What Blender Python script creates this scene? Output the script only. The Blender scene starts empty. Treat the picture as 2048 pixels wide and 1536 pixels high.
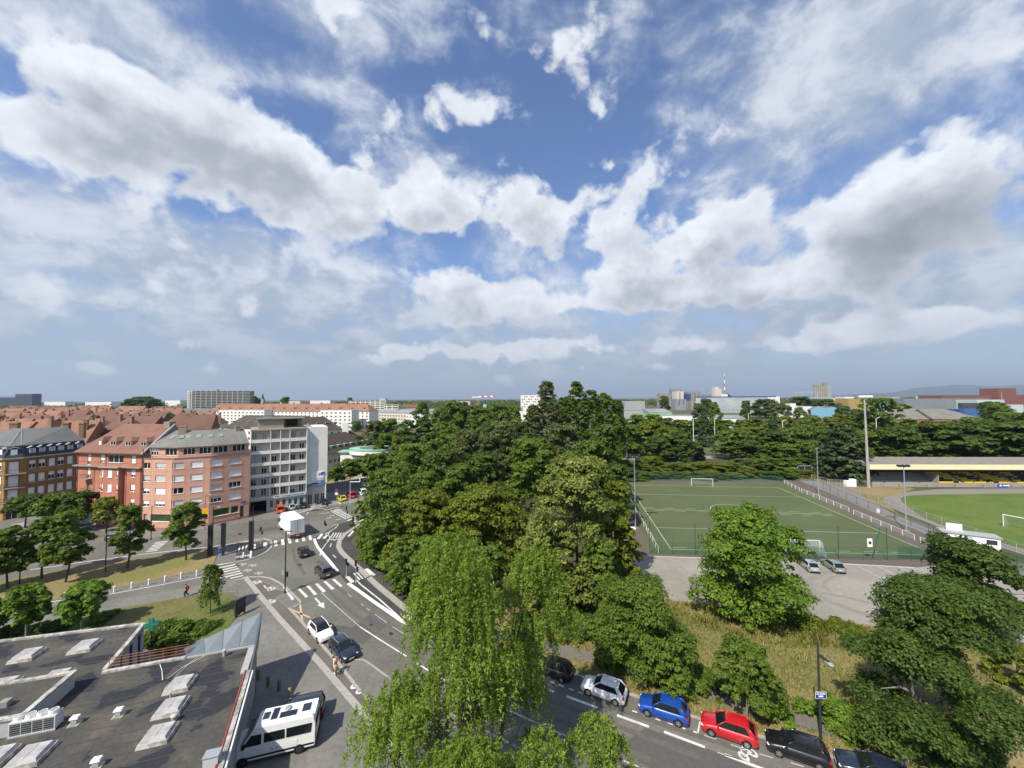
import bpy, bmesh, math, random
import numpy as np
from mathutils import Vector, Matrix
R = math.radians
random.seed(7)
rng = np.random.default_rng(7)
SC = bpy.context.scene
COL = SC.collection
# ------------------------------------------------------------------ camera
F = 769.0; CAMH = 27.5; PITCH = R(2.16); ROLL = 0.006
_fw = Vector((0, math.cos(PITCH), math.sin(PITCH)))
_rt0 = Vector((1, 0, 0)); _up0 = _rt0.cross(_fw)
_rt = (_rt0 * math.cos(ROLL) - _up0 * math.sin(ROLL)).normalized()
_up = _rt.cross(_fw)
cam = bpy.data.cameras.new('camera'); cam_o = bpy.data.objects.new('camera', cam)
cam.sensor_width = 36; cam.lens = 36 * F / 2048; cam.clip_start = 0.3; cam.clip_end = 60000
M3 = Matrix((_rt, _up, -_fw)).transposed().to_4x4()
cam_o.matrix_world = Matrix.Translation((0, 0, CAMH)) @ M3
COL.objects.link(cam_o); SC.camera = cam_o

def ray(px, py):
    return _rt * ((px - 1024) / F) + _up * ((768 - py) / F) + _fw
def P(px, py, z=0.0):                       # pixel of the photo -> point at height z
    d = ray(px, py); t = (z - CAMH) / d.z
    return Vector((d.x * t, d.y * t, z))
def atY(px, py, Y):                         # pixel + distance -> point
    d = ray(px, py); t = Y / d.y
    return Vector((d.x * t, Y, CAMH + d.z * t))
def Xat(px, Y):                             # ground point below pixel column at distance Y
    py = 900
    for _ in range(6):
        p = atY(px, py, Y); py += (p.z) * F / Y
    return Vector((p.x, Y, 0))
def vl(pts, z=0.0): return [(p.x, p.y, z) for p in pts]

# ------------------------------------------------------------------ world, sun, exposure
SUN = Vector((-0.56 * math.cos(R(49)), -0.828 * math.cos(R(49)), math.sin(R(49)))).normalized()
W = bpy.data.worlds.new('World'); SC.world = W; W.use_nodes = True
nt = W.node_tree; nt.nodes.clear()
def N(t, **k):
    n = nt.nodes.new(t)
    for a, b in k.items(): setattr(n, a, b)
    return n
def inp(n, i, v):
    if v is None: return
    if isinstance(v, bpy.types.NodeSocket): nt.links.new(v, n.inputs[i])
    else: n.inputs[i].default_value = v
def MA(op, a, b=None, c=None, clamp=False):
    n = N('ShaderNodeMath', operation=op, use_clamp=clamp); inp(n, 0, a); inp(n, 1, b); inp(n, 2, c); return n.outputs[0]
def VM(op, a, b=None):
    n = N('ShaderNodeVectorMath', operation=op); inp(n, 0, a); inp(n, 1, b)
    return n.outputs['Value'] if op in ('LENGTH', 'DOT_PRODUCT', 'DISTANCE') else n.outputs[0]
def MR(v, a, b, c, d, smooth=True):
    n = N('ShaderNodeMapRange', interpolation_type='SMOOTHSTEP' if smooth else 'LINEAR')
    inp(n, 0, v); inp(n, 1, a); inp(n, 2, b); inp(n, 3, c); inp(n, 4, d); return n.outputs[0]
def COMB(x, y, z):
    n = N('ShaderNodeCombineXYZ'); inp(n, 0, x); inp(n, 1, y); inp(n, 2, z); return n.outputs[0]
def NOI(v, scale, det=6, rough=0.55, dist=0.0):
    n = N('ShaderNodeTexNoise'); inp(n, 'Vector', v); inp(n, 'Scale', scale); inp(n, 'Detail', det)
    inp(n, 'Roughness', rough); inp(n, 'Distortion', dist); return n.outputs[0]
def MIX(f, a, b):
    n = N('ShaderNodeMix', data_type='RGBA'); inp(n, 0, f); inp(n, 6, a); inp(n, 7, b); return n.outputs[2]
tc = N('ShaderNodeTexCoord')
dirv = VM('NORMALIZE', tc.outputs['Generated'])
sx = N('ShaderNodeSeparateXYZ'); inp(sx, 0, dirv)
dx, dy, dz = sx.outputs
az = MA('ARCTAN2', dx, dy); el = MA('ARCSINE', dz)
ae = COMB(az, el, 0.0)
def azel(px, py):
    d = ray(px, py).normalized(); return math.atan2(d.x, d.y), math.asin(d.z)
def blob(vec, px, py, rx, ry, w, tilt=0.0):
    # one cloud mass: place and size on the sky dome in azimuth / elevation
    a0, e0 = azel(px, py); a1, _ = azel(px + rx, py); _, e1 = azel(px, py - ry)
    v = VM('SUBTRACT', vec, (a0, e0, 0))
    if tilt:
        n = N('ShaderNodeVectorRotate', rotation_type='Z_AXIS'); inp(n, 0, v); n.inputs['Angle'].default_value = tilt; v = n.outputs[0]
    v = VM('MULTIPLY', v, (1 / max(abs(a1 - a0), 1e-3), 1 / max(abs(e1 - e0), 1e-3), 0))
    return MR(VM('LENGTH', v), 0.15, 1.65, w, 0.0)
def total(vals):
    s = vals[0]
    for v in vals[1:]: s = MA('ADD', s, v)
    return s
CUM = [(600, 350, 250, 100, .36), (755, 255, 55, 75, .34), (880, 430, 85, 62, .38), (270, 195, 170, 65, .34), (100, 300, 190, 110, .24), (480, 300, 120, 60, .25),
       (1062, 415, 70, 75, .24), (1160, 440, 80, 50, .18), (1380, 500, 260, 70, .42, -.30), (1800, 420, 300, 110, .42, -.18), (1640, 270, 120, 60, .28), (1000, 612, 140, 44, .38),
       (870, 560, 90, 46, .34), (1330, 600, 210, 32, .36), (1760, 665, 300, 34, .38, -.08), (860, 710, 190, 24, .27), (1340, 310, 110, 60, .26, -.5), (1480, 250, 90, 50, .22, -.5),
       (960, 205, 95, 60, .20), (1065, 228, 80, 40, .17), (1125, 95, 100, 55, .18), (430, 150, 90, 50, .26), (120, 100, 170, 90, .26), (1150, 690, 230, 22, .23), (680, 40, 110, 60, .24), (980, 50, 80, 80, .16),
       (450, 690, 90, 24, .21), (620, 715, 80, 16, .16), (1380, 695, 200, 20, .19), (1280, 735, 180, 12, .16), (1540, 560, 240, 40, .28), (700, 560, 140, 50, .17), (250, 590, 320, 50, .12), (1180, 150, 40, 60, .14), (905, 330, 60, 40, .15), (1200, 230, 30, 40, .17)]
HOLES = [(1130, 290, 150, 170, .20), (860, 140, 120, 70, .15), (570, 215, 90, 50, .18), (330, 375, 130, 40, .17), (220, 132, 130, 28, .15), (900, 545, 100, 40, .12), (1620, 310, 60, 40, .10), (1220, 420, 80, 60, .10), (480, 420, 120, 30, .10), (200, 560, 260, 30, .12)]
def cumulus(vec, dv):
    # dv: dome vector for the noise, stretched so clouds are wider than tall
    b = total([blob(vec, *c) for c in CUM])
    n1 = NOI(dv, 5.0, 9, .55, .15); n2 = NOI(dv, 15.0, 4, .5, .2)
    d = MA('ADD', MA('MULTIPLY', n1, 1.40), MA('MULTIPLY', n2, .60))
    return MA('ADD', MA('SUBTRACT', d, 1.145), MA('MULTIPLY', MA('MINIMUM', b, .46), 1.05))
def lift(elv, a, b):        # more stretch near the horizon, less overhead
    return MA('ADD', MA('MULTIPLY', elv, a), MA('MULTIPLY', MA('SUBTRACT', 1.0, MA('EXPONENT', MA('MULTIPLY', elv, -8.0))), b))
def stretch(elv):
    return COMB(dx, dy, lift(elv, 1.0, .10))
D0 = cumulus(ae, stretch(el))
up = 0.05
D1 = cumulus(COMB(MA('ADD', az, -.035), MA('ADD', el, up), 0.0), VM('ADD', stretch(MA('ADD', el, up)), (-.03, 0, 0)))
cmask = MR(D0, .0, .16, 0, 1)
# thin high layer: noise on a flat sheet far above, so it shrinks towards the horizon
den = MA('ADD', MA('MAXIMUM', dz, 0.0), .26)
sheet = COMB(MA('DIVIDE', dx, den), MA('DIVIDE', dy, den), 0.0)
n3 = N('ShaderNodeMapping'); inp(n3, 0, sheet); n3.inputs['Rotation'].default_value = (0, 0, R(28)); n3.inputs['Scale'].default_value = (1.0, .8, 1)
h1 = MA('ADD', MA('MULTIPLY', NOI(n3.outputs[0], 2.6, 6, .5, .3), .35), MA('MULTIPLY', NOI(COMB(dx, dy, lift(el, 1.0, .20)), 3.2, 6, .55, .4), .65)); h2 = NOI(COMB(dx, dy, lift(el, 1.1, .28)), 9.0, 7, .60, .25)
hb = total([blob(ae, *c) for c in [(1720, 110, 380, 200, .26, -.4), (180, 60, 320, 110, .16), (200, 470, 440, 130, .17), (600, 570, 320, 60, .15), (700, 50, 160, 60, .16), (1700, 560, 440, 90, .20), (1024, 690, 1300, 90, .15)]])
ho = total([blob(ae, *c) for c in HOLES])
hd = MA('SUBTRACT', MA('ADD', MA('ADD', MA('MULTIPLY', h1, .45), MA('MULTIPLY', h2, .62)), hb), ho)
hmask = MR(hd, .42, .74, 0, .95)
hz = MR(el, -.02, .32, .74, 0.0)          # milky air above the horizon
sky = N('ShaderNodeTexSky', sky_type='NISHITA'); sky.sun_disc = False
sky.sun_elevation = math.asin(SUN.z); sky.sun_rotation = math.atan2(SUN.x, SUN.y)
sky.air_density = 1.0; sky.dust_density = 0.6; sky.ozone_density = 2.2
SKYS = 0.125
skyc = VM('MULTIPLY', sky.outputs[0], (SKYS * .80, SKYS * .88, SKYS * 1.05))
hicol = MIX(MR(h2, .40, .66, 0, 1), (.34, .40, .50, 1), (.58, .62, .69, 1))
c1 = MIX(hmask, skyc, hicol)
thick = MA('MULTIPLY', MR(D1, -.06, .50, 0, 1), MR(D0, .05, .40, .55, 1))
fine = NOI(stretch(el), 15, 5, .55, .2)
ccol = MIX(thick, (.74, .775, .83, 1), (.34, .37, .42, 1))
ccol = MIX(MR(fine, .34, .66, 0, .28), ccol, (.32, .355, .41, 1))
dk = blob(ae, 1850, 450, 260, 70, .55, -.15)   # the heavy grey base on the right
ccol = MIX(dk, ccol, (.17, .20, .24, 1))
c2 = MIX(cmask, c1, ccol)
c3 = MIX(MA('MULTIPLY', hz, MR(cmask, 0, 1, 1, .42)), c2, (.26, .32, .385, 1))
bg = N('ShaderNodeBackground'); inp(bg, 0, c3); inp(bg, 1, 1.0)
wo = N('ShaderNodeOutputWorld'); nt.links.new(bg.outputs[0], wo.inputs[0])
W.cycles.sampling_method = 'MANUAL'; W.cycles.sample_map_resolution = 512

sun = bpy.data.lights.new('sun', 'SUN'); sun.energy = 5.0; sun.angle = R(0.55); sun.color = (1, .93, .80)
sun_o = bpy.data.objects.new('sun', sun); COL.objects.link(sun_o)
sun_o.rotation_euler = SUN.to_track_quat('Z', 'Y').to_euler(); sun_o.location = (-60, -80, 120)
vs = SC.view_settings; vs.view_transform = 'Standard'; vs.look = 'None'; vs.gamma = 1; vs.use_curve_mapping = False
vs.exposure = 0.36
SC.cycles.use_denoising = True
SC.cycles.max_bounces = 6; SC.cycles.diffuse_bounces = 3; SC.cycles.transparent_max_bounces = 12
# ------------------------------------------------------------------ materials
MATS = {}
def _new(name):
    m = bpy.data.materials.new(name); m.use_nodes = True; t = m.node_tree; t.nodes.clear(); return m, t
def mat(name, col, rough=.8, var=.18, scale=3.0, metal=0.0, bump=0.0, col2=None, spec=.3, big=None, coat=0.0, world=False, det=5, emit=None):
    """base colour with two scales of noise; col2 = colour mixed in by the large noise"""
    if name in MATS: return MATS[name]
    m, t = _new(name); nd, ln = t.nodes, t.links
    out = nd.new('ShaderNodeOutputMaterial'); b = nd.new('ShaderNodeBsdfPrincipled'); ln.new(b.outputs[0], out.inputs[0])
    b.inputs['Roughness'].default_value = rough; b.inputs['Metallic'].default_value = metal
    b.inputs['Specular IOR Level'].default_value = spec; b.inputs['Coat Weight'].default_value = coat
    b.inputs['Coat Roughness'].default_value = .06
    if world: v = nd.new('ShaderNodeNewGeometry').outputs['Position']
    else: v = nd.new('ShaderNodeTexCoord').outputs['Object']
    c = tuple(col) + (1,)
    n1 = nd.new('ShaderNodeTexNoise'); ln.new(v, n1.inputs['Vector']); n1.inputs['Scale'].default_value = scale; n1.inputs['Detail'].default_value = det
    n1.inputs['Roughness'].default_value = .65
    base = None
    if col2 is not None:
        n2 = nd.new('ShaderNodeTexNoise'); ln.new(v, n2.inputs['Vector']); n2.inputs['Scale'].default_value = big or scale * .12; n2.inputs['Detail'].default_value = 6
        n2.inputs['Roughness'].default_value = .6
        mr = nd.new('ShaderNodeMapRange'); mr.interpolation_type = 'SMOOTHSTEP'; ln.new(n2.outputs[0], mr.inputs[0]); mr.inputs[1].default_value = .4; mr.inputs[2].default_value = .62
        mx = nd.new('ShaderNodeMix'); mx.data_type = 'RGBA'; ln.new(mr.outputs[0], mx.inputs[0]); mx.inputs[6].default_value = c; mx.inputs[7].default_value = tuple(col2) + (1,)
        base = mx.outputs[2]
    hv = nd.new('ShaderNodeHueSaturation'); hv.inputs['Color'].default_value = c
    if base is not None: ln.new(base, hv.inputs['Color'])
    mp = nd.new('ShaderNodeMapRange'); ln.new(n1.outputs[0], mp.inputs[0]); mp.inputs[1].default_value = .25; mp.inputs[2].default_value = .75
    mp.inputs[3].default_value = 1 - var; mp.inputs[4].default_value = 1 + var; ln.new(mp.outputs[0], hv.inputs['Value'])
    ln.new(hv.outputs[0], b.inputs['Base Color'])
    if bump:
        bp = nd.new('ShaderNodeBump'); bp.inputs['Strength'].default_value = bump; bp.inputs['Distance'].default_value = .05
        ln.new(n1.outputs[0], bp.inputs['Height']); ln.new(bp.outputs[0], b.inputs['Normal'])
    MATS[name] = m; return m
def glass(name='glass_dark', col=(.012, .016, .02), rough=.04):
    if name in MATS: return MATS[name]
    m, t = _new(name); nd, ln = t.nodes, t.links
    out = nd.new('ShaderNodeOutputMaterial'); b = nd.new('ShaderNodeBsdfPrincipled'); ln.new(b.outputs[0], out.inputs[0])
    b.inputs['Base Color'].default_value = col + (1,); b.inputs['Roughness'].default_value = rough; b.inputs['Specular IOR Level'].default_value = .6
    MATS[name] = m; return m
def leafmat(name, c1, c2, c3=None, trans=.42, rough=.55):
    """leaves: colour differs from leaf to leaf, part of the light passes through"""
    if name in MATS: return MATS[name]
    m, t = _new(name); nd, ln = t.nodes, t.links
    out = nd.new('ShaderNodeOutputMaterial'); g = nd.new('ShaderNodeNewGeometry')
    at = nd.new('ShaderNodeAttribute'); at.attribute_name = 'tone'
    mxv = nd.new('ShaderNodeMath'); mxv.operation = 'MULTIPLY_ADD'; ln.new(g.outputs['Random Per Island'], mxv.inputs[0]); mxv.inputs[1].default_value = .55
    md = nd.new('ShaderNodeMath'); md.operation = 'MULTIPLY'; ln.new(at.outputs['Fac'], md.inputs[0]); md.inputs[1].default_value = .45; ln.new(md.outputs[0], mxv.inputs[2])
    r = nd.new('ShaderNodeValToRGB'); ln.new(mxv.outputs[0], r.inputs[0])
    r.color_ramp.elements[0].color = tuple(c1) + (1,); r.color_ramp.elements[1].color = tuple(c2) + (1,)
    r.color_ramp.elements[0].position = .15; r.color_ramp.elements[1].position = .8
    if c3: e = r.color_ramp.elements.new(.96); e.color = tuple(c3) + (1,)
    b = nd.new('ShaderNodeBsdfPrincipled'); ln.new(r.outputs[0], b.inputs['Base Color']); b.inputs['Roughness'].default_value = rough; b.inputs['Specular IOR Level'].default_value = .25
    tr = nd.new('ShaderNodeBsdfTranslucent'); hv = nd.new('ShaderNodeHueSaturation'); ln.new(r.outputs[0], hv.inputs['Color']); hv.inputs['Value'].default_value = 1.25; hv.inputs['Saturation'].default_value = 1.05
    ln.new(hv.outputs[0], tr.inputs[0])
    ms = nd.new('ShaderNodeMixShader'); ms.inputs[0].default_value = trans; ln.new(b.outputs[0], ms.inputs[1]); ln.new(tr.outputs[0], ms.inputs[2])
    ln.new(ms.outputs[0], out.inputs[0]); MATS[name] = m; return m

# ------------------------------------------------------------------ mesh building
class MB:
    def __init__(s, m=None): s.v = []; s.f = []; s.mi = []; s.m = m
    def pts(s, ps):
        i = len(s.v)
        for p in ps:
            p = Vector(p)
            if s.m is not None: p = s.m @ p
            s.v.append((p.x, p.y, p.z))
        return i
    def face(s, ps, mi=0):
        i = s.pts(ps); s.f.append(tuple(range(i, i + len(ps)))); s.mi.append(mi); return s
    def box(s, x0, x1, y0, y1, z0, z1, mi=0, top=None):
        a = top or 0
        i = s.pts([(x0, y0, z0), (x1, y0, z0), (x1, y1, z0), (x0, y1, z0), (x0 + a, y0 + a, z1), (x1 - a, y0 + a, z1), (x1 - a, y1 - a, z1), (x0 + a, y1 - a, z1)])
        for q in ((0, 3, 2, 1), (4, 5, 6, 7), (0, 1, 5, 4), (1, 2, 6, 5), (2, 3, 7, 6), (3, 0, 4, 7)):
            s.f.append(tuple(i + k for k in q)); s.mi.append(mi)
        return s
    def prism(s, poly, z0, z1, mi=0, mside=None, bottom=False):
        n = len(poly); ar = sum(poly[k][0] * poly[(k + 1) % n][1] - poly[(k + 1) % n][0] * poly[k][1] for k in range(n))
        if ar < 0: poly = list(poly)[::-1]
        i = s.pts([(p[0], p[1], z0) for p in poly] + [(p[0], p[1], z1) for p in poly])
        s.f.append(tuple(i + n + k for k in range(n))); s.mi.append(mi)
        if bottom: s.f.append(tuple(i + n - 1 - k for k in range(n))); s.mi.append(mi)
        for k in range(n):
            j = (k + 1) % n; s.f.append((i + k, i + j, i + n + j, i + n + k)); s.mi.append(mi if mside is None else mside)
        return s
    def tube(s, a, b, r0, r1=None, n=8, mi=0, cap=True):
        a, b = Vector(a), Vector(b); r1 = r0 if r1 is None else r1
        d = (b - a).normalized(); t = Vector((0, 0, 1)) if abs(d.z) < .9 else Vector((1, 0, 0))
        u = d.cross(t).normalized(); w = d.cross(u)
        ring = [(math.cos(2 * math.pi * k / n), math.sin(2 * math.pi * k / n)) for k in range(n)]
        i = s.pts([a + (u * c + w * q) * r0 for c, q in ring] + [b + (u * c + w * q) * r1 for c, q in ring])
        for k in range(n):
            j = (k + 1) % n; s.f.append((i + k, i + n + k, i + n + j, i + j)); s.mi.append(mi)
        if cap:
            s.f.append(tuple(i + k for k in range(n))); s.mi.append(mi)
            s.f.append(tuple(i + n + n - 1 - k for k in range(n))); s.mi.append(mi)
        return s
    def path(s, ps, r, n=6, mi=0):
        for a, b in zip(ps[:-1], ps[1:]): s.tube(a, b, r, r, n, mi)
        return s
    def strip(s, line, w, z0, z1, mi=0):
        """a band of width w along a 2-D polyline, as one solid"""
        L, Rr = offset(line, w / 2), offset(line, -w / 2)
        n = len(L)
        i = s.pts([(p[0], p[1], z1) for p in L] + [(p[0], p[1], z1) for p in Rr] + [(p[0], p[1], z0) for p in L] + [(p[0], p[1], z0) for p in Rr])
        for k in range(n - 1):
            for q in ((i + k, i + n + k, i + n + k + 1, i + k + 1), (i + k + 1, i + 2 * n + k + 1, i + 2 * n + k, i + k)[::-1], (i + n + k, i + 3 * n + k, i + 3 * n + k + 1, i + n + k + 1)):
                s.f.append(q); s.mi.append(mi)
        for k in (0, n - 1):
            s.f.append((i + k, i + n + k, i + 3 * n + k, i + 2 * n + k)); s.mi.append(mi)
        return s
    def ball(s, c, rx, ry=None, rz=None, n=10, m=6, mi=0):
        ry = ry or rx; rz = rz or rx; c = Vector(c); rows = []
        for a in range(m + 1):
            th = math.pi * a / m
            rows.append(s.pts([c + Vector((rx * math.sin(th) * math.cos(2 * math.pi * k / n), ry * math.sin(th) * math.sin(2 * math.pi * k / n), rz * math.cos(th))) for k in range(n)]))
        for a in range(m):
            for k in range(n):
                j = (k + 1) % n; s.f.append((rows[a] + k, rows[a + 1] + k, rows[a + 1] + j, rows[a] + j)); s.mi.append(mi)
        return s
    def mesh(s, name, mats, smooth=False):
        me = bpy.data.meshes.new(name); me.from_pydata(s.v, [], s.f)
        mats = mats if isinstance(mats, (list, tuple)) else [mats]
        for m in mats: me.materials.append(m)
        if len(mats) > 1: me.polygons.foreach_set('material_index', s.mi)
        if smooth: me.polygons.foreach_set('use_smooth', [True] * len(me.polygons))
        me.update(); return me
    def build(s, name, mats, parent=None, loc=None, rz=0.0, smooth=False):
        return link(name, s.mesh(name, mats, smooth), parent, loc, rz)
def offset(line, d):
    out = []; n = len(line)
    for k in range(n):
        a = Vector(line[max(k - 1, 0)][:2]); b = Vector(line[min(k + 1, n - 1)][:2]); t = (b - a).normalized()
        out.append((line[k][0] - t.y * d, line[k][1] + t.x * d))
    return out
def link(name, me, parent=None, loc=None, rz=0.0):
    o = bpy.data.objects.new(name, me); COL.objects.link(o)
    if parent is not None: o.parent = parent
    if loc is not None: o.location = loc
    if rz: o.rotation_euler = (0, 0, rz)
    return o
def tag(o, label, cat, group=None):
    o['label'] = label; o['category'] = cat
    if group: o['group'] = group
    return o
def struct(o): o['kind'] = 'structure'; return o
def thing(name, label, cat, loc=(0, 0, 0), rz=0.0, group=None):
    o = link(name, None, None, loc, rz); return tag(o, label, cat, group)
def copy_tree(o, parent=None):
    c = o.copy(); COL.objects.link(c)
    if parent is not None: c.parent = parent
    for ch in list(o.children): copy_tree(ch, c)
    return c
def setmat(o, m):                       # another paint on a copy that shares its mesh
    o.material_slots[0].link = 'OBJECT'; o.material_slots[0].material = m
def PX(seq, z=0.0): return [(P(a, b).x, P(a, b).y) for a, b in seq]
def zm(seq, ox, oy, s): return [(ox + a / s, oy + b / s) for a, b in seq]

ASPH = mat('asphalt', (.125, .119, .104), .92, .20, 2.5, col2=(.158, .150, .133), big=.10, world=True, bump=.15)
ASPHN = mat('asphalt_new', (.052, .05, .05), .9, .18, 4, col2=(.066, .064, .062), big=.2, world=True, bump=.15)
ASPHB = mat('asphalt_brown', (.12, .108, .095), .92, .15, 3, col2=(.14, .126, .11), big=.15, world=True)
PAVE = mat('paving_grey', (.15, .145, .133), .9, .22, 2.2, col2=(.185, .178, .164), big=.14, world=True, bump=.1)
KERB = mat('kerb_stone', (.33, .315, .285), .85, .2, 3, world=True)
CONC = mat('concrete_yard', (.285, .268, .232), .92, .14, 1.6, col2=(.235, .222, .195), big=.09, world=True)
PAINT = mat('road_paint', (.64, .64, .62), .7, .16, 5, world=True, col2=(.50, .50, .48), big=.7)
PAINTO = mat('road_paint_worn', (.42, .41, .39), .8, .28, 6, world=True)
DRYG = mat('dry_grass', (.25, .185, .09), .95, .30, 3.5, col2=(.165, .16, .055), big=.11, world=True, bump=.4)
LAWN = mat('lawn', (.095, .13, .03), .95, .28, 3, col2=(.15, .135, .05), big=.12, world=True, bump=.4)
TURF = mat('artificial_turf', (.078, .098, .042), .95, .10, 1.5, col2=(.092, .112, .05), big=.06, world=True)
FIELD = mat('stadium_grass', (.080, .132, .020), .95, .22, 1.2, col2=(.110, .148, .032), big=.09, world=True)
TRACK = mat('cinder_track', (.21, .19, .175), .95, .1, 1.5, world=True)
APRON = mat('brown_apron', (.115, .095, .078), .95, .12, 2, world=True)
GROUND = mat('ground_mix', (.060, .072, .028), .97, .35, .05, col2=(.10, .10, .05), big=.008, world=True)
WHITEP = mat('white_paint', (.80, .80, .79), .5, .04, 2)
GALV = mat('galvanised', (.36, .39, .41), .5, .08, 3, metal=.3)
DARKM = mat('dark_metal', (.035, .037, .04), .5, .1, 3)
BLACK = mat('black_plastic', (.012, .012, .013), .5, .1, 3)
GREENM = mat('green_coated', (.012, .085, .055), .5, .1, 3)
# ------------------------------------------------------------------ ground, roads, pavements
def sheet(name, px, z, m, parent=None):
    mb = MB(); mb.face([(x, y, z) for x, y in ccw(PX(px))]); o = mb.build(name, m, parent); 
    return o if parent else struct(o)
def ccw(poly):
    n = len(poly); ar = sum(poly[k][0] * poly[(k + 1) % n][1] - poly[(k + 1) % n][0] * poly[k][1] for k in range(n))
    return poly if ar > 0 else poly[::-1]
def slab(name, px, z, m, parent=None, z0=0.0, side=None):
    mb = MB(); mb.prism(PX(px), z0, z, 0, 1); o = mb.build(name, [m, side or KERB], parent)
    return o if parent else struct(o)
def band(name, px, w, z, m, parent=None, z0=0.0):
    o = MB().strip(PX(px), w, z0, z).build(name, m, parent); return o if parent else struct(o)

# one sheet to the horizon, with a few distant swells
mb = MB(); ringsr = [0, 300, 1000, 3000, 8000, 20000, 40000]
mb.face([(-40000, -2000, 0), (40000, -2000, 0), (40000, 45000, 0), (-40000, 45000, 0)])
ground = struct(mb.build('ground', GROUND))

road = sheet('road', [(-700, 1075), (-300, 1030), (0, 1026), (150, 1035), (300, 1052), (500, 1034), (615, 1006), (700, 990), (760, 985), (900, 985), (900, 1010), (760, 1030), (712, 1054), (690, 1100),
    (714, 1134), (757, 1173), (846, 1243), (1065, 1322), (1150, 1351), (1377, 1433), (1511, 1473), (1702, 1528), (2050, 1630), (2050, 2300), (-700, 2300)], .02, ASPH)
ZR = .026
def mark(name, pts, m=PAINT, z=ZR, par=None):
    mb = MB(); mb.face([(x, y, z) for x, y in ccw(PX(pts))]); return mb.build(name, m, par or road)
def line(name, pts, w, m=PAINT, z=ZR, par=None):
    L = offset(PX(pts), w / 2); Q = offset(PX(pts), -w / 2); mb = MB()
    for k in range(len(L) - 1): mb.face([L[k] + (z,), Q[k] + (z,), Q[k + 1] + (z,), L[k + 1] + (z,)])
    return mb.build(name, m, par or road)

# --- dark new asphalt of the cycle track, and the footway beyond the stone band
track_px = [(705, 1040), (672, 1051), (645, 1066), (627, 1078), (632, 1092), (652, 1118), (675, 1145), (695, 1168), (748, 1210), (803, 1247), (850, 1248), (800, 1211), (755, 1174), (714, 1135), (682, 1104), (677, 1092), (686, 1075), (715, 1054)]
cyc = sheet('cycle_track', track_px, .030, ASPHN)
foot = slab('footway', [(730, 1046), (714, 1056), (686, 1077), (679, 1092), (684, 1103), (716, 1135), (757, 1174), (802, 1211), (850, 1248), (905, 1258), (880, 1215), (800, 1172), (760, 1145), (725, 1120), (706, 1095), (700, 1080), (735, 1050)], .12, ASPHN)
band('kerb', [(745, 1040), (730, 1044), (711, 1055), (690, 1069), (679, 1083), (677, 1094), (683, 1105), (698, 1120), (716, 1136), (757, 1174), (802, 1211), (850, 1246), (880, 1260)], .85, .14, KERB)
band('kerb', [(629, 1079), (631, 1086), (636, 1096), (650, 1113), (662, 1127), (675, 1144)], .42, .15, WHITEP)
band('kerb', [(697, 1168), (722, 1186), (748, 1205), (776, 1224), (803, 1243), (818, 1250)], .42, .15, WHITEP)
ZC = .036
line('track_line', [(712, 1160), (722, 1170), (760, 1200), (800, 1236)], .22, z=ZC, par=cyc)
line('track_line', [(640, 1112), (641, 1104), (648, 1093), (657, 1082), (660, 1074), (654, 1069)], .16, z=ZC, par=cyc)
for a in ([(646, 1075), (660, 1064), (673, 1055)], [(663, 1087), (660, 1094)], [(666, 1110), (672, 1116)], [(650, 1068), (668, 1058), (676, 1051), (674, 1048), (664, 1052)]): line('track_line', a, .16, z=ZC, par=cyc)
# --- zebra crossings, each stripe a piece of paint
for q in ([(715, 655), (735, 650), (793, 708), (772, 716)], [(778, 633), (800, 628), (858, 690), (835, 697)], [(840, 615), (862, 610), (922, 668), (898, 677)], [(902, 598), (922, 593), (985, 650), (962, 658)], [(965, 582), (985, 578), (1045, 630), (1025, 638)]):
    mark('zebra_stripe', zm(q, 400, 1000, 3.657), PAINT)
for q in ([(945, 520), (985, 518), (992, 590), (952, 596)], [(1035, 505), (1072, 503), (1085, 573), (1045, 580)], [(1122, 493), (1158, 490), (1172, 555), (1135, 560)], [(1215, 480), (1250, 476), (1262, 538), (1225, 545)], [(1300, 470), (1335, 462), (1350, 525), (1312, 532)], [(1383, 452), (1420, 448), (1437, 512), (1400, 518)]):
    mark('zebra_stripe', zm(q, 400, 1000, 6.4))
for q in [[(1490, 500), (1530, 502), (1585, 435), (1548, 432)], [(1565, 495), (1605, 497), (1655, 430), (1620, 428)]] + [[(1660 + 36 * k, 488), (1675 + 36 * k, 490), (1722 + 32 * k, 422), (1707 + 32 * k, 421)] for k in range(5)]:
    mark('zebra_stripe', zm(q, 400, 1000, 6.4), z=ZC, par=cyc)
mark('zebra_stripe', zm([(1885, 472), (1915, 474), (1975, 405), (1950, 403)], 400, 1000, 6.4), z=.126, par=foot)
for q in ([(285, 650), (330, 640), (395, 705), (355, 720)], [(375, 608), (395, 603), (460, 680), (445, 688)], [(412, 600), (430, 597), (495, 668), (480, 675)], [(447, 592), (462, 588), (528, 660), (515, 665)]):
    mark('zebra_stripe', zm(q, 640, 1040, 5.69), z=ZC, par=cyc)
mark('zebra_stripe', zm([(500, 570), (545, 557), (635, 632), (590, 650)], 640, 1040, 5.69), z=.126, par=foot)
for q in ([(185, 880), (450, 820), (455, 832), (190, 893)], [(195, 910), (470, 847), (475, 858), (200, 923)], [(212, 938), (492, 872), (495, 884), (218, 952)], [(230, 970), (512, 903), (517, 915), (235, 982)], [(240, 1000), (532, 930), (537, 942), (245, 1013)], [(385, 1000), (552, 962), (556, 972), (390, 1010)], [(220, 825), (445, 785), (448, 797), (225, 838)]):
    mark('zebra_stripe', zm(q, 400, 1000, 6.4))
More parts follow.
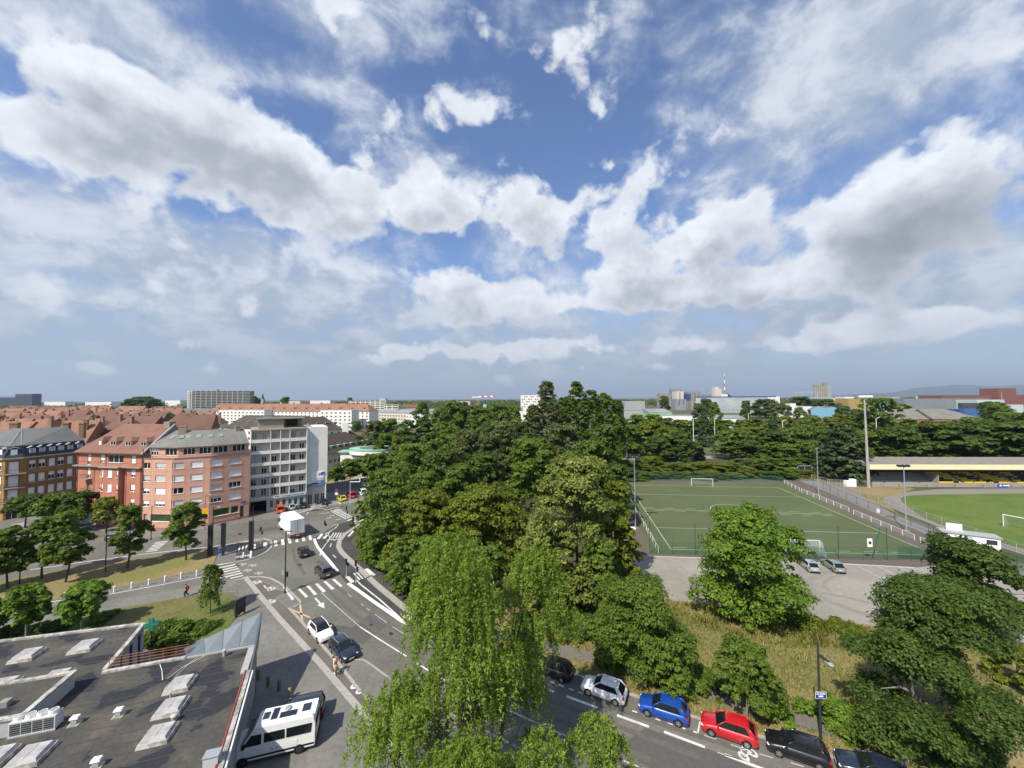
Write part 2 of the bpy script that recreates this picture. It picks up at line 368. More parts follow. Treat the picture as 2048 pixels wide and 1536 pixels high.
for k in range(8):
    a = (1668 + 24.6 * k, 142 + 14 * k); b = (1790 + 22 * k, 112 + 13.3 * k)
    mark('zebra_stripe', zm([a, b, (b[0] + 6, b[1] + 6), (a[0] + 7, a[1] + 7)], 400, 1000, 6.4))
for k in range(4):
    a = (1880 + 28 * k, 264 + 13 * k); b = (2010 + 25 * k, 212 + 12 * k)
    mark('zebra_stripe', zm([a, b, (b[0] + 8, b[1] + 7), (a[0] + 10, a[1] + 8)], 400, 1000, 6.4))
for k in range(7):
    a = (1225 - 12 * k, 1358 + 12 * k); b = (1325 - 14 * k, 1348 + 12 * k)
    mark('zebra_stripe', zm([a, b, (b[0] - 3, b[1] + 5), (a[0] - 3, a[1] + 5)], 0, 740, 3.94))
for k in range(3):
    mark('zebra_stripe', zm([(150 + 40 * k, 618 + 14 * k), (330 + 20 * k, 582 + 13 * k), (332 + 20 * k, 588 + 13 * k), (152 + 40 * k, 625 + 14 * k)], 0, 960, 6.83))
# --- lines, arrow, cycle signs
line('edge_line', [(290, 1071), (400, 1053), (480, 1041), (550, 1032)], .22)
line('edge_line', [(60, 1140), (175, 1123), (300, 1107), (421, 1094), (480, 1085), (522, 1080)], .22)
line('edge_line', [(219, 1189), (300, 1174), (410, 1153), (440, 1148)], .18)
line('edge_line', [(0, 1218), (60, 1209), (140, 1199)], .18)
line('centre_line', [(643, 1186), (680, 1219), (720, 1254)], .10, PAINTO)
line('centre_line', [(720, 1254), (760, 1280), (813, 1313)], .17)
line('centre_line', [(834, 1327), (858, 1342)], .17)
line('centre_line', [(880, 1356), (960, 1396), (1050, 1436), (1166, 1487), (1290, 1540), (1400, 1590)], .16, PAINTO)
for a in ([(695, 1188), (703, 1194)], [(722, 1208), (727, 1212)], [(733, 1217), (740, 1221)], [(750, 1229), (774, 1246)], [(785, 1254), (813, 1271)]): line('lane_line', a, .10, PAINTO)
for a in ([(1065, 1367), (1108, 1384)], [(1133, 1393), (1195, 1416)], [(1234, 1431), (1298, 1454)], [(1328, 1464), (1410, 1495)], [(1450, 1510), (1540, 1544)]): line('lane_line', a, .26)
zb = 3.79
for (x, y) in [(335, 770), (410, 796), (477, 823), (547, 851), (617, 879), (690, 906), (765, 933), (1172, 1075), (1260, 1106), (1348, 1136), (1443, 1168), (1537, 1200), (1635, 1232)]:
    line('parking_dash', zm([(x - 18, y - 7), (x + 19, y + 7)], 960, 1140, zb), .14)
line('parking_dash', zm([(1668, 1150), (1650, 1240)], 960, 1140, zb), .12)
for a in ([(1700, 1255), (1790, 1285)], [(1900, 1325), (1990, 1355)], [(1800, 1385), (2048, 1460)]): line('parking_dash', zm(a, 960, 1140, zb), .10, PAINTO)
for a in ([(140, 1328), (240, 1358)], [(365, 1392), (460, 1420)]): line('parking_dash', zm(a, 1480, 1140, 3.606), .10, PAINTO)
mark('arrow', zm([(835, 720), (850, 715), (886, 757), (905, 748), (912, 795), (858, 772), (874, 764)], 400, 1000, 3.657))
def cycle_sign(px, py, ang, s=1.0, m=PAINT, z=ZR + .016, par=None):
    mb = MB(); c = P(px, py); Mx = Matrix.Translation((c.x, c.y, z)) @ Matrix.Rotation(ang, 4, 'Z') @ Matrix.Scale(s, 4); mb.m = Mx
    for wx in (-.45, .45):
        n = 12
        for k in range(n):
            a, b = 2 * math.pi * k / n, 2 * math.pi * (k + 1) / n
            mb.face([(wx + .32 * math.cos(a), .45 * math.sin(a), 0), (wx + .32 * math.cos(b), .45 * math.sin(b), 0), (wx + .16 * math.cos(b), .22 * math.sin(b), 0), (wx + .16 * math.cos(a), .22 * math.sin(a), 0)])
    for a, b in (((-.45, 0), (-.1, .55)), ((-.1, .55), (.45, 0)), ((-.1, .55), (.3, .6)), ((-.45, 0), (.1, 0)), ((.1, 0), (.35, .75))):
        d = Vector(b) - Vector(a); n_ = Vector((-d.y, d.x)).normalized() * .06
        mb.face([(a[0] - n_.x, a[1] - n_.y, .0005), (b[0] - n_.x, b[1] - n_.y, .0005), (b[0] + n_.x, b[1] + n_.y, .0005), (a[0] + n_.x, a[1] + n_.y, .0005)])
    return mb.build('cycle_sign', m, par or road)
for (x, y) in [(540, 828), (670, 842), (605, 905), (748, 942)]: cycle_sign(400 + x / 6.4, 1000 + y / 6.4, R(-25), .9, PAINTO)
for (x, y) in [(1560, 175), (1625, 170), (1690, 200), (1650, 232), (1770, 250)]: cycle_sign(400 + x / 6.4, 1000 + y / 6.4, R(20), .8, PAINTO)
cycle_sign(1496, 1510, R(20), 1.0, PAINT); cycle_sign(816, 1235, R(-20), .9, par=cyc)
for (x, y) in [(1665, 512), (1750, 510)]: cycle_sign(400 + x / 6.4, 1000 + y / 6.4, R(30), .8, par=cyc)
# manhole and repair patches on the carriageway
for q in ([(776, 1268), (781, 1264), (788, 1267), (783, 1272)], [(642, 1141), (646, 1139), (650, 1142), (646, 1144)]): mark('manhole', q, DARKM)
PATCH = mat('asphalt_patch', (.095, .092, .088), .92, .14, 3, world=True)
for q in ([(1290, 1456), (1420, 1500), (1560, 1560), (1380, 1580), (1230, 1500)], [(660, 1248), (704, 1255), (745, 1225), (780, 1247), (726, 1288), (700, 1282)]): mark('repair_patch', q, PATCH, z=.0225)

WEAR = mat('wheel_wear', (.112, .107, .095), .9, .22, 2.0, world=True)
for a in ([(655, 1180), (700, 1222), (760, 1268), (860, 1325), (1000, 1390), (1150, 1455), (1300, 1520)], [(672, 1172), (730, 1220), (800, 1266), (900, 1318), (1030, 1372), (1200, 1440), (1400, 1515)], [(705, 1180), (770, 1226), (860, 1276), (1000, 1334), (1150, 1390), (1330, 1450), (1500, 1506)], [(520, 1065), (460, 1075), (380, 1086), (250, 1104)], [(540, 1048), (460, 1060), (380, 1071), (300, 1083)], [(610, 1150), (590, 1120), (585, 1095), (560, 1075)]): line('wheel_wear', a, .55, WEAR, .0243)
for (x, y) in [(1180, 1452), (905, 1352), (742, 1250), (480, 1068), (600, 1130), (350, 1088)]: mark('manhole', [(x - 5, y), (x, y - 3), (x + 5, y), (x, y + 3)], DARKM, z=.0252)
for q in ([(500, 1060), (560, 1052), (566, 1058), (505, 1067)], [(1000, 1350), (1060, 1372), (1048, 1382), (985, 1358)], [(640, 1120), (660, 1140), (652, 1143), (632, 1124)]): mark('repair_patch', q, PATCH, z=.0231)
# --- south side: plaza, stone band, cycle lane, parking bay kerbs
plaza = slab('plaza', [(469, 1160), (490, 1157), (523, 1197), (560, 1240), (640, 1328), (717, 1418), (812, 1530), (890, 1640), (890, 2100), (-400, 2100), (-400, 1500), (230, 1300), (440, 1275), (482, 1228), (474, 1200)], .10, PAVE)
lane = sheet('cycle_lane', [(491, 1157), (536, 1155), (551, 1174), (578, 1184), (553, 1196), (575, 1216), (620, 1265), (664, 1314), (720, 1384), (800, 1486), (900, 1610), (890, 1640), (812, 1530), (717, 1418), (640, 1328), (560, 1240)], .032, ASPHB)
band('kerb', [(490, 1155), (523, 1196), (560, 1240), (640, 1328), (717, 1418), (812, 1530), (890, 1640)], .62, .125, KERB)
for q in [(700 / 3.657 + 2, 0)]: pass
for (x, y, a) in [(405, 605, -20), (520, 650, -20), (515, 745, -30)]: cycle_sign(400 + x / 3.657, 1000 + y / 3.657, R(a), .95, PAINT, .037, lane)
cycle_sign(716, 1377, R(-40), 1.1, PAINT, .037, lane)
for a in ([(433, 588), (452, 608)], [(466, 625), (503, 668)]): line('lane_line', zm(a, 400, 1000, 3.657), .14, z=.037, par=lane)
band('kerb', [(470, 1161), (500, 1155), (520, 1154), (540, 1157), (558, 1166), (577, 1180), (590, 1194), (600, 1203), (601, 1207), (592, 1213), (578, 1217), (596, 1236), (640, 1287), (664, 1314), (690, 1345), (720, 1384)], .28, .11, KERB)
slab('island', [(552, 1195), (560, 1190), (577, 1186), (592, 1197), (600, 1204), (592, 1212), (576, 1216)], .09, PAVE)
slab('island', [(510, 1157), (540, 1160), (560, 1172), (568, 1182), (556, 1180), (542, 1170)], .09, PAVE)
slab('pavement', [(666, 1316), (700, 1322), (728, 1322), (760, 1343), (777, 1358), (900, 1430), (1040, 1500), (1250, 1590), (1250, 1700), (920, 1640), (800, 1488), (722, 1385)], .10, PAVE)
band('kerb', [(664, 1316), (700, 1321), (726, 1321), (742, 1331), (777, 1357), (900, 1429), (1040, 1499), (1250, 1589)], .2, .11, KERB)
mark('zebra_stripe', zm([(605, 645), (620, 640), (690, 728), (672, 738)], 400, 1000, 3.657), z=.096)
TAN = mat('tan_paint', (.50, .36, .22), .8, .15, 5, world=True)
for a in ([(730, 752), (752, 915)], [(660, 797), (805, 862)]): line('bay_cross', zm(a, 400, 1000, 3.657), .24, TAN)
# --- west street: verge with trees, path, lawn
verge = slab('verge', [(-500, 1270), (-200, 1205), (0, 1164), (175, 1132), (300, 1115), (412, 1101), (440, 1096), (427, 1128), (402, 1141), (300, 1163), (228, 1178), (0, 1221), (-500, 1345)], .10, DRYG)
slab('pavement', [(-500, 1350), (0, 1226), (228, 1181), (402, 1144), (430, 1130), (436, 1140), (410, 1151), (228, 1187), (0, 1234), (-500, 1365)], .07, PAVE)
slab('pavement', [(-500, 1400), (0, 1244), (219, 1203), (394, 1172), (440, 1163), (469, 1160), (476, 1183), (450, 1185), (405, 1188), (219, 1221), (0, 1262), (-500, 1420)], .08, PAVE)
lawn = slab('lawn', [(-500, 1424), (0, 1263), (219, 1222), (405, 1189), (450, 1186), (476, 1200), (481, 1226), (440, 1275), (230, 1302), (-500, 1520)], .13, LAWN)
slab('pavement', zm([(240, 640), (475, 602), (455, 795), (415, 800), (215, 830)], 400, 1000, 6.4), .09, PAVE)
isl = slab('island', zm([(480, 600), (620, 585), (700, 560), (840, 530), (880, 560), (870, 620), (800, 680), (700, 730), (460, 795)], 400, 1000, 6.4), .09, ASPHN)
band('kerb', zm([(420, 802), (620, 768), (740, 725), (850, 670), (905, 620), (925, 570), (900, 520), (820, 500), (700, 510), (600, 527), (470, 548)], 400, 1000, 6.4), .35, .12, KERB)
for q in [[(500 + 45 * k, 598 - 6 * k), (520 + 45 * k, 595 - 6 * k), (508 + 43 * k, 658 - 10 * k), (488 + 43 * k, 662 - 10 * k)] for k in range(4)] + [[(690, 575), (715, 568), (712, 628), (688, 632)], [(808, 548), (858, 545), (862, 605), (812, 610)]]:
    mark('zebra_stripe', zm(q, 400, 1000, 6.4), z=.096, par=isl)
line('island_line', zm([(555, 675), (548, 745)], 400, 1000, 6.4), .2, z=.096, par=isl)
line('island_line', zm([(655, 650), (645, 745)], 400, 1000, 6.4), .3, z=.096, par=isl)
for (x, y) in [(505, 735), (600, 720)]: cycle_sign(400 + x / 6.4, 1000 + y / 6.4, R(10), .8, PAINT, .098, isl)
# --- north side of the street: pavement before the houses, parking bays
slab('pavement', [(-300, 1040), (-300, 1046), (40, 1036), (150, 1042), (190, 1058), (285, 1082), (300, 1078), (400, 1060), (500, 1044), (556, 1036), (556, 1024), (500, 1020), (300, 1040), (150, 1018), (0, 1012)], .10, PAVE)
slab('pavement', [(556, 1038), (612, 1024), (655, 1012), (700, 1006), (780, 996), (780, 960), (600, 985), (556, 1015)], .08, mat('bay_paving', (.22, .21, .195), .92, .12, 2, world=True))
for a in ([(575, 1028), (580, 1042)], [(613, 1030), (632, 1007), (643, 1014)], [(600, 1012), (590, 1024)], [(676, 1005), (684, 1010)]): line('parking_dash', a, .18, z=.086)
slab('island', zm([(1340, 165), (1480, 150), (1640, 130), (1600, 105), (1480, 112)], 400, 1000, 6.4), .11, ASPHN)
line('edge_line', zm([(1250, 180), (1400, 130), (1500, 115), (1580, 120), (1620, 135), (1780, 100)], 400, 1000, 6.4), .25, z=.115)
# --- park side of the street: verge, footpath, field, yard
band('kerb', [(846, 1245), (960, 1284), (1065, 1321), (1150, 1350), (1377, 1432), (1511, 1472), (1702, 1527), (2050, 1629)], .2, .13, KERB)
field = slab('dry_field', [(850, 1240), (960, 1281), (1067, 1318), (1150, 1347), (1377, 1429), (1511, 1469), (1702, 1524), (2050, 1625), (2400, 1560), (2400, 1350), (2048, 1293), (1740, 1252), (1600, 1236), (1480, 1217), (1350, 1203), (1240, 1165), (1100, 1165), (900, 1215)], .11, DRYG)
path = band('footpath', [(905, 1250), (960, 1262), (1040, 1281), (1102, 1296), (1245, 1337), (1356, 1372), (1445, 1398), (1571, 1437), (1674, 1464), (1746, 1484), (1900, 1528), (2100, 1590)], 1.9, .125, mat('path_asphalt', (.15, .135, .12), .95, .2, 3, world=True))
yard = sheet('parking_yard', [(1225, 1112), (1480, 1119), (1700, 1129), (1830, 1136), (1905, 1128), (1960, 1140), (2048, 1160), (2500, 1240), (2500, 1370), (2048, 1293), (1740, 1252), (1600, 1236), (1480, 1217), (1350, 1203), (1225, 1160)], .055, CONC)
line('yard_kerb', [(1270, 1112), (1480, 1119), (1700, 1129), (1830, 1136)], .3, mat('pale_kerb', (.5, .46, .4), .9, .15, 3, world=True), .062, yard)
for a in ([(1714, 1132), (1760, 1156)], [(1757, 1134), (1803, 1157)], [(1798, 1135), (1846, 1157)]): line('bay_line', a, .12, PAINTO, .062, yard)
line('bay_line', [(1759, 1156), (1860, 1160)], .28, mat('pale_blue_paint', (.42, .55, .62), .8, .1, 4, world=True), .063, yard)
TYRE = mat('tyre_marks', (.222, .208, .182), .92, .22, 3, world=True)
arc = []
for k in range(15):
    t = k / 14; arc.append((1690 - 72 * math.sin(math.pi * t ** .8) * (1 if t < .5 else 1), 1150 + 70 * t + 14 * t * t))
line('tyre_mark', [(1680, 1143), (1650, 1146), (1630, 1153), (1620, 1163), (1619, 1173), (1630, 1186), (1650, 1200), (1690, 1216), (1740, 1232)], .9, TYRE, .060, yard)
line('tyre_mark', [(1690, 1150), (1665, 1155), (1650, 1163), (1648, 1172), (1660, 1184)], .5, TYRE, .060, yard)
line('tyre_mark', [(1600, 1175), (1640, 1186), (1700, 1197), (1760, 1212)], .8, TYRE, .0615, yard)
sheet('side_road', [(1900, 1130), (1960, 1142), (2048, 1162), (2500, 1245), (2500, 1200), (2048, 1128), (1985, 1118)], .070, ASPH)
# --- sports ground
apron = sheet('apron', [(1222, 962), (1240, 958), (1600, 960), (1700, 995), (1880, 1060), (2000, 1112), (1985, 1120), (1905, 1130), (1830, 1136), (1700, 1129), (1480, 1119), (1225, 1112)], .035, APRON)
turf = sheet('pitch', [(1243, 966), (1568, 966), (1880, 1117), (1600, 1113), (1303, 1109)], .045, TURF)
ZT = .052; PT = mat('pitch_line', (.45, .47, .38), .9, .08, 4, world=True)
def tline(pts, w=.14): return line('pitch_line', pts, w, PT, ZT, turf)
tline([(1256, 970), (1342, 1099)]); tline([(1558, 976), (1849, 1101)])
tline([(1273, 988.5), (1598, 994.5)]); tline([(1289, 1018), (1663, 1029)]); tline([(1314, 1055.5), (1757, 1067)])
tline([(1342, 1099), (1849, 1110)]); tline([(1256, 970), (1558, 976)])
for k in range(9):
    for (a, b, o) in (((1287, 1015), (1662, 1026), 0), ((1291, 1020.5), (1668, 1032), .05)):
        t0, t1 = k / 9 + o, k / 9 + o + .055; tline([(a[0] + (b[0] - a[0]) * t, a[1] + (b[1] - a[1]) * t) for t in (t0, t1)], .12)
    a, b = (1345, 1095.5), (1835, 1106); tline([(a[0] + (b[0] - a[0]) * t, a[1] + (b[1] - a[1]) * t) for t in (k / 9, k / 9 + .06)], .12)
c = P(1476, 1022.5); tline2 = []
mb = MB(); r0 = 6.0
for k in range(40):
    a, b = 2 * math.pi * k / 40, 2 * math.pi * (k + 1) / 40
    mb.face([(c.x + r * math.cos(q), c.y + r * math.sin(q), ZT + .002) for r, q in ((r0, a), (r0, b), (r0 - .14, b), (r0 - .14, a))])
mb.build('pitch_line', PT, turf)
sheet('running_track', [(2500, 973), (2048, 977), (1880, 978), (1832, 982), (1795, 987), (1772, 994), (1765, 1001), (1770, 1008), (1785, 1017), (1816, 1030), (1880, 1055), (1944, 1077), (2048, 1110), (2500, 1230)], .030, TRACK)
sheet('stadium_field', [(2500, 982), (2048, 987), (1880, 989), (1830, 990), (1808, 993), (1801, 998), (1806, 1006), (1818, 1016), (1832, 1026), (1864, 1043), (1912, 1059), (1976, 1078), (2048, 1099), (2500, 1210)], .040, FIELD)
sheet('side_path', [(1600, 962), (1640, 962), (1700, 978), (1790, 1030), (1900, 1075), (1960, 1100), (1985, 1116), (1965, 1118), (1880, 1080), (1770, 1035), (1680, 995)], .050, mat('cinder_path', (.19, .18, .17), .95, .1, 2, world=True))
sheet('dry_bank', [(1615, 955), (1740, 960), (1830, 978), (1772, 994), (1765, 1002), (1800, 1030), (1700, 985)], .025, DRYG)
# roads and pitches beyond
far_road = sheet('far_road', [(1100, 903), (1290, 914), (1450, 911), (1560, 916), (1650, 919), (1850, 917), (2300, 905), (2300, 910), (1850, 923), (1650, 925), (1550, 922), (1450, 917), (1290, 921), (1100, 912)], .03, mat('far_asphalt', (.24, .225, .20), .95, .08, .5, world=True))
sheet('far_pitch', [(1378, 906), (1442, 907), (1432, 872), (1380, 871)], .03, TURF)
sheet('school_yard', [(640, 975), (700, 972), (800, 975), (800, 935), (700, 930), (650, 940)], .03, mat('yard_sand', (.24, .19, .13), .95, .2, .5, world=True))
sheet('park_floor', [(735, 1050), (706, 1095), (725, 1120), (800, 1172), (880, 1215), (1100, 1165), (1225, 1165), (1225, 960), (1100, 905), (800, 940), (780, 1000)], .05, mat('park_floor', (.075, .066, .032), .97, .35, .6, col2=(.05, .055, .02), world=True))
# ------------------------------------------------------------------ building kit
STUC_W = mat('render_white', (.76, .735, .68), .85, .07, 1.5, col2=(.70, .675, .62), big=.3)
FRAMEW = mat('window_frame', (.74, .74, .73), .5, .04, 3)
SHUTW = mat('shutter_white', (.74, .745, .75), .6, .05, 6)
SHUTG = mat('shutter_grey', (.50, .51, .50), .6, .05, 6)
SHUTB = mat('shutter_beige', (.40, .34, .27), .6, .06, 6)
GLASS = glass(); GLASSB = glass('glass_sky', (.03, .04, .05), .03)
TILER = mat('roof_tile_red', (.22, .118, .09), .85, .14, 1.6, col2=(.20, .10, .075), big=.4)
TILEO = mat('roof_tile_orange', (.26, .138, .092), .85, .18, 1.2, col2=(.22, .11, .075), big=.12)
TILED = mat('roof_tile_dark', (.155, .087, .068), .85, .2, 1.2, col2=(.145, .072, .052), big=.15)
SLATE = mat('roof_slate', (.115, .118, .118), .7, .12, 2, col2=(.14, .14, .135), big=.2)
SLATED = mat('roof_slate_dark', (.035, .042, .058), .55, .15, 3)
ETERN = mat('roof_fibre', (.19, .185, .165), .9, .14, 1.2, col2=(.155, .15, .135), big=.25)
BRICKC = mat('chimney_brick', (.25, .16, .10), .9, .2, 4)
ZINC = mat('zinc', (.34, .38, .40), .5, .08, 2, metal=.35)
def pt_on(line, s):
    """point and direction at distance s along a 2-D line"""
    for a, b in zip(line[:-1], line[1:]):
        a, b = Vector(a), Vector(b); L = (b - a).length
        if s <= L + 1e-6: return a + (b - a) * (s / L), (b - a) / L
        s -= L
    return b, (b - a) / L
def length(line): return sum((Vector(b) - Vector(a)).length for a, b in zip(line[:-1], line[1:]))
def hit(a, b, px):
    """where the view column px crosses the plan line a-b: fraction along it"""
    k = (Xat(px, 100).x) / 100; a, b = Vector(a), Vector(b)
    den = (b.x - a.x) - k * (b.y - a.y); return (k * a.y - a.x) / den
def facade(mb, a, b, z0, z1, opens, rev=.2, mi=0, mr=None):
    """wall from plan point a to b with openings (u0,u1,z0,z1) in metres; each opening has a real reveal"""
    a, b = Vector(a[:2]), Vector(b[:2]); L = (b - a).length; d = (b - a) / L; n = Vector((-d.y, d.x))
    us = sorted({0.0, L} | {u for o in opens for u in o[:2]}); zs = sorted({z0, z1} | {z for o in opens for z in o[2:4]})
    def q(u, z, y=0.0): p = a + d * u + n * y; return (p.x, p.y, z)
    for u0, u1 in zip(us[:-1], us[1:]):
        for w0, w1 in zip(zs[:-1], zs[1:]):
            um, wm = (u0 + u1) / 2, (w0 + w1) / 2
            if any(o[0] < um < o[1] and o[2] < wm < o[3] for o in opens): continue
            mb.face([q(u0, w0), q(u1, w0), q(u1, w1), q(u0, w1)], mi)
    for (u0, u1, w0, w1) in opens:
        for e in (((u0, w0), (u1, w0)), ((u1, w0), (u1, w1)), ((u1, w1), (u0, w1)), ((u0, w1), (u0, w0))):
            mb.face([q(*e[0]), q(*e[0], rev), q(*e[1], rev), q(*e[1])], mi if mr is None else mr)
_WC = {}
def window(par, org, a, b, u, z, w, h, shut=0.0, sm=None, panes=2, rev=.2, fm=None, sill=True, gm=None, box=True):
    """one window in its opening: frame with mullions, glass, roller shutter pulled down by the fraction shut"""
    a, b = Vector(a[:2]), Vector(b[:2]); d = (b - a).normalized(); n = Vector((-d.y, d.x)); p = a + d * u + n * (rev - .06)
    ang = math.atan2(d.y, d.x); key = (round(w, 2), round(h, 2), panes, sill)
    if key not in _WC:
        mb = MB(); t = .07
        mb.box(0, w, 0, .05, 0, t); mb.box(0, w, 0, .05, h - t, h); mb.box(0, t, 0, .05, t, h - t); mb.box(w - t, w, 0, .05, t, h - t)
        for k in range(1, panes): mb.box(w * k / panes - .05, w * k / panes + .05, -.003, .05, t, h - t)
        if sill: mb.box(-.06, w + .06, -.24, .0, -.07, -.003)
        f = mb.mesh('window', FRAMEW)
        g = MB().box(.03, w - .03, .02, .04, .03, h - .03).mesh('pane', GLASS)
        _WC[key] = (f, g)
    f, g = _WC[key]
    o = link('window', f, par, (p.x - org.x, p.y - org.y, z), ang)
    if fm: setmat(o, fm)
    if shut < .97:
        gg = link('pane', g, o)
        if gm: setmat(gg, gm)
    if shut > .02:
        ks = ('s', round(w, 2), round(h * shut, 2))
        if ks not in _WC:
            mb = MB(); hh = h * shut; nsl = max(2, int(hh / .16))
            for k in range(nsl):
                z0 = -hh * (k + 1) / nsl; mb.box(.04, w - .04, -.035, -.008, z0 + .012, z0 + hh / nsl)
            mb.box(.045, w - .045, -.028, -.010, -hh, 0)
            _WC[ks] = mb.mesh('shutter', SHUTW)
        s = link('shutter', _WC[ks], o, (0, 0, h - .02))
        if sm: setmat(s, sm)
    return o
def roofloft(mb, line, rows, trim=(0, 0), org=Vector((0, 0, 0)), mi=0, close=True):
    """rows: (offset into the house, height, pull-in at the ends)"""
    pr = []
    for (o, z, t) in rows:
        L = offset(line, o); L = [Vector(q) for q in L]
        if t:
            d0 = (L[1] - L[0]).normalized(); d1 = (L[-1] - L[-2]).normalized()
            L[0] = L[0] + d0 * t * trim[0]; L[-1] = L[-1] - d1 * t * trim[1]
        pr.append([(q.x - org.x, q.y - org.y, z) for q in L])
    for r0, r1 in zip(pr[:-1], pr[1:]):
        for k in range(len(r0) - 1): mb.face([r0[k], r0[k + 1], r1[k + 1], r1[k]], mi)
    if close:
        for e in (0, -1):
            ps = [r[e] for r in pr]
            mb.face(ps if e == 0 else ps[::-1], mi)
    return pr
_FW = {}
def farwin(w, h, m=None):
    k = (w, h, m.name if m else '')
    if k not in _FW:
        mb = MB(); mb.box(0, w, -.07, .1, 0, h, 0); mb.box(.1, w / 2 - .05, -.09, -.05, .1, h - .1, 1); mb.box(w / 2 + .05, w - .1, -.09, -.05, .1, h - .1, 1)
        _FW[k] = mb.mesh('window', [m or FRAMEW, GLASS])
    return _FW[k]
def house(name, label, cat, line, depth, eave, ridge, wm, rm, floors=0, z1=3.6, fh=3.0, ws=3.0, ww=1.2, wh=1.5, trim=(0, 0), over=.4, chim=(), dorm=None, flat=False, group=None, gm=None, skip=lambda k, f: False, wmat=None):
    """a house along a plan line (front, walked left to right): walls, pitched or flat roof, single windows, chimneys, dormers"""
    line = [Vector(p[:2]) for p in line]; o3 = Vector((line[0].x, line[0].y, 0)); t = thing(name, label, cat, o3, 0, group)
    mb = MB(); back = [Vector(q) for q in offset(line, depth)]
    ring = list(line) + back[::-1]; n = len(ring)
    lw = lambda p, z: (p.x - o3.x, p.y - o3.y, z)
    for k in range(n):
        a, b = ring[k], ring[(k + 1) % n]; mb.face([lw(a, 0), lw(b, 0), lw(b, eave), lw(a, eave)])
    if flat: mb.face([lw(p, eave - .3) for p in ring])
    mb.build('wall', wm, t)
    r = MB()
    if flat:
        r.prism([(p.x - o3.x, p.y - o3.y) for p in ring], eave - .25, eave + .02); ro = r.build('roof', rm, t)
    else:
        h = (ridge - eave) / (depth / 2); lo = eave - over * h
        e0 = [Vector(q) for q in line]; d0 = (e0[1] - e0[0]).normalized(); d1 = (e0[-1] - e0[-2]).normalized(); e0[0] = e0[0] - d0 * over * .6; e0[-1] = e0[-1] + d1 * over * .6
        roofloft(r, e0, [(-over, lo, 0), (depth / 2, ridge, depth / 2), (depth + over, lo, 0)], trim, o3, 0, True)
        ro = r.build('roof', rm, t)
    L = length(line)
    for (s, y, hh) in chim:
        p, d = pt_on(line, s * L); q = p + Vector((-d.y, d.x)) * y; zt = (ridge if not flat else eave) + hh
        c = MB().box(-.55, .55, -.4, .4, eave - .2, zt, 0).box(-.65, .65, -.5, .5, zt - .25, zt - .1)
        c.build('chimney', BRICKC, ro if False else t, (q.x - o3.x, q.y - o3.y, 0), math.atan2(d.y, d.x))
    if floors:
        me = farwin(ww, wh, wmat); nb = max(1, int(L / ws))
        for k in range(nb):
            p, d = pt_on(line, (k + .5) * L / nb - ww / 2)
            for f in range(floors):
                if skip(k, f): continue
                link('window', me, t, (p.x - o3.x, p.y - o3.y, z1 + f * fh), math.atan2(d.y, d.x))
    if dorm:
        nd, dw, dh, doff, dm, dr = dorm
        for k in range(nd):
            p, d = pt_on(line, (k + .5) * L / nd); nn = Vector((-d.y, d.x)); q = p + nn * doff; zb = eave + doff * (ridge - eave) / (depth / 2)
            g = MB(); g.box(-dw / 2, dw / 2, 0, dh * 2, zb - .2, zb + dh, 0); g.box(-dw / 2 - .15, dw / 2 + .15, -.2, dh * 2.2, zb + dh, zb + dh + .15, 1); g.box(-dw / 2 + .15, dw / 2 - .15, -.03, .05, zb + .15, zb + dh - .15, 2)
            g.build('dormer', [dm, dr, GLASS], t, (q.x - o3.x, q.y - o3.y, 0), math.atan2(d.y, d.x))
    return t
def text_mesh(s, size, m, depth=.01):
    c = bpy.data.curves.new('lettering', 'FONT'); c.body = s; c.size = size; c.extrude = depth; c.align_x = 'LEFT'
    o = bpy.data.objects.new('lettering', c); COL.objects.link(o); bpy.context.view_layer.update()
    me = bpy.data.meshes.new_from_object(o.evaluated_get(bpy.context.evaluated_depsgraph_get()))
    bpy.data.objects.remove(o); bpy.data.curves.remove(c); me.materials.clear(); me.materials.append(m); return me
def lettering(par, s, size, m, loc, ang=0.0, width=None, name='lettering'):
    """upright letters, reading along the local x direction turned by ang"""
    me = text_mesh(s, size, m); o = link(name, me, par, loc); o.rotation_euler = (R(90), 0, ang); o['kind'] = 'stuff'
    if width:
        xs = [v.co.x for v in me.vertices]; o.scale = (width / (max(xs) - min(xs)), 1, 1)
    return o

# ================================================================== white apartment block with balconies
rb = random.Random(3)
A = P(499, 1031); dirw = Vector((.83, .56)).normalized()
def along(A, d, px):
    k = Xat(px, 100).x / 100; return (k * A.y - A.x) / (d.x - k * d.y)
WB = along(A, dirw, 612); WT = along(A, dirw, 655)
angw = math.atan2(dirw.y, dirw.x)
wb = thing('apartment_block', 'white seven-storey block with balcony rows and an insurance sign, beside the pink house', 'apartment block', (A.x, A.y, 0), angw)
ROOFZ = 20.0; YW = 1.1; DEP = 11.0
bands = [6.05, 8.75, 11.5, 14.3, 17.1]; flo = [3.9] + bands
cx = [.053, .23, .406, .576, .747, .912]
CREAM = mat('render_cream', (.52, .49, .42), .85, .07, 1.5); SHADY = STUC_W
opens = []; wins = []
for f, z in enumerate(flo):
    for c in cx:
        u = c * WB - .55
        hh = 1.95; opens.append((u, u + 1.1, z + .12, z + .12 + hh)); wins.append((u, z + .12, 1.1, hh))
m = MB(); facade(m, (0, YW), (WB, YW), 3.3, ROOFZ, opens, .16)
m.face([(0, YW, 3.3), (0, DEP, 3.3), (0, DEP, ROOFZ), (0, YW, ROOFZ)][::-1]); m.face([(0, DEP, 0), (WT, DEP, 0), (WT, DEP, ROOFZ), (0, DEP, ROOFZ)][::-1])
m.face([(0, YW, 0), (0, DEP, 0), (0, DEP, 3.3), (0, YW, 3.3)][::-1])
m.build('wall', CREAM, wb)
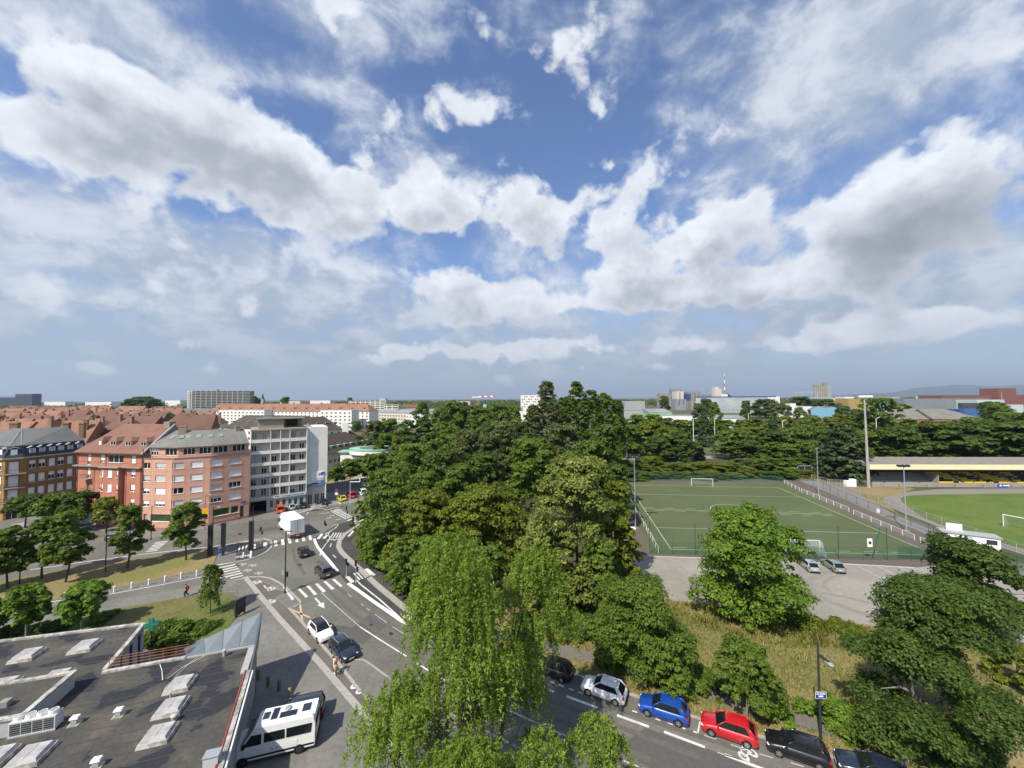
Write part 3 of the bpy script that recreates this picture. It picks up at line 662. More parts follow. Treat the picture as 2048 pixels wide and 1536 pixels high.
g = MB().box(WB + .01, WT, YW, DEP - .02, 5.6, ROOFZ + .35); g.build('gable_wall', STUC_W, wb)
org0 = Vector((0, 0, 0))
for i, (u, z, w, h) in enumerate(wins):
    r = rb.random(); sh = 0 if r < .5 else (1.0 if r < .82 else .6)
    window(wb, org0, (0, YW), (WB, YW), u, z, w, h, sh, rb.choice([SHUTB, SHUTG, SHUTB]), 2, .16, sill=False)
for z in bands:
    m = MB()
    for (u0, u1) in ((.0, .335), (.335, .512), (.512, .682), (.682, 1.0)): m.box(u0 * WB + .09, u1 * WB - .09, 0, .10, z, z + .80)
    bo = m.build('balcony_front', STUC_W, wb)
    MB().box(.05, WB - .05, .10, YW - .01, z - .02, z + .12).build('balcony_floor', CREAM, wb)
    m = MB(); m.box(.1, WB - .1, .02, .06, z + .92, z + .96); m.build('balcony_rail', GALV, wb)
for u in (0.0, .335, .512, .682, 1.0): MB().box(u * WB - .08, u * WB + .08, -.03, YW - .005, 3.95 if 0 < u < 1 else 3.3, ROOFZ).build('fin', STUC_W, wb)
MB().box(-.10, WB + .15, -.05, DEP, ROOFZ + .002, ROOFZ + .35).build('roof', mat('roof_gravel', (.28, .265, .23), .95, .15, 2), wb)
pent = MB().box(WB * .12, WB * .58, 2.5, 8, ROOFZ + .36, ROOFZ + 2.6, 0).box(WB * .58, WB * .95, 5.5, 8.5, ROOFZ + .36, ROOFZ + 2.5, 0)
pe = pent.build('penthouse', mat('penthouse_render', (.33, .27, .20), .9, .12, 1.5), wb)
MB().box(WB * .08, WB * .98, 2.0, 8.8, ROOFZ + 2.62, ROOFZ + 2.82).build('canopy', ETERN, pe)
MB().box(WB * .64, WB * .86, 5.42, 5.5, ROOFZ + .6, ROOFZ + 2.3).build('opening', BLACK, pe)
MB().box(WB * .2, WB * .36, 3.5, 5.0, ROOFZ + 2.83, ROOFZ + 3.2).build('vent_box', ZINC, pe)
# ground floor: garage mouth, shop windows, sign board
gw = WB * .285
op = [(.12, gw, .02, 3.0)]; sw = []
for c in (.372, .482, .592, .703, .808, .915): op.append((c * WB - .42, c * WB + .42, .95, 2.75)); sw.append(c * WB - .42)
m = MB(); facade(m, (0, .25), (WB, .25), 0, 3.28, op, .25); m.build('shop_front', mat('shopfront_stone', (.42, .40, .34), .85, .1, 1.5), wb)
MB().box(.12, gw, .6, 7.5, .0, .02).box(.14, gw - .02, 7.3, 7.4, 0, 3).box(.02, .12, .5, 7.3, 0, 3).box(gw, gw + .1, .5, 7.3, 0, 3).box(.1, gw, .5, 7.4, 3.02, 3.1).build('garage', mat('garage_dark', (.05, .05, .05), .9, .2, 1), wb)
TEAL = mat('teal_poster', (.03, .16, .15), .4, .25, 1.5)
for u in sw: window(wb, org0, (0, .25), (WB, .25), u, .95, .84, 1.8, 0, None, 1, .25, gm=TEAL)
sg = MB().box(-.05, WB + .02, -.10, .22, 3.30, 3.98).build('sign_board', mat('sign_pale', (.50, .55, .54), .6, .05, 2), wb)
INK = mat('sign_ink', (.03, .07, .09), .6, .05, 2); BLUE = mat('sign_blue', (.03, .12, .38), .5, .08, 2); BLUEL = mat('sign_light_blue', (.16, .35, .62), .5, .08, 2)
lettering(sg, 'La Pr\u00e9voyance', .46, INK, (.045 * WB, -.11, 3.48), 0, WB * .30)
lettering(sg, 'MUTUELLE ASSURANCES', .40, INK, (.55 * WB, -.11, 3.48), 0, WB * .40)
MB().face([(WB * .42, -.105, 3.85), (WB * .44, -.105, 3.55), (WB * .46, -.105, 3.8), (WB * .455, -.105, 3.9)]).face([(WB * .455, -.106, 3.85), (WB * .47, -.106, 3.5), (WB * .50, -.106, 3.6), (WB * .505, -.106, 3.9)]).build('logo', BLUE, sg)
# entrance under the gable wall
m = MB(); op = [(WB + .35 - WB, 1.35, .05, 2.6), (2.0, 3.1, .05, 2.6), (3.9, 5.0, .4, 2.6)]
L2 = WT - WB - .6
op = [(.3, 1.3, .05, 2.7), (L2 * .42, L2 * .42 + 1.1, .05, 2.7), (L2 * .75, L2 * .75 + .95, .05, 2.7)]
facade(m, (WB + .3, 1.9), (WB + .3 + L2, 1.9), 0, 5.6, op, .2)
m.face([(WB + .3 + L2, 1.9, 0), (WB + .3 + L2, DEP, 0), (WB + .3 + L2, DEP, 5.6), (WB + .3 + L2, 1.9, 5.6)]); m.build('entrance_wall', CREAM, wb)
for o_ in op: window(wb, org0, (WB + .3, 1.9), (WB + .3 + L2, 1.9), o_[0], o_[2], o_[1] - o_[0], o_[3] - o_[2], 0, None, 2, .2, sill=False)
MB().box(WT - .5, WT - .2, YW + .1, YW + .4, 0, 5.6).build('column', STUC_W, wb)
# wall sign with the blue mark and wave
us = WB + (WT - WB) * .28
sp = MB().box(us, WT - .9, YW - .16, YW - .01, 6.4, 8.6).build('wall_sign', WHITEP, wb)
lettering(sp, 'La Pr\u00e9voyance', .38, INK, (us + .5, YW - .17, 6.62), 0, (WT - .9 - us) * .8)
xm = us + (WT - .9 - us) * .48
MB().face([(xm, YW - .168, 8.0), (xm + .5, YW - .168, 7.5), (xm + .7, YW - .168, 8.2), (xm + .35, YW - .168, 8.0)]).face([(xm + .6, YW - .170, 7.7), (xm + 1.1, YW - .170, 7.5), (xm + 1.9, YW - .170, 8.4), (xm + .9, YW - .170, 8.45)]).build('logo', BLUE, sp)
m = MB(); npt = 14; u0 = WB + .1; u1 = WT - .7
def wv(t): return 4.75 + 1.15 * (t ** 1.2) + .28 * math.sin(t * 6.3 - .5)
for k in range(npt):
    a, b = k / npt, (k + 1) / npt
    m.face([(u0 + (u1 - u0) * a, YW - .05, wv(a)), (u0 + (u1 - u0) * b, YW - .05, wv(b)), (u0 + (u1 - u0) * b, YW - .05, wv(b) + .42), (u0 + (u1 - u0) * a, YW - .05, wv(a) + .42)], 0)
    m.face([(u0 + (u1 - u0) * a, YW - .04, wv(a) - .22), (u0 + (u1 - u0) * b, YW - .04, wv(b) - .22), (u0 + (u1 - u0) * b, YW - .04, wv(b) + .02), (u0 + (u1 - u0) * a, YW - .04, wv(a) + .02)], 1)
m.build('wave_sign', [BLUE, BLUEL], wb)

# ================================================================== pink corner house
PINK = mat('render_pink', (.61, .345, .25), .88, .08, 1.2, col2=(.54, .30, .215), big=.22)
q0, q1, q2, q3 = Xat(283, 83.2), Xat(345, 82.6), Xat(420, 85.7), Xat(497.5, 91.0)
pk = thing('corner_house', 'pale pink curved house with grey roof and skylights, next to the white block', 'house', q0)
pl = [Vector((q.x, q.y)) for q in (q0, q1, q2, q3)]
org = q0.copy(); lp = [p - Vector((q0.x, q0.y)) for p in pl]
cols = [(291.2, 13.7), (319.2, 20.5), (354.1, 24), (391.7, 24.6), (430.3, 24.6), (468.6, 24.6)]
rows_ = [12.92, 10.2, 7.55, 4.9]
rp = random.Random(11); special = {(0, 0): (0, 2), (0, 5 - 0): None}
state = {(0, 0): 0, (1, 0): .75, (2, 0): .55, (3, 0): .6, (0, 2): 1, (2, 2): 0, (3, 4): .35, (2, 5): 0, (0, 1): .8, (3, 1): .6, (3, 3): .7}
m = MB(); segs = [[], [], []]
for (px, w) in cols:
    s = 0 if px < 345 else (1 if px < 420 else 2)
    if px == 391.7: s = 1
    L = (pl[s + 1] - pl[s]).length; u0 = hit(pl[s], pl[s + 1], px - w / 2) * L; u1 = hit(pl[s], pl[s + 1], px + w / 2) * L
    segs[s].append((u0, u1))
shops = {0: [(1.4, 2.2)], 1: [], 2: []}
for s in range(3):
    L = (pl[s + 1] - pl[s]).length
    op = [(u0, u1, z, z + 1.28) for (u0, u1) in segs[s] for z in rows_]
    if s == 0: sh = [(.35, 1.25, .05, 3.35), (2.0, L - .35, 1.75, 3.3)]
    elif s == 1: sh = [(.35, L * .5 - .2, 1.75, 3.3), (L * .5 + .2, L - .35, 1.75, 3.3)]
    else: sh = [(.35, L * .48, 1.75, 3.3), (L * .52, L * .72, 1.75, 3.3), (L * .76, L * .86, .05, 3.1)]
    facade(m, lp[s], lp[s + 1], 0, 15.05, op + sh, .22)
    ci = [0, 2, 4][s]
    for k, (u0, u1) in enumerate(segs[s]):
        for r_, z in enumerate(rows_):
            st = state.get((r_, ci + k), 1.0)
            window(pk, org0, lp[s], lp[s + 1], u0, z, u1 - u0, 1.28, st, rp.choice([SHUTW, SHUTW, SHUTG]), 3 if u1 - u0 > 2.2 else 2, .22)
    for k, o_ in enumerate(sh):
        if s == 0 and k == 0: continue
        window(pk, org0, lp[s], lp[s + 1], o_[0], o_[2], o_[1] - o_[0], o_[3] - o_[2], 0, None, 1, .22, gm=mat('shop_glass_green', (.035, .065, .028), .08, .5, .5), fm=(DARKM if s == 2 and k == 2 else None), sill=not (s == 2 and k == 2))
JOINT = mat('panel_joint', (.38, .21, .155), .9, .1, 2)
for s in range(3):
    a_, b_ = lp[s], lp[s + 1]; dd = (b_ - a_); L = dd.length; an = math.atan2(dd.y, dd.x)
    for z in rows_: MB().box(.05, L - .05, -.006, .002, z - .62, z - .585).build('panel_joint', JOINT, pk, (a_.x, a_.y, 0), an)
    for (u0, u1) in segs[s]: MB().box(u1 + .25, u1 + .285, -.007, .002, 4.2, 14.9).build('panel_joint', JOINT, pk, (a_.x, a_.y, 0), an)
bk = [Vector(q) for q in offset(lp, 11)]
m.face([(*lp[3], 0), (*bk[3], 0), (*bk[3], 15.05), (*lp[3], 15.05)]); m.face([(*bk[0], 0), (*lp[0], 0), (*lp[0], 15.05), (*bk[0], 15.05)])
for k in range(3): m.face([(*bk[k + 1], 0), (*bk[k], 0), (*bk[k], 17), (*bk[k + 1], 17)])
m.build('wall', PINK, pk)
m = MB(); m.box(.36, 1.24, .23, 1.5, .02, 3.34); m.build('doorway', mat('recess_grey', (.30, .26, .24), .9, .1, 1), pk, None, math.atan2((lp[1] - lp[0]).y, (lp[1] - lp[0]).x))
MB().strip([tuple(p) for p in offset(lp, -.03)], .12, 14.98, 15.22).build('cornice', mat('terrace_edge', (.24, .15, .12), .9, .1, 2), pk)
MB().strip([tuple(p) for p in offset(lp, -.02)], .06, .0, .55).build('plinth', mat('plinth_red', (.36, .17, .13), .9, .12, 2), pk)
tl = [Vector(q) for q in offset(lp, 1.2)]
m = MB()
for k in range(3): m.face([(*lp[k], 15.02), (*lp[k + 1], 15.02), (*bk[k + 1], 15.02), (*bk[k], 15.02)])
m.build('terrace', mat('terrace_floor', (.25, .2, .17), .9, .1, 2), pk)
m = MB(); topw = {0: [(.05 * 1, .3), (.55, .95)], 1: [(.15, .5), (.62, 1.0)], 2: [(.05, .42), (.55, .90)]}
for s in range(3):
    L = (tl[s + 1] - tl[s]).length; op = []
    for (f0, f1) in topw[s]:
        u0, u1 = max(.1, f0 * L), min(L - .1, f1 * L); op.append((u0, u1, 15.6, 17.1))
    facade(m, tl[s], tl[s + 1], 15.03, 17.5, op, .18)
    for o_ in op: window(pk, org0, tl[s], tl[s + 1], o_[0], 15.6, o_[1] - o_[0], 1.5, rp.choice([0, 0, .5, .45]), SHUTW, 3 if o_[1] - o_[0] > 1.6 else 2, .18, sill=False)
m.build('upper_wall', PINK, pk)
MB().path([(p[0], p[1], 15.95) for p in offset(lp, .12)], .025).path([(p[0], p[1], 15.5) for p in offset(lp, .12)], .02).build('terrace_rail', DARKM, pk)
m = MB(); pr = roofloft(m, lp, [(.65, 17.35, 0), (6.3, 20.6, 0), (11.5, 17.0, 0)], (0, 0)); m.build('roof', ETERN, pk)
ro = [o for o in pk.children if o.name.startswith('roof')][0]
rl = offset(lp, .65)
for px_ in (322, 347, 379, 401, 426, 460):
    s = 0 if px_ < 345 else (1 if px_ < 420 else 2)
    f = hit(pl[s] + Vector((.0, 2.0)), pl[s + 1] + Vector((0, 2.0)), px_); f = min(max(f, .05), .95)
    a, b = lp[s], lp[s + 1]; d = (b - a).normalized(); nn = Vector((-d.y, d.x)); c = a + (b - a) * f + nn * 4.1; z = 17.35 + 3.25 * (3.45 / 5.65)
    sl = math.atan2(3.25, 5.65); Mx = Matrix.Rotation(sl, 4, 'X'); k = MB(Mx).box(-.42, .42, -.6, .6, .02, .12, 0).box(-.33, .33, -.5, .5, .121, .13, 1)
    k.build('skylight', [ZINC, glass('skylight_glass', (.22, .30, .30), .1)], pk, (c.x, c.y, z), math.atan2(d.y, d.x))
for (f, y, h) in ((.36, 5.9, 21.7), (.93, 5.6, 21.3)):
    p, d = pt_on([tuple(q) for q in lp], f * length([tuple(q) for q in lp])); c = p + Vector((-d.y, d.x)) * y
    MB().box(-.9 if f < .5 else -.4, .5, -.4, .4, 19.5, h).box(-.95 if f < .5 else -.45, .55, -.45, .45, h - .2, h - .08).build('chimney', mat('chimney_render', (.30, .25, .19), .9, .15, 3), pk, (c.x, c.y, 0), math.atan2(d.y, d.x))
MB().box(-.9, .9, -.02, .05, 3.7, 4.05).build('street_sign', BLUE, pk, (lp[3].x - .9 * (lp[3] - lp[2]).normalized().x * 1.2, lp[3].y - 1.1 * (lp[3] - lp[2]).normalized().y - .08, 0), math.atan2((lp[3] - lp[2]).y, (lp[3] - lp[2]).x)).scale = (.5, 1, 1)
gu = MB(); gu.tube((*lp[0], 0), (*lp[0], 17.2), .06); gu.build('downpipe', mat('pipe_brown', (.16, .08, .06), .6, .1, 2), pk, (0, -.12, 0))

# ================================================================== red house with tiled roof
REDW = mat('render_red', (.46, .19, .125), .88, .10, 1.2, col2=(.39, .155, .10), big=.22)
STONE = mat('window_stone', (.30, .25, .22), .9, .1, 2)
r0, r1 = Xat(151, 87.6), Xat(282.6, 83.7)
rh = thing('town_house', 'brick-red plastered house with red tiled hip roof and bay window, between ochre and pink houses', 'house', r0, math.atan2((r1 - r0).y, (r1 - r0).x))
RL = (Vector((r1.x, r1.y)) - Vector((r0.x, r0.y))).length
R0, R1 = Vector((r0.x, r0.y)), Vector((r1.x, r1.y))
def ru(px): return hit(R0, R1, px) * RL
rz = [13.9, 10.85, 7.75, 4.6]
op = []; ws_ = []
for z in rz:
    hh = 1.65
    for px, w in ((201.6, 1.25), (264, 1.25)): u = ru(px); op.append((u - w / 2, u + w / 2, z, z + hh)); ws_.append((u - w / 2, z, w, hh, 2))
    u = ru(175); op.append((u - .5, u + .5, z - .65, z + hh)); ws_.append((u - .5, z - .65, 1.0, hh + .65, 2))
ub0, ub1 = ru(206), ru(246); ub0 = ru(211); UB = ub1 - ub0
zt = rz[0]; op.append((ub0 + .3, ub1 - .3, zt, zt + 1.65)); ws_.append((ub0 + .3, zt, UB - .6, 1.65, 3))
sh_ = [(.8, 2.6, .3, 2.9), (3.4, 5.4, .05, 2.9), (7.2, 9.6, .3, 2.9), (11.0, min(13.0, RL - .4), .3, 2.9)]
m = MB(); facade(m, (0, 0), (RL, 0), 0, 16.2, op + sh_, .2, 0)
m.face([(0, 0, 0), (0, 11, 0), (0, 11, 16.2), (0, 0, 16.2)][::-1]); m.face([(RL, 0, 0), (RL, 11, 0), (RL, 11, 16.2), (RL, 0, 16.2)]); m.face([(0, 11, 0), (RL, 11, 0), (RL, 11, 16.2), (0, 11, 16.2)][::-1])
m.build('wall', REDW, rh)
rr = random.Random(5)
for (u, z, w, hh, pn) in ws_: window(rh, org0, (0, 0), (RL, 0), u, z, w, hh, rr.choice([0, .5, 1, 1, .75, .65]), SHUTW, pn, .2)
for (u0, u1, z0, z1) in sh_: window(rh, org0, (0, 0), (RL, 0), u0, z0, u1 - u0, z1 - z0, 0, None, 2, .2, sill=False)
for x_ in (.15, ub0 - .2, RL - .25): MB().tube((x_, -.08, 0), (x_, -.08, 12.9), .05, n=6).tube((x_, -.08, 13.2), (x_, -.08, 15.9), .05, n=6).build('downpipe', mat('pipe_brown', (.16, .08, .06)), rh)
# bay projecting one metre, three storeys
m = MB(); bop = []
for z in rz[1:]: bop += [(.2, .62, z, z + 1.65), (UB / 2 - .62, UB / 2 + .62, z, z + 1.65), (UB - .62, UB - .2, z, z + 1.65)]
facade(m, (ub0, -1.0), (ub1, -1.0), 3.4, 13.0, bop, .15); m.face([(ub0, -1.0, 3.4), (ub0, 0, 3.4), (ub0, 0, 13.0), (ub0, -1.0, 13.0)][::-1]); m.face([(ub1, -1, 3.4), (ub1, 0, 3.4), (ub1, 0, 13.0), (ub1, -1, 13.0)])
m.face([(ub0, -1, 3.4), (ub1, -1, 3.4), (ub1, 0, 3.4), (ub0, 0, 3.4)]); by = m.build('bay', REDW, rh)
for b_ in bop: window(by, org0, (ub0, -1), (ub1, -1), b_[0], b_[2], b_[1] - b_[0], 1.65, rr.choice([1, .6, 1]), SHUTW, 1 if b_[1] - b_[0] < .6 else 2, .15)
MB().box(-.35, RL + .05, -.75, 0.0, 12.95, 13.15).box(ub0 - .25, ub1 + .25, -1.45, -.76, 12.95, 13.15).build('ledge', STONE, rh)
MB().path([(-.3, -.68, 14.0), (ub0 - .2, -.68, 14.0), (ub0 - .2, -1.38, 14.0), (ub1 + .2, -1.38, 14.0), (ub1 + .2, -.68, 14.0), (RL, -.68, 14.0)], .03).build('ledge_rail', DARKM, rh)
for z in (10.2, 7.1, 4.0):
    u = ru(175); b = MB().box(u - 1.0, u + 1.0, -1.0, 0, z - .15, z); b.build('balcony', STONE, rh)
    k = MB()
    for n_ in range(9): k.tube((u - .95 + n_ * .2375, -.95, z), (u - .95 + n_ * .2375, -.95, z + .95), .015, n=4)
    k.path([(u - .95, -.02, z + .95), (u - .95, -.95, z + .95), (u + .95, -.95, z + .95), (u + .95, -.02, z + .95)], .025); k.build('balcony_rail', DARKM, rh)
for px in (186, 208, 250, 279): MB().box(ru(px) - .12, ru(px) + .12, -.10, -.002, 3.4, 12.94).build('pilaster', REDW, rh)
m = MB(); m.face([(-.5, -.6, 16.0), (RL + .1, -.6, 16.0), (RL + .1, 6, 22.0), (4.3, 6, 22.0)]); m.face([(-.5, -.6, 16.0), (4.3, 6, 22.0), (-.5, 11.6, 16.0)]); m.face([(-.5, 11.6, 16.0), (4.3, 6, 22.0), (RL + .1, 6, 22.0), (RL + .1, 11.6, 16.0)])
m.face([(RL + .1, -.6, 16), (RL + .1, 11.6, 16), (RL + .1, 6, 22)])
# courses of tiles as thin steps
sl = (22.0 - 16.0) / 6.6
for k in range(24):
    y = -.55 + k * .265; z = 16 + (y + .6) * sl; x0 = -.5 + 4.8 * (y + .6) / 6.6
    m.face([(x0 + .02, y, z + .05), (RL + .08, y, z + .05), (RL + .08, y + .25, z + .05 + .25 * sl - .035), (x0 + .2, y + .25, z + .05 + .25 * sl - .035)]); m.face([(x0 + .02, y, z), (RL + .08, y, z), (RL + .08, y, z + .05), (x0 + .02, y, z + .05)])
rf = m.build('roof', TILER, rh)
MB().box(-.5, RL + .1, -.72, -.55, 15.85, 16.05).build('gutter', mat('gutter_brown', (.13, .07, .055), .6, .1, 2), rh)
for px in (182.7, 208.8, 239, 270):
    w = 1.7 if px > 190 else 1.0; u = ru(px) + .55; y = 1.0; zb = 16 + 1.6 * sl
    k = MB(); k.box(u - w / 2, u + w / 2, y, y + 2.2, zb - .3, zb + 1.05, 0)
    zr = zb + 1.9; e = .18
    k.face([(u - w / 2 - e, y - .2, zb + 1.0), (u + w / 2 + e, y - .2, zb + 1.0), (u, y + .5, zr)], 1)
    k.face([(u - w / 2 - e, y - .2, zb + 1.0), (u, y + .5, zr), (u, y + 2.6, zr + .1), (u - w / 2 - e, y + 2.0, zb + 1.05)], 1)
    k.face([(u + w / 2 + e, y - .2, zb + 1.0), (u + w / 2 + e, y + 2.0, zb + 1.05), (u, y + 2.6, zr + .1), (u, y + .5, zr)], 1)
    dm = k.build('dormer', [mat('dormer_cheek', (.40, .36, .32), .9, .1, 2), TILER], rh)
    window(dm, org0, (u - w / 2, y - .17), (u + w / 2, y - .17), .08, zb + .12, w - .16, .85, 1 if w < 1.2 else 0, SHUTW, 2, .1, sill=False)
MB().box(RL - 1.9, RL - .2, 5.2, 6.6, 20.5, 22.6).box(RL + .11, RL + .32, -.7, 11.7, 15.9, 16.1).build('chimney', mat('party_wall', (.25, .22, .17), .9, .15, 2), rh)
MB().face([(RL + .12, -.7, 16.05), (RL + .45, -.7, 16.05), (RL + .45, 6, 22.15), (RL + .12, 6, 22.15)]).face([(RL + .45, -.7, 16.05), (RL + .45, -.7, 15.7), (RL + .45, 6, 21.6), (RL + .45, 6, 22.15)]).build('verge_flashing', ZINC, rh)
MB().face([(RL + .30, -.5, 15), (RL + .30, 11, 15), (RL + .30, 6, 21.8)]).build('party_wall', mat('party_wall', (.25, .22, .17), .9, .15, 2), rh)

# ================================================================== ochre house with mansard
OCHRE = mat('render_ochre', (.33, .20, .065), .88, .14, 1.0, col2=(.28, .16, .055), big=.3); OCHT = mat('sandstone_trim', (.22, .105, .06), .9, .12, 2)
e = [Xat(-75, 95), Xat(5, 89.8), Xat(40, 91.7), Xat(168, 103.2)]
oh = thing('mansard_house', 'ochre brick corner house with dark slate mansard roof and balconies', 'house', e[1])
ol = [Vector((q.x - e[1].x, q.y - e[1].y)) for q in e]; OE = 14.25
m = MB(); rr = random.Random(9)
tr = MB()
def facs(k, ops): facade(m, ol[k], ol[k + 1], 0, OE, ops, .2)
L0, L1, L2_ = [(ol[k + 1] - ol[k]).length for k in range(3)]
zo = [11.45, 8.2, 4.95]
o0 = [(L0 - 2.4 - 3.0 * k, L0 - 1.25 - 3.0 * k, z, z + 1.9) for k in range(3) for z in zo]
o1 = [(L1 / 2 - .75, L1 / 2 + .75, z - .75, z + 1.9) for z in zo] + [(L1 / 2 - .9, L1 / 2 + .9, .05, 3.0)]
gw_ = [Vector((e[2].x, e[2].y)), Vector((e[3].x, e[3].y))]
o2 = []
for px in (61.2, 80.7, 100.5, 118.5, 136.7, 156):
    u = hit(gw_[0], gw_[1], px) * L2_; o2 += [(u - .6, u + .6, z, z + 1.9) for z in zo] + [(u - .7, u + .7, 1.0, 3.0)]
for k, oo in ((0, o0), (1, o1), (2, o2)):
    facs(k, oo)
    for o_ in oo:
        door = o_[3] - o_[2] > 2.5
        window(oh, org0, ol[k], ol[k + 1], o_[0], o_[2], o_[1] - o_[0], o_[3] - o_[2], (1 if door and o_[2] > 1 else rr.choice([1, 1, .5, .45, .9])) if o_[2] > 1.5 else 0, SHUTW, 2, .2, sill=not door)
        # stone surround, proud of the wall
        a, b = ol[k], ol[k + 1]; d = (b - a).normalized(); nn = Vector((d.y, -d.x))
        def bx(u0, u1, z0, z1):
            p = [a + d * u0, a + d * u1]; tr = MB(); tr.prism([(p[0] + nn * .001)[:], (p[1] + nn * .001)[:], (p[1] + nn * .05)[:], (p[0] + nn * .05)[:]], z0, z1, bottom=True); tr.build('window_surround', OCHT, oh)
        if o_[2] > 1.5: bx(o_[0] - .22, o_[0], o_[2] - .2, o_[3] + .2); bx(o_[1], o_[1] + .22, o_[2] - .2, o_[3] + .2); bx(o_[0], o_[1], o_[3], o_[3] + .2)
bo_ = [Vector(q) for q in offset(ol, 13)]
m.face([(*ol[3], 0), (*bo_[3], 0), (*bo_[3], OE), (*ol[3], OE)])
for k in range(3): m.face([(*bo_[k + 1], 0), (*bo_[k], 0), (*bo_[k], OE), (*bo_[k + 1], OE)])
m.build('wall', OCHRE, oh)
for z, w, mm in ((14.0, .5, mat('cornice_stone', (.42, .36, .26), .9, .1, 2)), (7.35, .14, OCHT), (4.1, .14, OCHT)):
    MB().strip([tuple(p) for p in offset(ol, -w / 2 + .02)], w, z, z + (.3 if w > .3 else .28)).build('cornice', mm, oh)
m = MB(); roofloft(m, ol, [(-.35, OE + .07, 0), (.75, 17.0, 0)], close=False); m.build('mansard', SLATED, oh)
fo = [Vector(q) for q in offset(ol, .68)]; bo2 = [Vector(q) for q in offset(ol, 13.2)]
_g = Xat(37, 98.5); g1 = Vector((_g.x - e[1].x, _g.y - e[1].y))
g0 = (fo[0] + bo2[0]) / 2; g2 = (fo[3] + bo2[3]) / 2
m = MB(); v3 = lambda p, z: (p.x, p.y, z)
m.face([v3(fo[2], 17.05), v3(fo[3], 17.05), v3(g2, 20.6), v3(g1, 20.6)]); m.face([v3(fo[1], 17.05), v3(fo[2], 17.05), v3(g1, 20.6)]); m.face([v3(fo[0], 17.05), v3(fo[1], 17.05), v3(g1, 20.6), v3(g0, 20.6)])
bc = (bo2[1] + bo2[2]) / 2
m.face([v3(g1, 20.6), v3(g2, 20.6), v3(bo2[3], 15), v3(bc, 15)]); m.face([v3(g0, 20.6), v3(g1, 20.6), v3(bc, 15), v3(bo2[0], 15)]); m.face([v3(fo[3], 17.05), v3(bo2[3], 15), v3(g2, 20.6)]); m.build('roof', SLATE, oh)
for p_, q_ in ((fo[1], g1), (fo[2], g1)): MB().tube(v3(p_, 17.1), v3(q_, 20.66), .07, n=5).build('hip_flashing', ZINC, oh)
for k in range(3):
    a, b = ol[k], ol[k + 1]; d = (b - a).normalized(); nn = Vector((-d.y, d.x)); us_ = {0: [L0 - 1.8, L0 - 4.8, L0 - 7.8], 1: [L1 / 2], 2: sorted({o_[0] + .6 for o_ in o2})}[k]
    for u in us_:
        c = a + d * u + nn * .1
        g = MB(); g.box(-.62, .62, 0, 1.0, OE + .45, OE + 2.1, 0); g.face([(-.8, -.15, OE + 2.1), (.8, -.15, OE + 2.1), (.8, 1.2, OE + 2.2), (.0, 1.2, OE + 2.7), (-.8, 1.2, OE + 2.2)], 0); g.face([(-.8, -.15, OE + 2.1), (0, -.15, OE + 2.5), (.0, 1.2, OE + 2.75), (-.8, 1.2, OE + 2.3)], 1); g.face([(.8, -.15, OE + 2.1), (.8, 1.2, OE + 2.3), (0, 1.2, OE + 2.75), (0, -.15, OE + 2.5)], 1); g.face([(-.8, -.15, OE + 2.1), (.8, -.15, OE + 2.1), (0, -.15, OE + 2.5)], 0)
        dm = g.build('dormer', [SLATED, ZINC], oh, (c.x, c.y, 0), math.atan2(d.y, d.x))
        window(dm, org0, (-.62, -.08), (.62, -.08), .12, OE + .5, 1.0, 1.5, rr.choice([1, 1, .9]), SHUTW, 2, .05, sill=False)
for z in (10.6, 7.35, 4.1):
    a, b = ol[1], ol[2]; d = (b - a).normalized(); nn = Vector((d.y, -d.x)); c = a + d * (L1 / 2)
    g = MB().box(-1.9, 1.9, -1.1, -.03, z - .18, z)
    g.build('balcony', STONE, oh, (c.x, c.y, 0), math.atan2(d.y, d.x))
    k = MB()
    for n_ in range(13): k.tube((-1.85 + n_ * .308, -1.05, z), (-1.85 + n_ * .308, -1.05, z + 1.0), .02, n=4)
    k.path([(-1.85, -.05, z + 1.0), (-1.85, -1.05, z + 1.0), (1.85, -1.05, z + 1.0), (1.85, -.05, z + 1.0)], .03); k.build('balcony_rail', DARKM, oh, (c.x, c.y, 0), math.atan2(d.y, d.x))
for (px, D, w, h) in ((23, 101, 1.5, 22.0), (128, 107, 1.2, 21.6), (160, 109, 1.0, 21.4)):
    q = Xat(px, D); MB().box(-w / 2, w / 2, -.6, .6, 17, h).box(-w / 2 - .1, w / 2 + .1, -.7, .7, h - .4, h - .2).build('chimney', BRICKC, oh, (q.x - e[1].x, q.y - e[1].y, 0), .4)
# ------------------------------------------------------------------ town and works beyond
def V2(px, D): q = Xat(px, D); return Vector((q.x, q.y))
CREAMF = mat('far_cream', (.55, .51, .43), .9, .08, .4); WHITEF = mat('far_white', (.70, .69, .66), .9, .06, .4)
BROWNR = mat('roof_brown', (.075, .055, .048), .9, .14, 1.0, col2=(.09, .066, .056), big=.15)
COPPER = mat('copper_green', (.20, .42, .34), .8, .12, 1.5, col2=(.26, .50, .40), big=.3)
GREYW = mat('far_grey', (.33, .34, .34), .9, .08, .3); DKGREY = mat('far_dark', (.06, .065, .07), .7, .1, .5)
METALR = mat('metal_roof', (.25, .27, .285), .65, .12, .3, col2=(.21, .225, .24), big=.05)
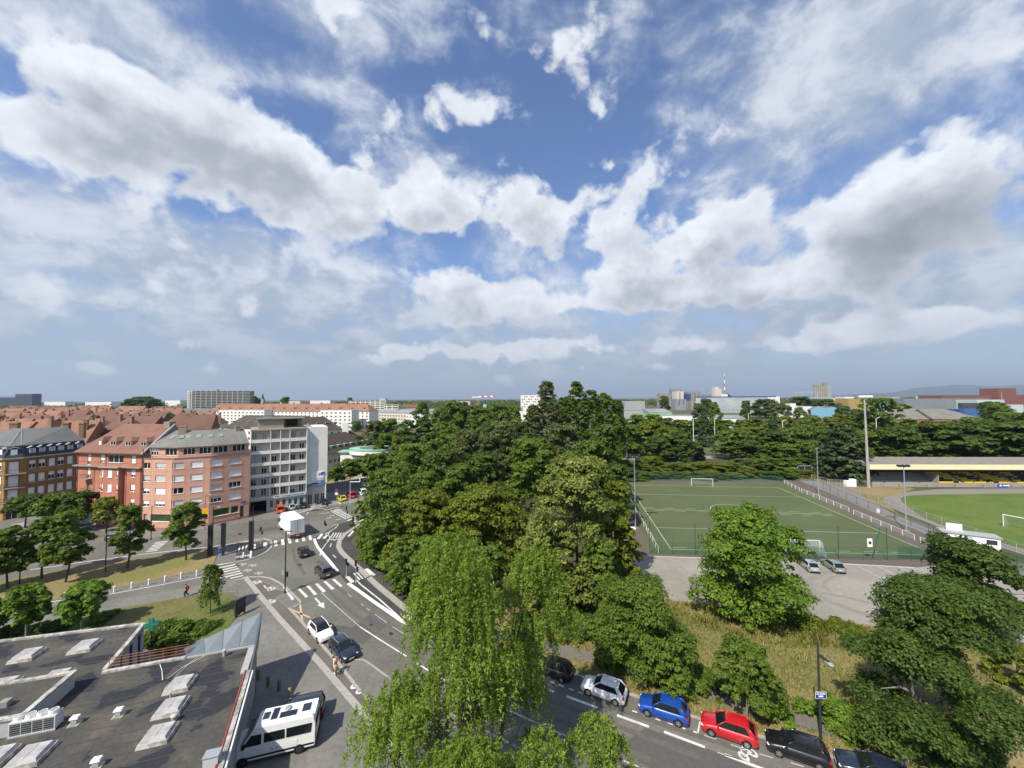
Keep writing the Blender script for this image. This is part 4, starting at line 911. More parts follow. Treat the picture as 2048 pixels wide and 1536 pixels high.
# long white row with orange roofs
house('row_house', 'long white apartment row under a steep orange tiled roof, behind the white block', 'apartment row', [V2(424, 405), V2(560, 388), V2(738, 362)], 15, 16.6, 23.6, WHITEF, TILEO, 5, 2.2, 2.9, 4.6, 1.7, 1.5, (0, 1), .5, [(.12, 7, 1.2), (.3, 7, 1.2), (.5, 7, 1.2), (.68, 7, 1.2), (.9, 7, 1.2)], (14, 2.6, 1.3, 1.8, WHITEF, TILEO))
house('side_wing', 'short white wing with orange roof at the right end of the long white row', 'apartment row', [V2(722, 372), V2(750, 402)], 13, 15.5, 22.5, WHITEF, TILEO, 4, 3.0, 2.9, 3.6, 1.4, 1.5, (0, 1), .5, [(.3, 6, 1.3)])
house('front_wing', 'flat white five-storey wing standing before the long orange-roofed row', 'apartment row', [V2(640, 352), V2(703, 346)], 11, 18.0, 18, WHITEF, METALR, 5, 2.2, 3.1, 4.2, 1.8, 1.5, flat=True)
house('front_wing', 'flat white wing with small windows left of the brown school roofs', 'apartment row', [V2(437, 392), V2(528, 380)], 11, 17.6, 18, WHITEF, METALR, 5, 2.2, 3.0, 4.4, 1.8, 1.5, flat=True)
house('white_house', 'white house with steep orange gable roof left of the dormer row', 'house', [V2(216, 432), V2(276, 425)], 15, 12.4, 21.5, WHITEF, TILEO, 3, 2.6, 3.0, 4.4, 1.8, 1.5, (.6, 0), .5)
house('dormer_row', 'cream terrace with white dormers under an orange roof', 'terrace', [V2(277, 424), V2(352, 415)], 13, 11.0, 18.8, CREAMF, TILEO, 2, 4.4, 3.0, 4.4, 1.6, 1.5, (0, 0), .4, [(.2, 6, 1.3), (.5, 6, 1.3), (.8, 6, 1.3)], (8, 2.2, 1.7, .8, WHITEF, TILEO))
house('slate_row', 'cream terrace with grey slate roof between orange roofs', 'terrace', [V2(353, 416), V2(424, 408)], 13, 11.5, 18.8, CREAMF, SLATE, 2, 4.4, 3.0, 4.4, 1.6, 1.5, (0, 0), .4, [(.3, 6, 1.3), (.8, 6, 1.3)], (7, 2.2, 1.7, .8, WHITEF, SLATE))
rt = random.Random(21); nred = 0
def red_row(D, xs, eave, ridge, floors=2):
    for (a, b) in xs:
        dd = D + rt.uniform(-6, 6); e_ = eave + rt.uniform(-.8, .8); r_ = ridge + rt.uniform(-.8, .8)
        tone = rt.choice([TILED, TILED, TILED, TILEO, TILER]); wl = rt.choice([CREAMF, CREAMF, OCHRE, WHITEF])
        nm = {'roof_tile_dark': 'dark red', 'roof_tile_orange': 'orange', 'roof_tile_red': 'brick red'}[tone.name]
        hip = (rt.choice([0, .8]), rt.choice([0, .8])); nc = max(2, int((b - a) * dd / 769 / 9)); wn = {'far_cream': 'cream', 'render_ochre': 'ochre', 'far_white': 'white'}[wl.name]; hn = {0: 'gabled', .8: 'half-hipped', 1.6: 'hipped'}[round(hip[0] + hip[1], 1)]; cn = ['two', 'three', 'four', 'five', 'six', 'seven', 'eight', 'nine', 'ten'][min(nc - 2, 8)]
        lb = f'{wn} old-town house with {hn} {nm} tiled roof and {cn} chimneys'
        house('red_roofed_house', lb, 'house', [V2(a, dd), V2(b, dd + rt.uniform(-8, 8))], rt.uniform(11, 13), e_, r_, wl, tone, floors, e_ - 2.4 - 3.0 * (floors - 1), 3.0, 3.4, 1.1, 1.5, hip, .5,
              [(rt.uniform(.08, .92), rt.uniform(3, 9), rt.uniform(.2, 1.4)) for _ in range(nc)], group=lb.replace('house', 'houses'))
red_row(132, [(-60, 24), (27, 92), (96, 168), (172, 232)], 14.6, 20.4, 1)
red_row(172, [(-50, 30), (34, 70), (120, 190), (195, 290), (330, 420)], 14.2, 20.2, 1)
red_row(215, [(-60, -5), (-2, 76), (86, 108), (116, 168), (172, 240), (250, 318), (322, 372), (376, 440)], 14.0, 20.0, 1)
red_row(268, [(-40, 22), (28, 84), (110, 160), (166, 214), (218, 262), (268, 330), (352, 420)], 13.6, 19.8, 1)
red_row(330, [(-30, 40), (46, 112), (120, 176), (182, 232), (240, 300), (306, 352)], 13.4, 19.6, 2)
red_row(420, [(-20, 34), (40, 90), (96, 150), (154, 208)], 13.2, 19.8, 2)
red_row(540, [(0, 48), (56, 104), (112, 160), (168, 214), (230, 290), (296, 360)], 13, 19.6, 2)
red_row(700, [(10, 70), (80, 130), (150, 210), (520, 600), (610, 690), (800, 850)], 12.5, 19, 2)
# school
sc_ = house('school', 'long school wing with dark brown roof and green copper dormers, beyond the white block', 'school', [V2(636, 131), V2(749, 163)], 14, 8.8, 14.6, mat('school_wall', (.36, .35, .33), .9, .1, .6), BROWNR, 2, 1.2, 3.6, 2.3, 1.7, 1.7, (0, 1), .6, [], (9, 1.5, .55, 1.6, COPPER, COPPER))
q = V2(690, 156); o_ = MB().box(-1.1, 1.1, -.7, .7, 10, 18.0); c_ = o_.build('chimney', WHITEF, sc_, (q.x - V2(636, 131).x, q.y - V2(636, 131).y, 0), .3)
house('school_annex', 'small white house with brown gable roof behind the school', 'house', [V2(741, 176), V2(773, 184)], 9, 7.5, 13.2, WHITEF, BROWNR, 2, 1.5, 3.0, 3.0, 1.3, 1.4, (0, 0), .4, [(.1, 4, .8)])
house('school_block', 'brown-roofed school block with green dormers, left of the penthouse', 'school', [V2(448, 224), V2(592, 205)], 16, 12.0, 18.6, WHITEF, BROWNR, 3, 2.0, 3.2, 3.6, 1.4, 1.6, (.8, 0), .5, [], (9, 1.7, .8, 3.0, COPPER, COPPER))
house('school_block', 'brown-roofed block with three dormers, right of the penthouse', 'school', [V2(596, 196), V2(684, 214)], 15, 11.4, 18.2, WHITEF, BROWNR, 3, 2.0, 3.2, 3.6, 1.4, 1.6, (0, .9), .5, [], (5, 1.7, .8, 3.0, COPPER, COPPER))
pc = Xat(749, 139); pv = thing('pavilion', 'round school pavilion with pale green copper rim on its roof', 'pavilion', pc)
def disc(mb, r, z0, z1, mi=0, n=32, sx=1.25): mb.prism([(r * sx * math.cos(2 * math.pi * k / n), r * math.sin(2 * math.pi * k / n)) for k in range(n)], z0, z1, mi, None, True); return mb
disc(MB(), 6.0, 0, 9.2).build('wall', mat('school_wall', (.36, .35, .33)), pv)
disc(MB(), 6.9, 8.3, 9.7).build('fascia', WHITEF, pv)
disc(MB(), 7.0, 9.72, 10.15).build('roof', COPPER, pv); disc(MB(), 4.2, 10.16, 10.3).build('roof_centre', SLATE, pv)
for k in range(22):
    a = math.pi + math.pi * (k + .5) / 22
    for z in (2.0, 5.6): link('window', farwin(1.2, 2.0), pv, (7.5 * math.cos(a), 6.0 * math.sin(a), z), a + math.pi / 2)
MB().box(-12.5, -6.5, -1.5, 3, 8.6, 9.1).build('link_roof', COPPER, pv); MB().box(-12, -6.8, -.8, 2.6, 0, 8.59).build('link_wall', WHITEF, pv)
# slab block and other blocks
def slab_block(name, label, pxa, pxb, D, top, nfl, wm, bm, dep=14, skew=0, bands=True):
    a, b = V2(pxa, D), V2(pxb, D + skew); t = thing(name, label, 'apartment block', (a.x, a.y, 0), math.atan2((b - a).y, (b - a).x)); L = (b - a).length
    MB().box(0, L, 0, dep, 0, top).build('wall', wm, t)
    fh = top / nfl
    for f in range(nfl):
        z = f * fh + 1.1
        MB().box(.8, L - .8, -.04, .0, z, z + 1.5).build('window_row', GLASS, t)
        if bands: MB().box(.4, L - .4, -.9, -.05, z - 1.1, z - .1).build('balcony_row', bm, t)
    for k in range(int(L / 9)):
        if bands: MB().box(k * 9 + 4, k * 9 + 5.6, -.96, -.01, .5, top).build('pier', wm, t)
    return t, L
t, L = slab_block('tower_slab', 'long grey high-rise slab on the skyline above the orange roofs', 374, 500, 730, 45.5, 15, mat('slab_grey', (.30, .29, .275), .9, .1, .2), mat('slab_band', (.36, .355, .345), .9, .1, .2), 16, 20)
MB().box(L * .3, L * .45, 3, 10, 45.5, 49).build('plant_room', GREYW, t)
MB().box(-.2, 8, -.3, -.05, 0, 45.4).build('end_panel', WHITEF, t)
t, L = slab_block('apartment_block', 'beige apartment block with balconies on the skyline right of the orange roofs', 697, 772, 610, 25.5, 9, CREAMF, WHITEF, 14, -20)
MB().box(L * .8, L * .95, 3, 9, 25.5, 29).build('plant_room', GREYW, t)
slab_block('apartment_block', 'lower beige block adjoining the right end of the beige block', 768, 797, 560, 19.5, 6, CREAMF, WHITEF, 12, -6)
house('white_office', 'low white modern building with dark windows above the park trees', 'office', [V2(812, 372), V2(862, 352), V2(908, 366)], 16, 13.0, 13, WHITEF, METALR, 2, 6.8, 3.0, 4.0, 2.2, 1.3, flat=True)
house('cream_hall', 'long cream building with grey roof left of the white office', 'hall', [V2(742, 430), V2(818, 396)], 16, 13.2, 16.0, CREAMF, METALR, 3, 2.4, 3.4, 4.2, 2.2, 1.5, (0, 0), .4)
house('grey_hall', 'grey flat-roofed building behind the white office', 'hall', [V2(800, 486), V2(878, 478)], 20, 15.0, 15, GREYW, METALR, 2, 8.0, 3.2, 6, 3.5, 1.3, flat=True)
t, L = slab_block('white_tower', 'white apartment block with scattered dark windows left of the poplars', 1042, 1084, 480, 31.5, 10, WHITEF, WHITEF, 14, 0, False)
for ch in list(t.children):
    if ch.name.startswith('window_row'): bpy.data.objects.remove(ch)
for f in range(4, 10):
    for k in range(9):
        if (k * 7 + f * 5) % 3 != 0: link('window', farwin(1.7, 1.5), t, (1.2 + k * (L - 2) / 9, 0, f * 3.1 + .9), 0)
house('white_hall', 'low white hall with dark openings beside the white tower', 'hall', [V2(978, 400), V2(1046, 400)], 18, 15, 18, WHITEF, METALR, 2, 6, 4, 6, 2.5, 1.6, (0, 0), .4)
house('black_office', 'black flat office box beside the right-hand poplars', 'office', [V2(1212, 300), V2(1247, 296)], 16, 22.5, 22.5, DKGREY, DKGREY, 5, 5, 3.2, 4, 2.5, 1.6, flat=True, wmat=DKGREY)
# church spire and cranes
def mast_tower(name, label, cat, px, D, z, r, m): 
    q = Xat(px, D); t = thing(name, label, cat, q); MB().box(-r, r, -r, r, 0, z * .72).build('shaft', m, t); MB().tube((0, 0, z * .72), (0, 0, z), r * 1.1, .05, 4).build('spire', DKGREY, t); return t
mast_tower('church_tower', 'slim grey church tower right of the grey slab', 'church tower', 525, 700, 41, 2.6, GREYW)
mast_tower('church_tower', 'small church tower with green spire left of the tower crane', 'church tower', 970, 560, 27, 2.4, COPPER)
q = Xat(955.5, 480); cr = thing('tower_crane', 'orange tower crane with red and white jib above the park trees', 'crane', q)
ORAN = mat('crane_orange', (.55, .20, .05), .6, .1, 1); CRED = mat('crane_red', (.55, .09, .08), .6, .1, 1)
k = MB()
for (x, y) in ((-.8, -.8), (.8, -.8), (.8, .8), (-.8, .8)): k.box(x - .15, x + .15, y - .15, y + .15, 0, 28)
for n_ in range(14): k.tube((-.8, -.8, 2 * n_), (.8, -.8, 2 * n_ + 2), .1, n=4).tube((.8, -.8, 2 * n_), (.8, .8, 2 * n_ + 2), .1, n=4)
k.build('mast', ORAN, cr)
for n_ in range(6): MB().box(1 + n_ * 3.6, 4.6 + n_ * 3.6, -.5, .5, 29.2 + n_ * .15, 30.6 + n_ * .15).build('jib_section', CRED if n_ % 2 else WHITEP, cr)
MB().box(-7, .9, -.6, .6, 29.0, 30.0).build('counter_jib', WHITEP, cr); MB().box(-6.8, -4.5, -.8, .8, 27.4, 28.98).build('counterweight', GREYW, cr)
# works on the right
def shed(name, label, pxa, pxb, D, h, dep, wm, rm, skew=0, ridge=None, cat='hall', group=None):
    return house(name, label, cat, [V2(pxa, D), V2(pxb, D + skew)], dep, h, ridge or h, wm, rm, flat=ridge is None, over=.3, group=group)
BLUEH = mat('hall_blue', (.17, .34, .48), .7, .1, .3); GREENH = mat('hall_green', (.24, .42, .22), .7, .1, .3); REDB = mat('far_brick', (.19, .075, .058), .9, .1, .2)
SILO = mat('silo_concrete', (.27, .255, .23), .9, .12, .15); NAVY = mat('navy_metal', (.03, .06, .22), .6, .1, .3)
shed('flat_hall', 'wide grey-roofed hall at the left of the port', 1238, 1300, 420, 14, 60, GREYW, METALR); shed('flat_hall', 'green-walled hall with pale roof near the port silos', 1300, 1345, 400, 12, 40, GREENH, METALR, ridge=15.5)
shed('flat_hall', 'long low white hall in front of the barrel-roofed hall', 1325, 1480, 380, 9.5, 30, WHITEF, METALR, -20)
shed('flat_hall', 'low white roofs below the grey barrel hall', 1415, 1492, 345, 8.5, 25, WHITEF, METALR, 0, 11)
# grain mill group
mill = [(1322, 1337, 900, 37, SILO, 'beige'), (1337, 1349, 905, 34, METALR, 'pale'), (1347, 1365, 920, 47, SILO, 'tall beige'), (1354, 1368, 880, 42, CREAMF, 'cream'), (1370, 1381, 890, 36, NAVY, 'dark blue'), (1376, 1404, 930, 41, SILO, 'broad beige'), (1352, 1373, 840, 24, METALR, 'light grey metal'), (1382, 1392, 850, 20, SILO, 'low beige')]
for (a, b, D, h, m_, nm) in mill:
    t = shed('mill_block', f'{nm} block of the grain mill on the skyline', a, b, D, h, 25, m_, METALR)
    L = (V2(b, D) - V2(a, D)).length
    for k in range(int(L / 5)): MB().box(k * 5 + 1.5, k * 5 + 3.2, -.15, .02, h * .45, h - 3).build('panel', DKGREY if k % 2 else m_, t)
# barrel hall
a, b = V2(1392, 690), V2(1540, 640); t = thing('barrel_hall', 'huge grey barrel-roofed hall with blue edge in the port', 'hall', (a.x, a.y, 0), math.atan2((b - a).y, (b - a).x)); L = (b - a).length
m = MB(); n_ = 12
for k in range(n_):
    a0, a1 = math.pi * k / n_, math.pi * (k + 1) / n_
    m.face([(0, 24 - 24 * math.cos(a0), 27 * math.sin(a0)), (L, 24 - 24 * math.cos(a0), 27 * math.sin(a0)), (L, 24 - 24 * math.cos(a1), 27 * math.sin(a1)), (0, 24 - 24 * math.cos(a1), 27 * math.sin(a1))])
m.build('roof', METALR, t)
for x in (0, L): MB().face([(x, 24 - 24 * math.cos(math.pi * k / n_), 27 * math.sin(math.pi * k / n_)) for k in range(n_ + 1)]).build('end_wall', mat('hall_end', (.24, .26, .28), .8, .1, .2), t)
MB().box(-2, L + 12, 22, 27, 27.2, 29).build('blue_edge', NAVY, t)
for k in range(26): MB().box(k * L / 26 + 1, k * L / 26 + 3, .2, .5, 2, 4).build('roof_light', GREYW, t)
# white mill tower, mast, big silo, gantry
q = Xat(1435, 1100); t = thing('mill_tower', 'pale cream mill tower beside the red and white mast', 'silo', q); MB().box(-12, 8, -8, 8, 0, 52).build('shaft', CREAMF, t); MB().box(-9, 2, -6, 6, 52, 57).build('head', CREAMF, t); MB().box(8, 26, -8, 8, 0, 36).build('store', WHITEF, t)
MB().tube((26, 0, 36), (40, 0, 28), 5, 2, 4).build('store_roof', BROWNR, t)
q = Xat(1450, 1150); t = thing('radio_mast', 'thin red and white lattice mast on the skyline', 'mast', q)
for k in range(9): MB().box(-1.6 + k * .13, 1.6 - k * .13, -1.6 + k * .13, 1.6 - k * .13, 6 + k * 10.5, 16.5 + k * 10.5).build('section', CRED if k % 2 else WHITEP, t)
a, b = V2(1630, 900), V2(1664, 900); t = thing('grain_silo', 'tall ribbed concrete grain silo with a higher stair head', 'silo', (a.x, a.y, 0), math.atan2((b - a).y, (b - a).x)); L = (b - a).length
for k in range(5): MB().tube((L * .05 + k * L * .125 + 2.4, 4, 0), (L * .05 + k * L * .125 + 2.4, 4, 53), 3.0, 3.0, 10).build('bin', SILO, t)
MB().box(L * .02, L * .66, 1.5, 9, 53, 55).build('gallery', SILO, t); MB().box(L * .6, L * .8, .5, 9, 0, 61).build('stair_tower', SILO, t); MB().box(L * .8, L, 1, 9, 0, 54.5).build('store', GREYW, t)
a = Xat(1604, 760); t = thing('gantry_crane', 'pale blue travelling gantry crane before the grain silo', 'crane', a); PBL = mat('crane_blue', (.33, .40, .46), .6, .1, .5)
for x in (0, 31): MB().box(x - .7, x + .7, -.7, .7, 0, 36).box(x - .7, x + .7, 14, 15.4, 0, 36).build('leg', PBL, t)
MB().box(-18, 62, -1, 1, 24, 26).box(-18, 34, -.7, .7, 36, 37.2).build('girder', PBL, t); MB().tube((10, 0, 22), (40, 0, 4), .7, n=4).build('conveyor', PBL, t)
# blue saw-tooth warehouse
a, b = V2(1622, 500), V2(1716, 486); t = thing('saw_roof_hall', 'light blue warehouse with zig-zag roof below the grain silo', 'hall', (a.x, a.y, 0), math.atan2((b - a).y, (b - a).x)); L = (b - a).length
m = MB(); zz = [(0, 10.5), (L * .17, 14.6), (L * .33, 12.2), (L * .5, 14.4), (L * .66, 11.5), (L, 11.5)]
m.face([(0, 0, 0), (L, 0, 0)] + [(x, 0, z) for x, z in zz[::-1]]); m.build('wall', BLUEH, t)
m = MB()
for (x0, z0), (x1, z1) in zip(zz[:-1], zz[1:]): m.face([(x0, 0, z0), (x1, 0, z1), (x1, 45, z1), (x0, 45, z0)])
m.build('roof', ETERN, t)
shed('white_hall', 'white hall with navy doors left of the blue warehouse', 1572, 1624, 510, 15, 40, WHITEF, METALR); shed('stair_tower', 'small square white tower beside the white port hall', 1581, 1593, 480, 19.5, 8, WHITEF, WHITEF, cat='tower')
shed('ochre_store', 'ochre corrugated store right of the grain silo', 1697, 1726, 640, 24, 25, mat('store_ochre', (.36, .25, .10), .8, .2, .3), METALR, cat='store')
shed('long_shed', 'long grey shed in the right-hand port', 1810, 1978, 720, 22.5, 40, mat('shed_grey', (.20, .22, .24), .8, .1, .1), mat('shed_roof', (.24, .26, .28), .7, .1, .1)); shed('brick_works', 'long dark red works building at the far right', 1885, 2300, 1000, 29, 60, REDB, REDB); shed('brick_works', 'high dark red block rising from the works building', 1998, 2034, 985, 46, 40, REDB, REDB)
shed('pale_shed', 'pale green-grey shed before the red works', 1955, 2010, 640, 21, 30, mat('pale_green', (.45, .52, .50), .8, .06, .1), METALR); shed('pale_shed', 'pale shed with white roof near the right edge', 1975, 2048, 560, 14.5, 30, mat('pale_green', (.45, .52, .50)), METALR)
shed('green_shed', 'small bright green shed by the brick gabled hall', 1811, 1835, 420, 14, 14, GREENH, GREENH, cat='shed')
for k, (a, b, D, z, m_, nm) in enumerate([(1846, 1866, 440, 9, CRED, 'red'), (1866, 1900, 455, 9, mat('cont_orange', (.45, .17, .05), .7, .1, .3), 'orange'), (1905, 1928, 450, 12, NAVY, 'dark blue'), (1930, 1964, 445, 12.5, mat('cont_blue', (.05, .13, .30), .7, .1, .3), 'blue'), (1926, 1970, 560, 17, DKGREY, 'black'), (1836, 1905, 470, 9.5, CREAMF, 'cream')]):
    a_, b_ = V2(a, D), V2(b, D); t = tag(MB().box(0, (b_ - a_).length, 0, 6, 0, z).box(.2, (b_ - a_).length - .2, -.15, -.01, .3, z * .47).box(.2, (b_ - a_).length - .2, -.15, -.01, z * .53, z - .3).build('container_stack', m_, None, (a_.x, a_.y, 0)), f'{nm} stack of shipping containers beyond the brick gabled hall', 'containers')
gb = house('gabled_hall', 'old brick works hall with wide grey fibre roofs, beyond the stand', 'hall', [V2(1868, 292), V2(1972, 282)], 36, 10.2, 17.2, mat('hall_brick', (.42, .17, .095), .9, .12, .5), ETERN, 2, 2, 3.6, 6, 2.2, 1.8, (0, .7), .6)
house('gabled_hall', 'grey-roofed brick hall with white gable, left of the larger brick hall', 'hall', [V2(1772, 300), V2(1866, 296)], 34, 9.8, 16.8, mat('hall_brick', (.42, .17, .095)), ETERN, 2, 2, 3.6, 6, 2.2, 1.8, (0, 0), .6, [(.35, 8, -1.5)])
a = V2(1900, 284); t = thing('parliament', 'dark blue-grey curved glass building at the far left skyline', 'office', Xat(10, 1500)); PG = glass('parliament_glass', (.05, .07, .11), .2)
m = MB(); n_ = 10
for (x0, x1, z) in ((-60, 38, 44), (38, 104, 57)): MB().box(x0, x1, 0, 30, 0, z).build('wing', PG, t)
for k in range(8): MB().box(-62, 106, -1, -.1, 6 + k * 6, 7.2 + k * 6).build('floor_band', DKGREY, t)
shed('white_office', 'low white office far off right of the glass building', 88, 130, 1300, 26, 30, WHITEF, METALR); shed('white_office', 'low pale hall far off left of the round green tree', 170, 222, 1200, 25, 30, WHITEF, METALR)
for k, (a, b, D, h, m_) in enumerate([(1250, 1290, 900, 20, GREYW), (1460, 1500, 1300, 30, CREAMF), (1505, 1560, 1400, 30, WHITEF), (1690, 1708, 1000, 27, WHITEF), (1668, 1690, 980, 24, CREAMF), (1740, 1800, 1100, 26, GREYW), (1760, 1810, 900, 22, METALR), (1850, 1890, 1400, 27, WHITEF), (560, 600, 1100, 24, CREAMF), (620, 660, 1200, 25, WHITEF), (900, 940, 900, 22, CREAMF), (330, 360, 1300, 28, WHITEF)]):
    shed('distant_building', 'pale flat building far off on the skyline', a, b, D, h, 30, m_, METALR, cat='building', group='pale buildings scattered along the skyline')
def pylon(px, D, z, label):
    q = Xat(px, D); m = MB(); m.tube((-z * .09, 0, 0), (0, 0, z), .5, .2, 4).tube((z * .09, 0, 0), (0, 0, z), .5, .2, 4)
    for f in (.72, .82, .92): m.box(-z * .13, z * .13, -.2, .2, z * f, z * f + .6)
    tag(m.build('power_pylon', GALV, None, q), label, 'pylon')
pylon(1260, 900, 48, 'lattice power pylon right of the poplars'); pylon(1413, 1000, 48, 'lattice power pylon between the mill and the cream tower'); pylon(362, 1100, 34, 'thin construction mast left of the grey slab')
q = Xat(2006, 430); m = MB().tube((0, 0, 0), (0, 0, 31), .5, .25, 6); tag(m.build('light_mast', GALV, None, q), 'pale light mast before the red works at the far right', 'mast')
# hills on the horizon, right
m = MB(); D0 = 15000; n_ = 60; prof = []
for k in range(n_ + 1):
    px = 1350 + k * 30; t_ = k / n_
    h = 22 * (1 / (1 + math.exp(-(px - 1780) / 120))) + 4 * math.sin(px / 95) + 2.2 * math.sin(px / 37 + 1) + 1.2 * math.sin(px / 16)
    q = Xat(px, D0); prof.append((q.x, D0, max(10, h * D0 / 769 + 20)))
for p0_, p1_ in zip(prof[:-1], prof[1:]):
    m.face([(p0_[0] * .8, D0 * .8, 0), (p1_[0] * .8, D0 * .8, 0), (p1_[0] * .93, D0 * .93, p1_[2] * .6), (p0_[0] * .93, D0 * .93, p0_[2] * .6)]); m.face([(p0_[0] * .93, D0 * .93, p0_[2] * .6), (p1_[0] * .93, D0 * .93, p1_[2] * .6), p1_, p0_]); m.face([p0_, p1_, (p1_[0] * 1.2, D0 * 1.2, 0), (p0_[0] * 1.2, D0 * 1.2, 0)])
struct(m.build('hills', mat('hill_forest', (.035, .06, .035), .95, .2, .0005, world=True), smooth=True))
# ------------------------------------------------------------------ flat-roofed pharmacy in the foreground
RZ = 4.3
def PR(px, py, z=RZ): return P(px, py, z)
B_, C_, E_, F_, G_ = PR(288, 1249), PR(205, 1346), PR(513, 1291), PR(497, 1345), PR(441, 1536)
G2 = F_ + (G_ - F_) * 1.9; A_ = PR(0, 1284); A2 = A_ + (A_ - B_) * 1.2; K2 = G2 + (A2 - B_) * 1.15
org = C_.copy(); org.z = 0
U = Vector((.955, .295, 0)).normalized(); V = Vector((-U.y, U.x, 0)); UA = math.atan2(U.y, U.x)
ph = thing('pharmacy', 'flat bitumen-roofed pharmacy with skylights and a pointed metal canopy', 'shop', org)
def lo(p, z=None): return (p.x - org.x, p.y - org.y, p.z if z is None else z)
rp_ = [A2, B_, C_, E_, F_, G2, K2]
def roofmat():
    m, t = _new('bitumen_roof'); nd, ln = t.nodes, t.links
    out = nd.new('ShaderNodeOutputMaterial'); b = nd.new('ShaderNodeBsdfPrincipled'); ln.new(b.outputs[0], out.inputs[0]); b.inputs['Roughness'].default_value = .85; b.inputs['Specular IOR Level'].default_value = .2
    tcn = nd.new('ShaderNodeTexCoord'); n1 = nd.new('ShaderNodeTexNoise'); ln.new(tcn.outputs['Object'], n1.inputs['Vector']); n1.inputs['Scale'].default_value = .28; n1.inputs['Detail'].default_value = 5; n1.inputs['Roughness'].default_value = .42; n1.inputs['Distortion'].default_value = .4
    r = nd.new('ShaderNodeValToRGB'); ln.new(n1.outputs[0], r.inputs[0]); e = r.color_ramp.elements; e[0].position = .0; e[0].color = (.030, .032, .036, 1); e[1].position = 1; e[1].color = (.125, .112, .088, 1)
    for p_, c_ in ((.425, (.030, .033, .040, 1)), (.437, (.066, .063, .058, 1)), (.55, (.082, .077, .068, 1)), (.66, (.115, .104, .080, 1))): k = r.color_ramp.elements.new(p_); k.color = c_
    n2 = nd.new('ShaderNodeTexNoise'); ln.new(tcn.outputs['Object'], n2.inputs['Vector']); n2.inputs['Scale'].default_value = 3; n2.inputs['Detail'].default_value = 8; n2.inputs['Roughness'].default_value = .7
    hv = nd.new('ShaderNodeHueSaturation'); ln.new(r.outputs[0], hv.inputs['Color']); mp = nd.new('ShaderNodeMapRange'); ln.new(n2.outputs[0], mp.inputs[0]); mp.inputs[1].default_value = .3; mp.inputs[2].default_value = .7; mp.inputs[3].default_value = .72; mp.inputs[4].default_value = 1.25; ln.new(mp.outputs[0], hv.inputs['Value'])
    ln.new(hv.outputs[0], b.inputs['Base Color']); return m
BITU = roofmat(); COPING = mat('coping_weathered', (.47, .45, .41), .85, .35, 4, col2=(.24, .22, .20), big=1.4); REDC = mat('red_flashing', (.27, .055, .045), .85, .35, 3); DOME = mat('skylight_dome', (.33, .315, .31), .5, .12, 6, col2=(.45, .44, .435), big=1.1)
m = MB(); m.face([lo(p) for p in ccw([(p.x, p.y) for p in rp_]) and rp_]); n_ = len(rp_)
m.f[-1] = m.f[-1] if True else m.f[-1]
m.build('roof', BITU, ph)
m = MB()
for k in range(n_):
    a, b = rp_[k], rp_[(k + 1) % n_]; m.face([lo(a, 0), lo(b, 0), lo(b, RZ - .02), lo(a, RZ - .02)])
m.build('wall', mat('pharmacy_wall', (.35, .35, .34), .9, .1, 1), ph)
def wallstrip(name, pts, w, z0, z1, m_): return MB().strip([(p.x - org.x, p.y - org.y) for p in pts], w, z0, z1).build(name, m_, ph)
wallstrip('coping', [A2, B_], .34, RZ - .25, RZ + .16, COPING); wallstrip('coping', [B_, C_ - (C_ - B_).normalized() * .3], .34, RZ - .25, RZ + .165, COPING); wallstrip('coping', [C_, C_ + (E_ - C_) * .52], .34, RZ - .25, RZ + .16, COPING)
wallstrip('coping', [F_ + (G2 - F_) * .0, G2], .34, RZ - .25, RZ + .22, COPING)
nr = Vector((-(G2 - F_).y, (G2 - F_).x, 0)).normalized()
nr = nr if nr.x < 0 else -nr
wallstrip('red_flashing', [F_ + nr * .22, F_ + nr * .22 + (G2 - F_) * .9], .10, RZ + .002, RZ + .30, REDC); wallstrip('gutter', [F_ - nr * .28, G2 - nr * .28], .12, RZ - .1, RZ + .1, WHITEP)
# pointed canopy: leaning metal panels that meet in the tip
TIP = P(522, 1225, 6.5); W0 = P(367, 1298, 4.75); Wb = C_ + (E_ - C_) * .525
ZB = mat('canopy_zinc', (.075, .098, .12), .5, .14, 1.5, metal=.2, col2=(.095, .12, .145), big=.3)
npan = 4
for k in range(npan):
    f0, f1 = k / npan, (k + 1) / npan - .006; a0, a1 = Wb + (E_ - Wb) * f0, Wb + (E_ - Wb) * f1; t0, t1 = W0 + (TIP - W0) * f0, W0 + (TIP - W0) * f1
    a0 = a0.copy(); a1 = a1.copy(); a0.z = a1.z = RZ + .12; off = Vector((.3, .95, 0)) * .12
    m = MB(); q = [lo(a0), lo(a1), lo(t1), lo(t0)]; q2 = [lo(a0 + off), lo(a1 + off), lo(t1 + off), lo(t0 + off)]
    m.face(q); m.face(q2[::-1]); m.face([q[3], q[2], q2[2], q2[3]]); m.face([q[0], q2[0], q2[1], q[1]]); m.face([q[0], q[3], q2[3], q2[0]]); m.face([q[1], q2[1], q2[2], q[2]]); m.build('canopy_panel', ZB, ph)
Fe = F_.copy(); Ee = E_.copy(); Fe.z = RZ + .15; Ee.z = RZ + .12
nx = Vector((.95, .3, 0)) * .14
m = MB(); Fe.z = RZ - .2; Ee.z = RZ - .2; q = [lo(Ee), lo(Fe), lo(TIP)]; q2 = [lo(Ee + nx), lo(Fe + nx), lo(TIP + nx)]
m.face(q[::-1]); m.face(q2); m.face([q[1], q2[1], q2[2], q[2]]); m.face([q[0], q[2], q2[2], q2[0]]); m.build('canopy_fin', ZB, ph)
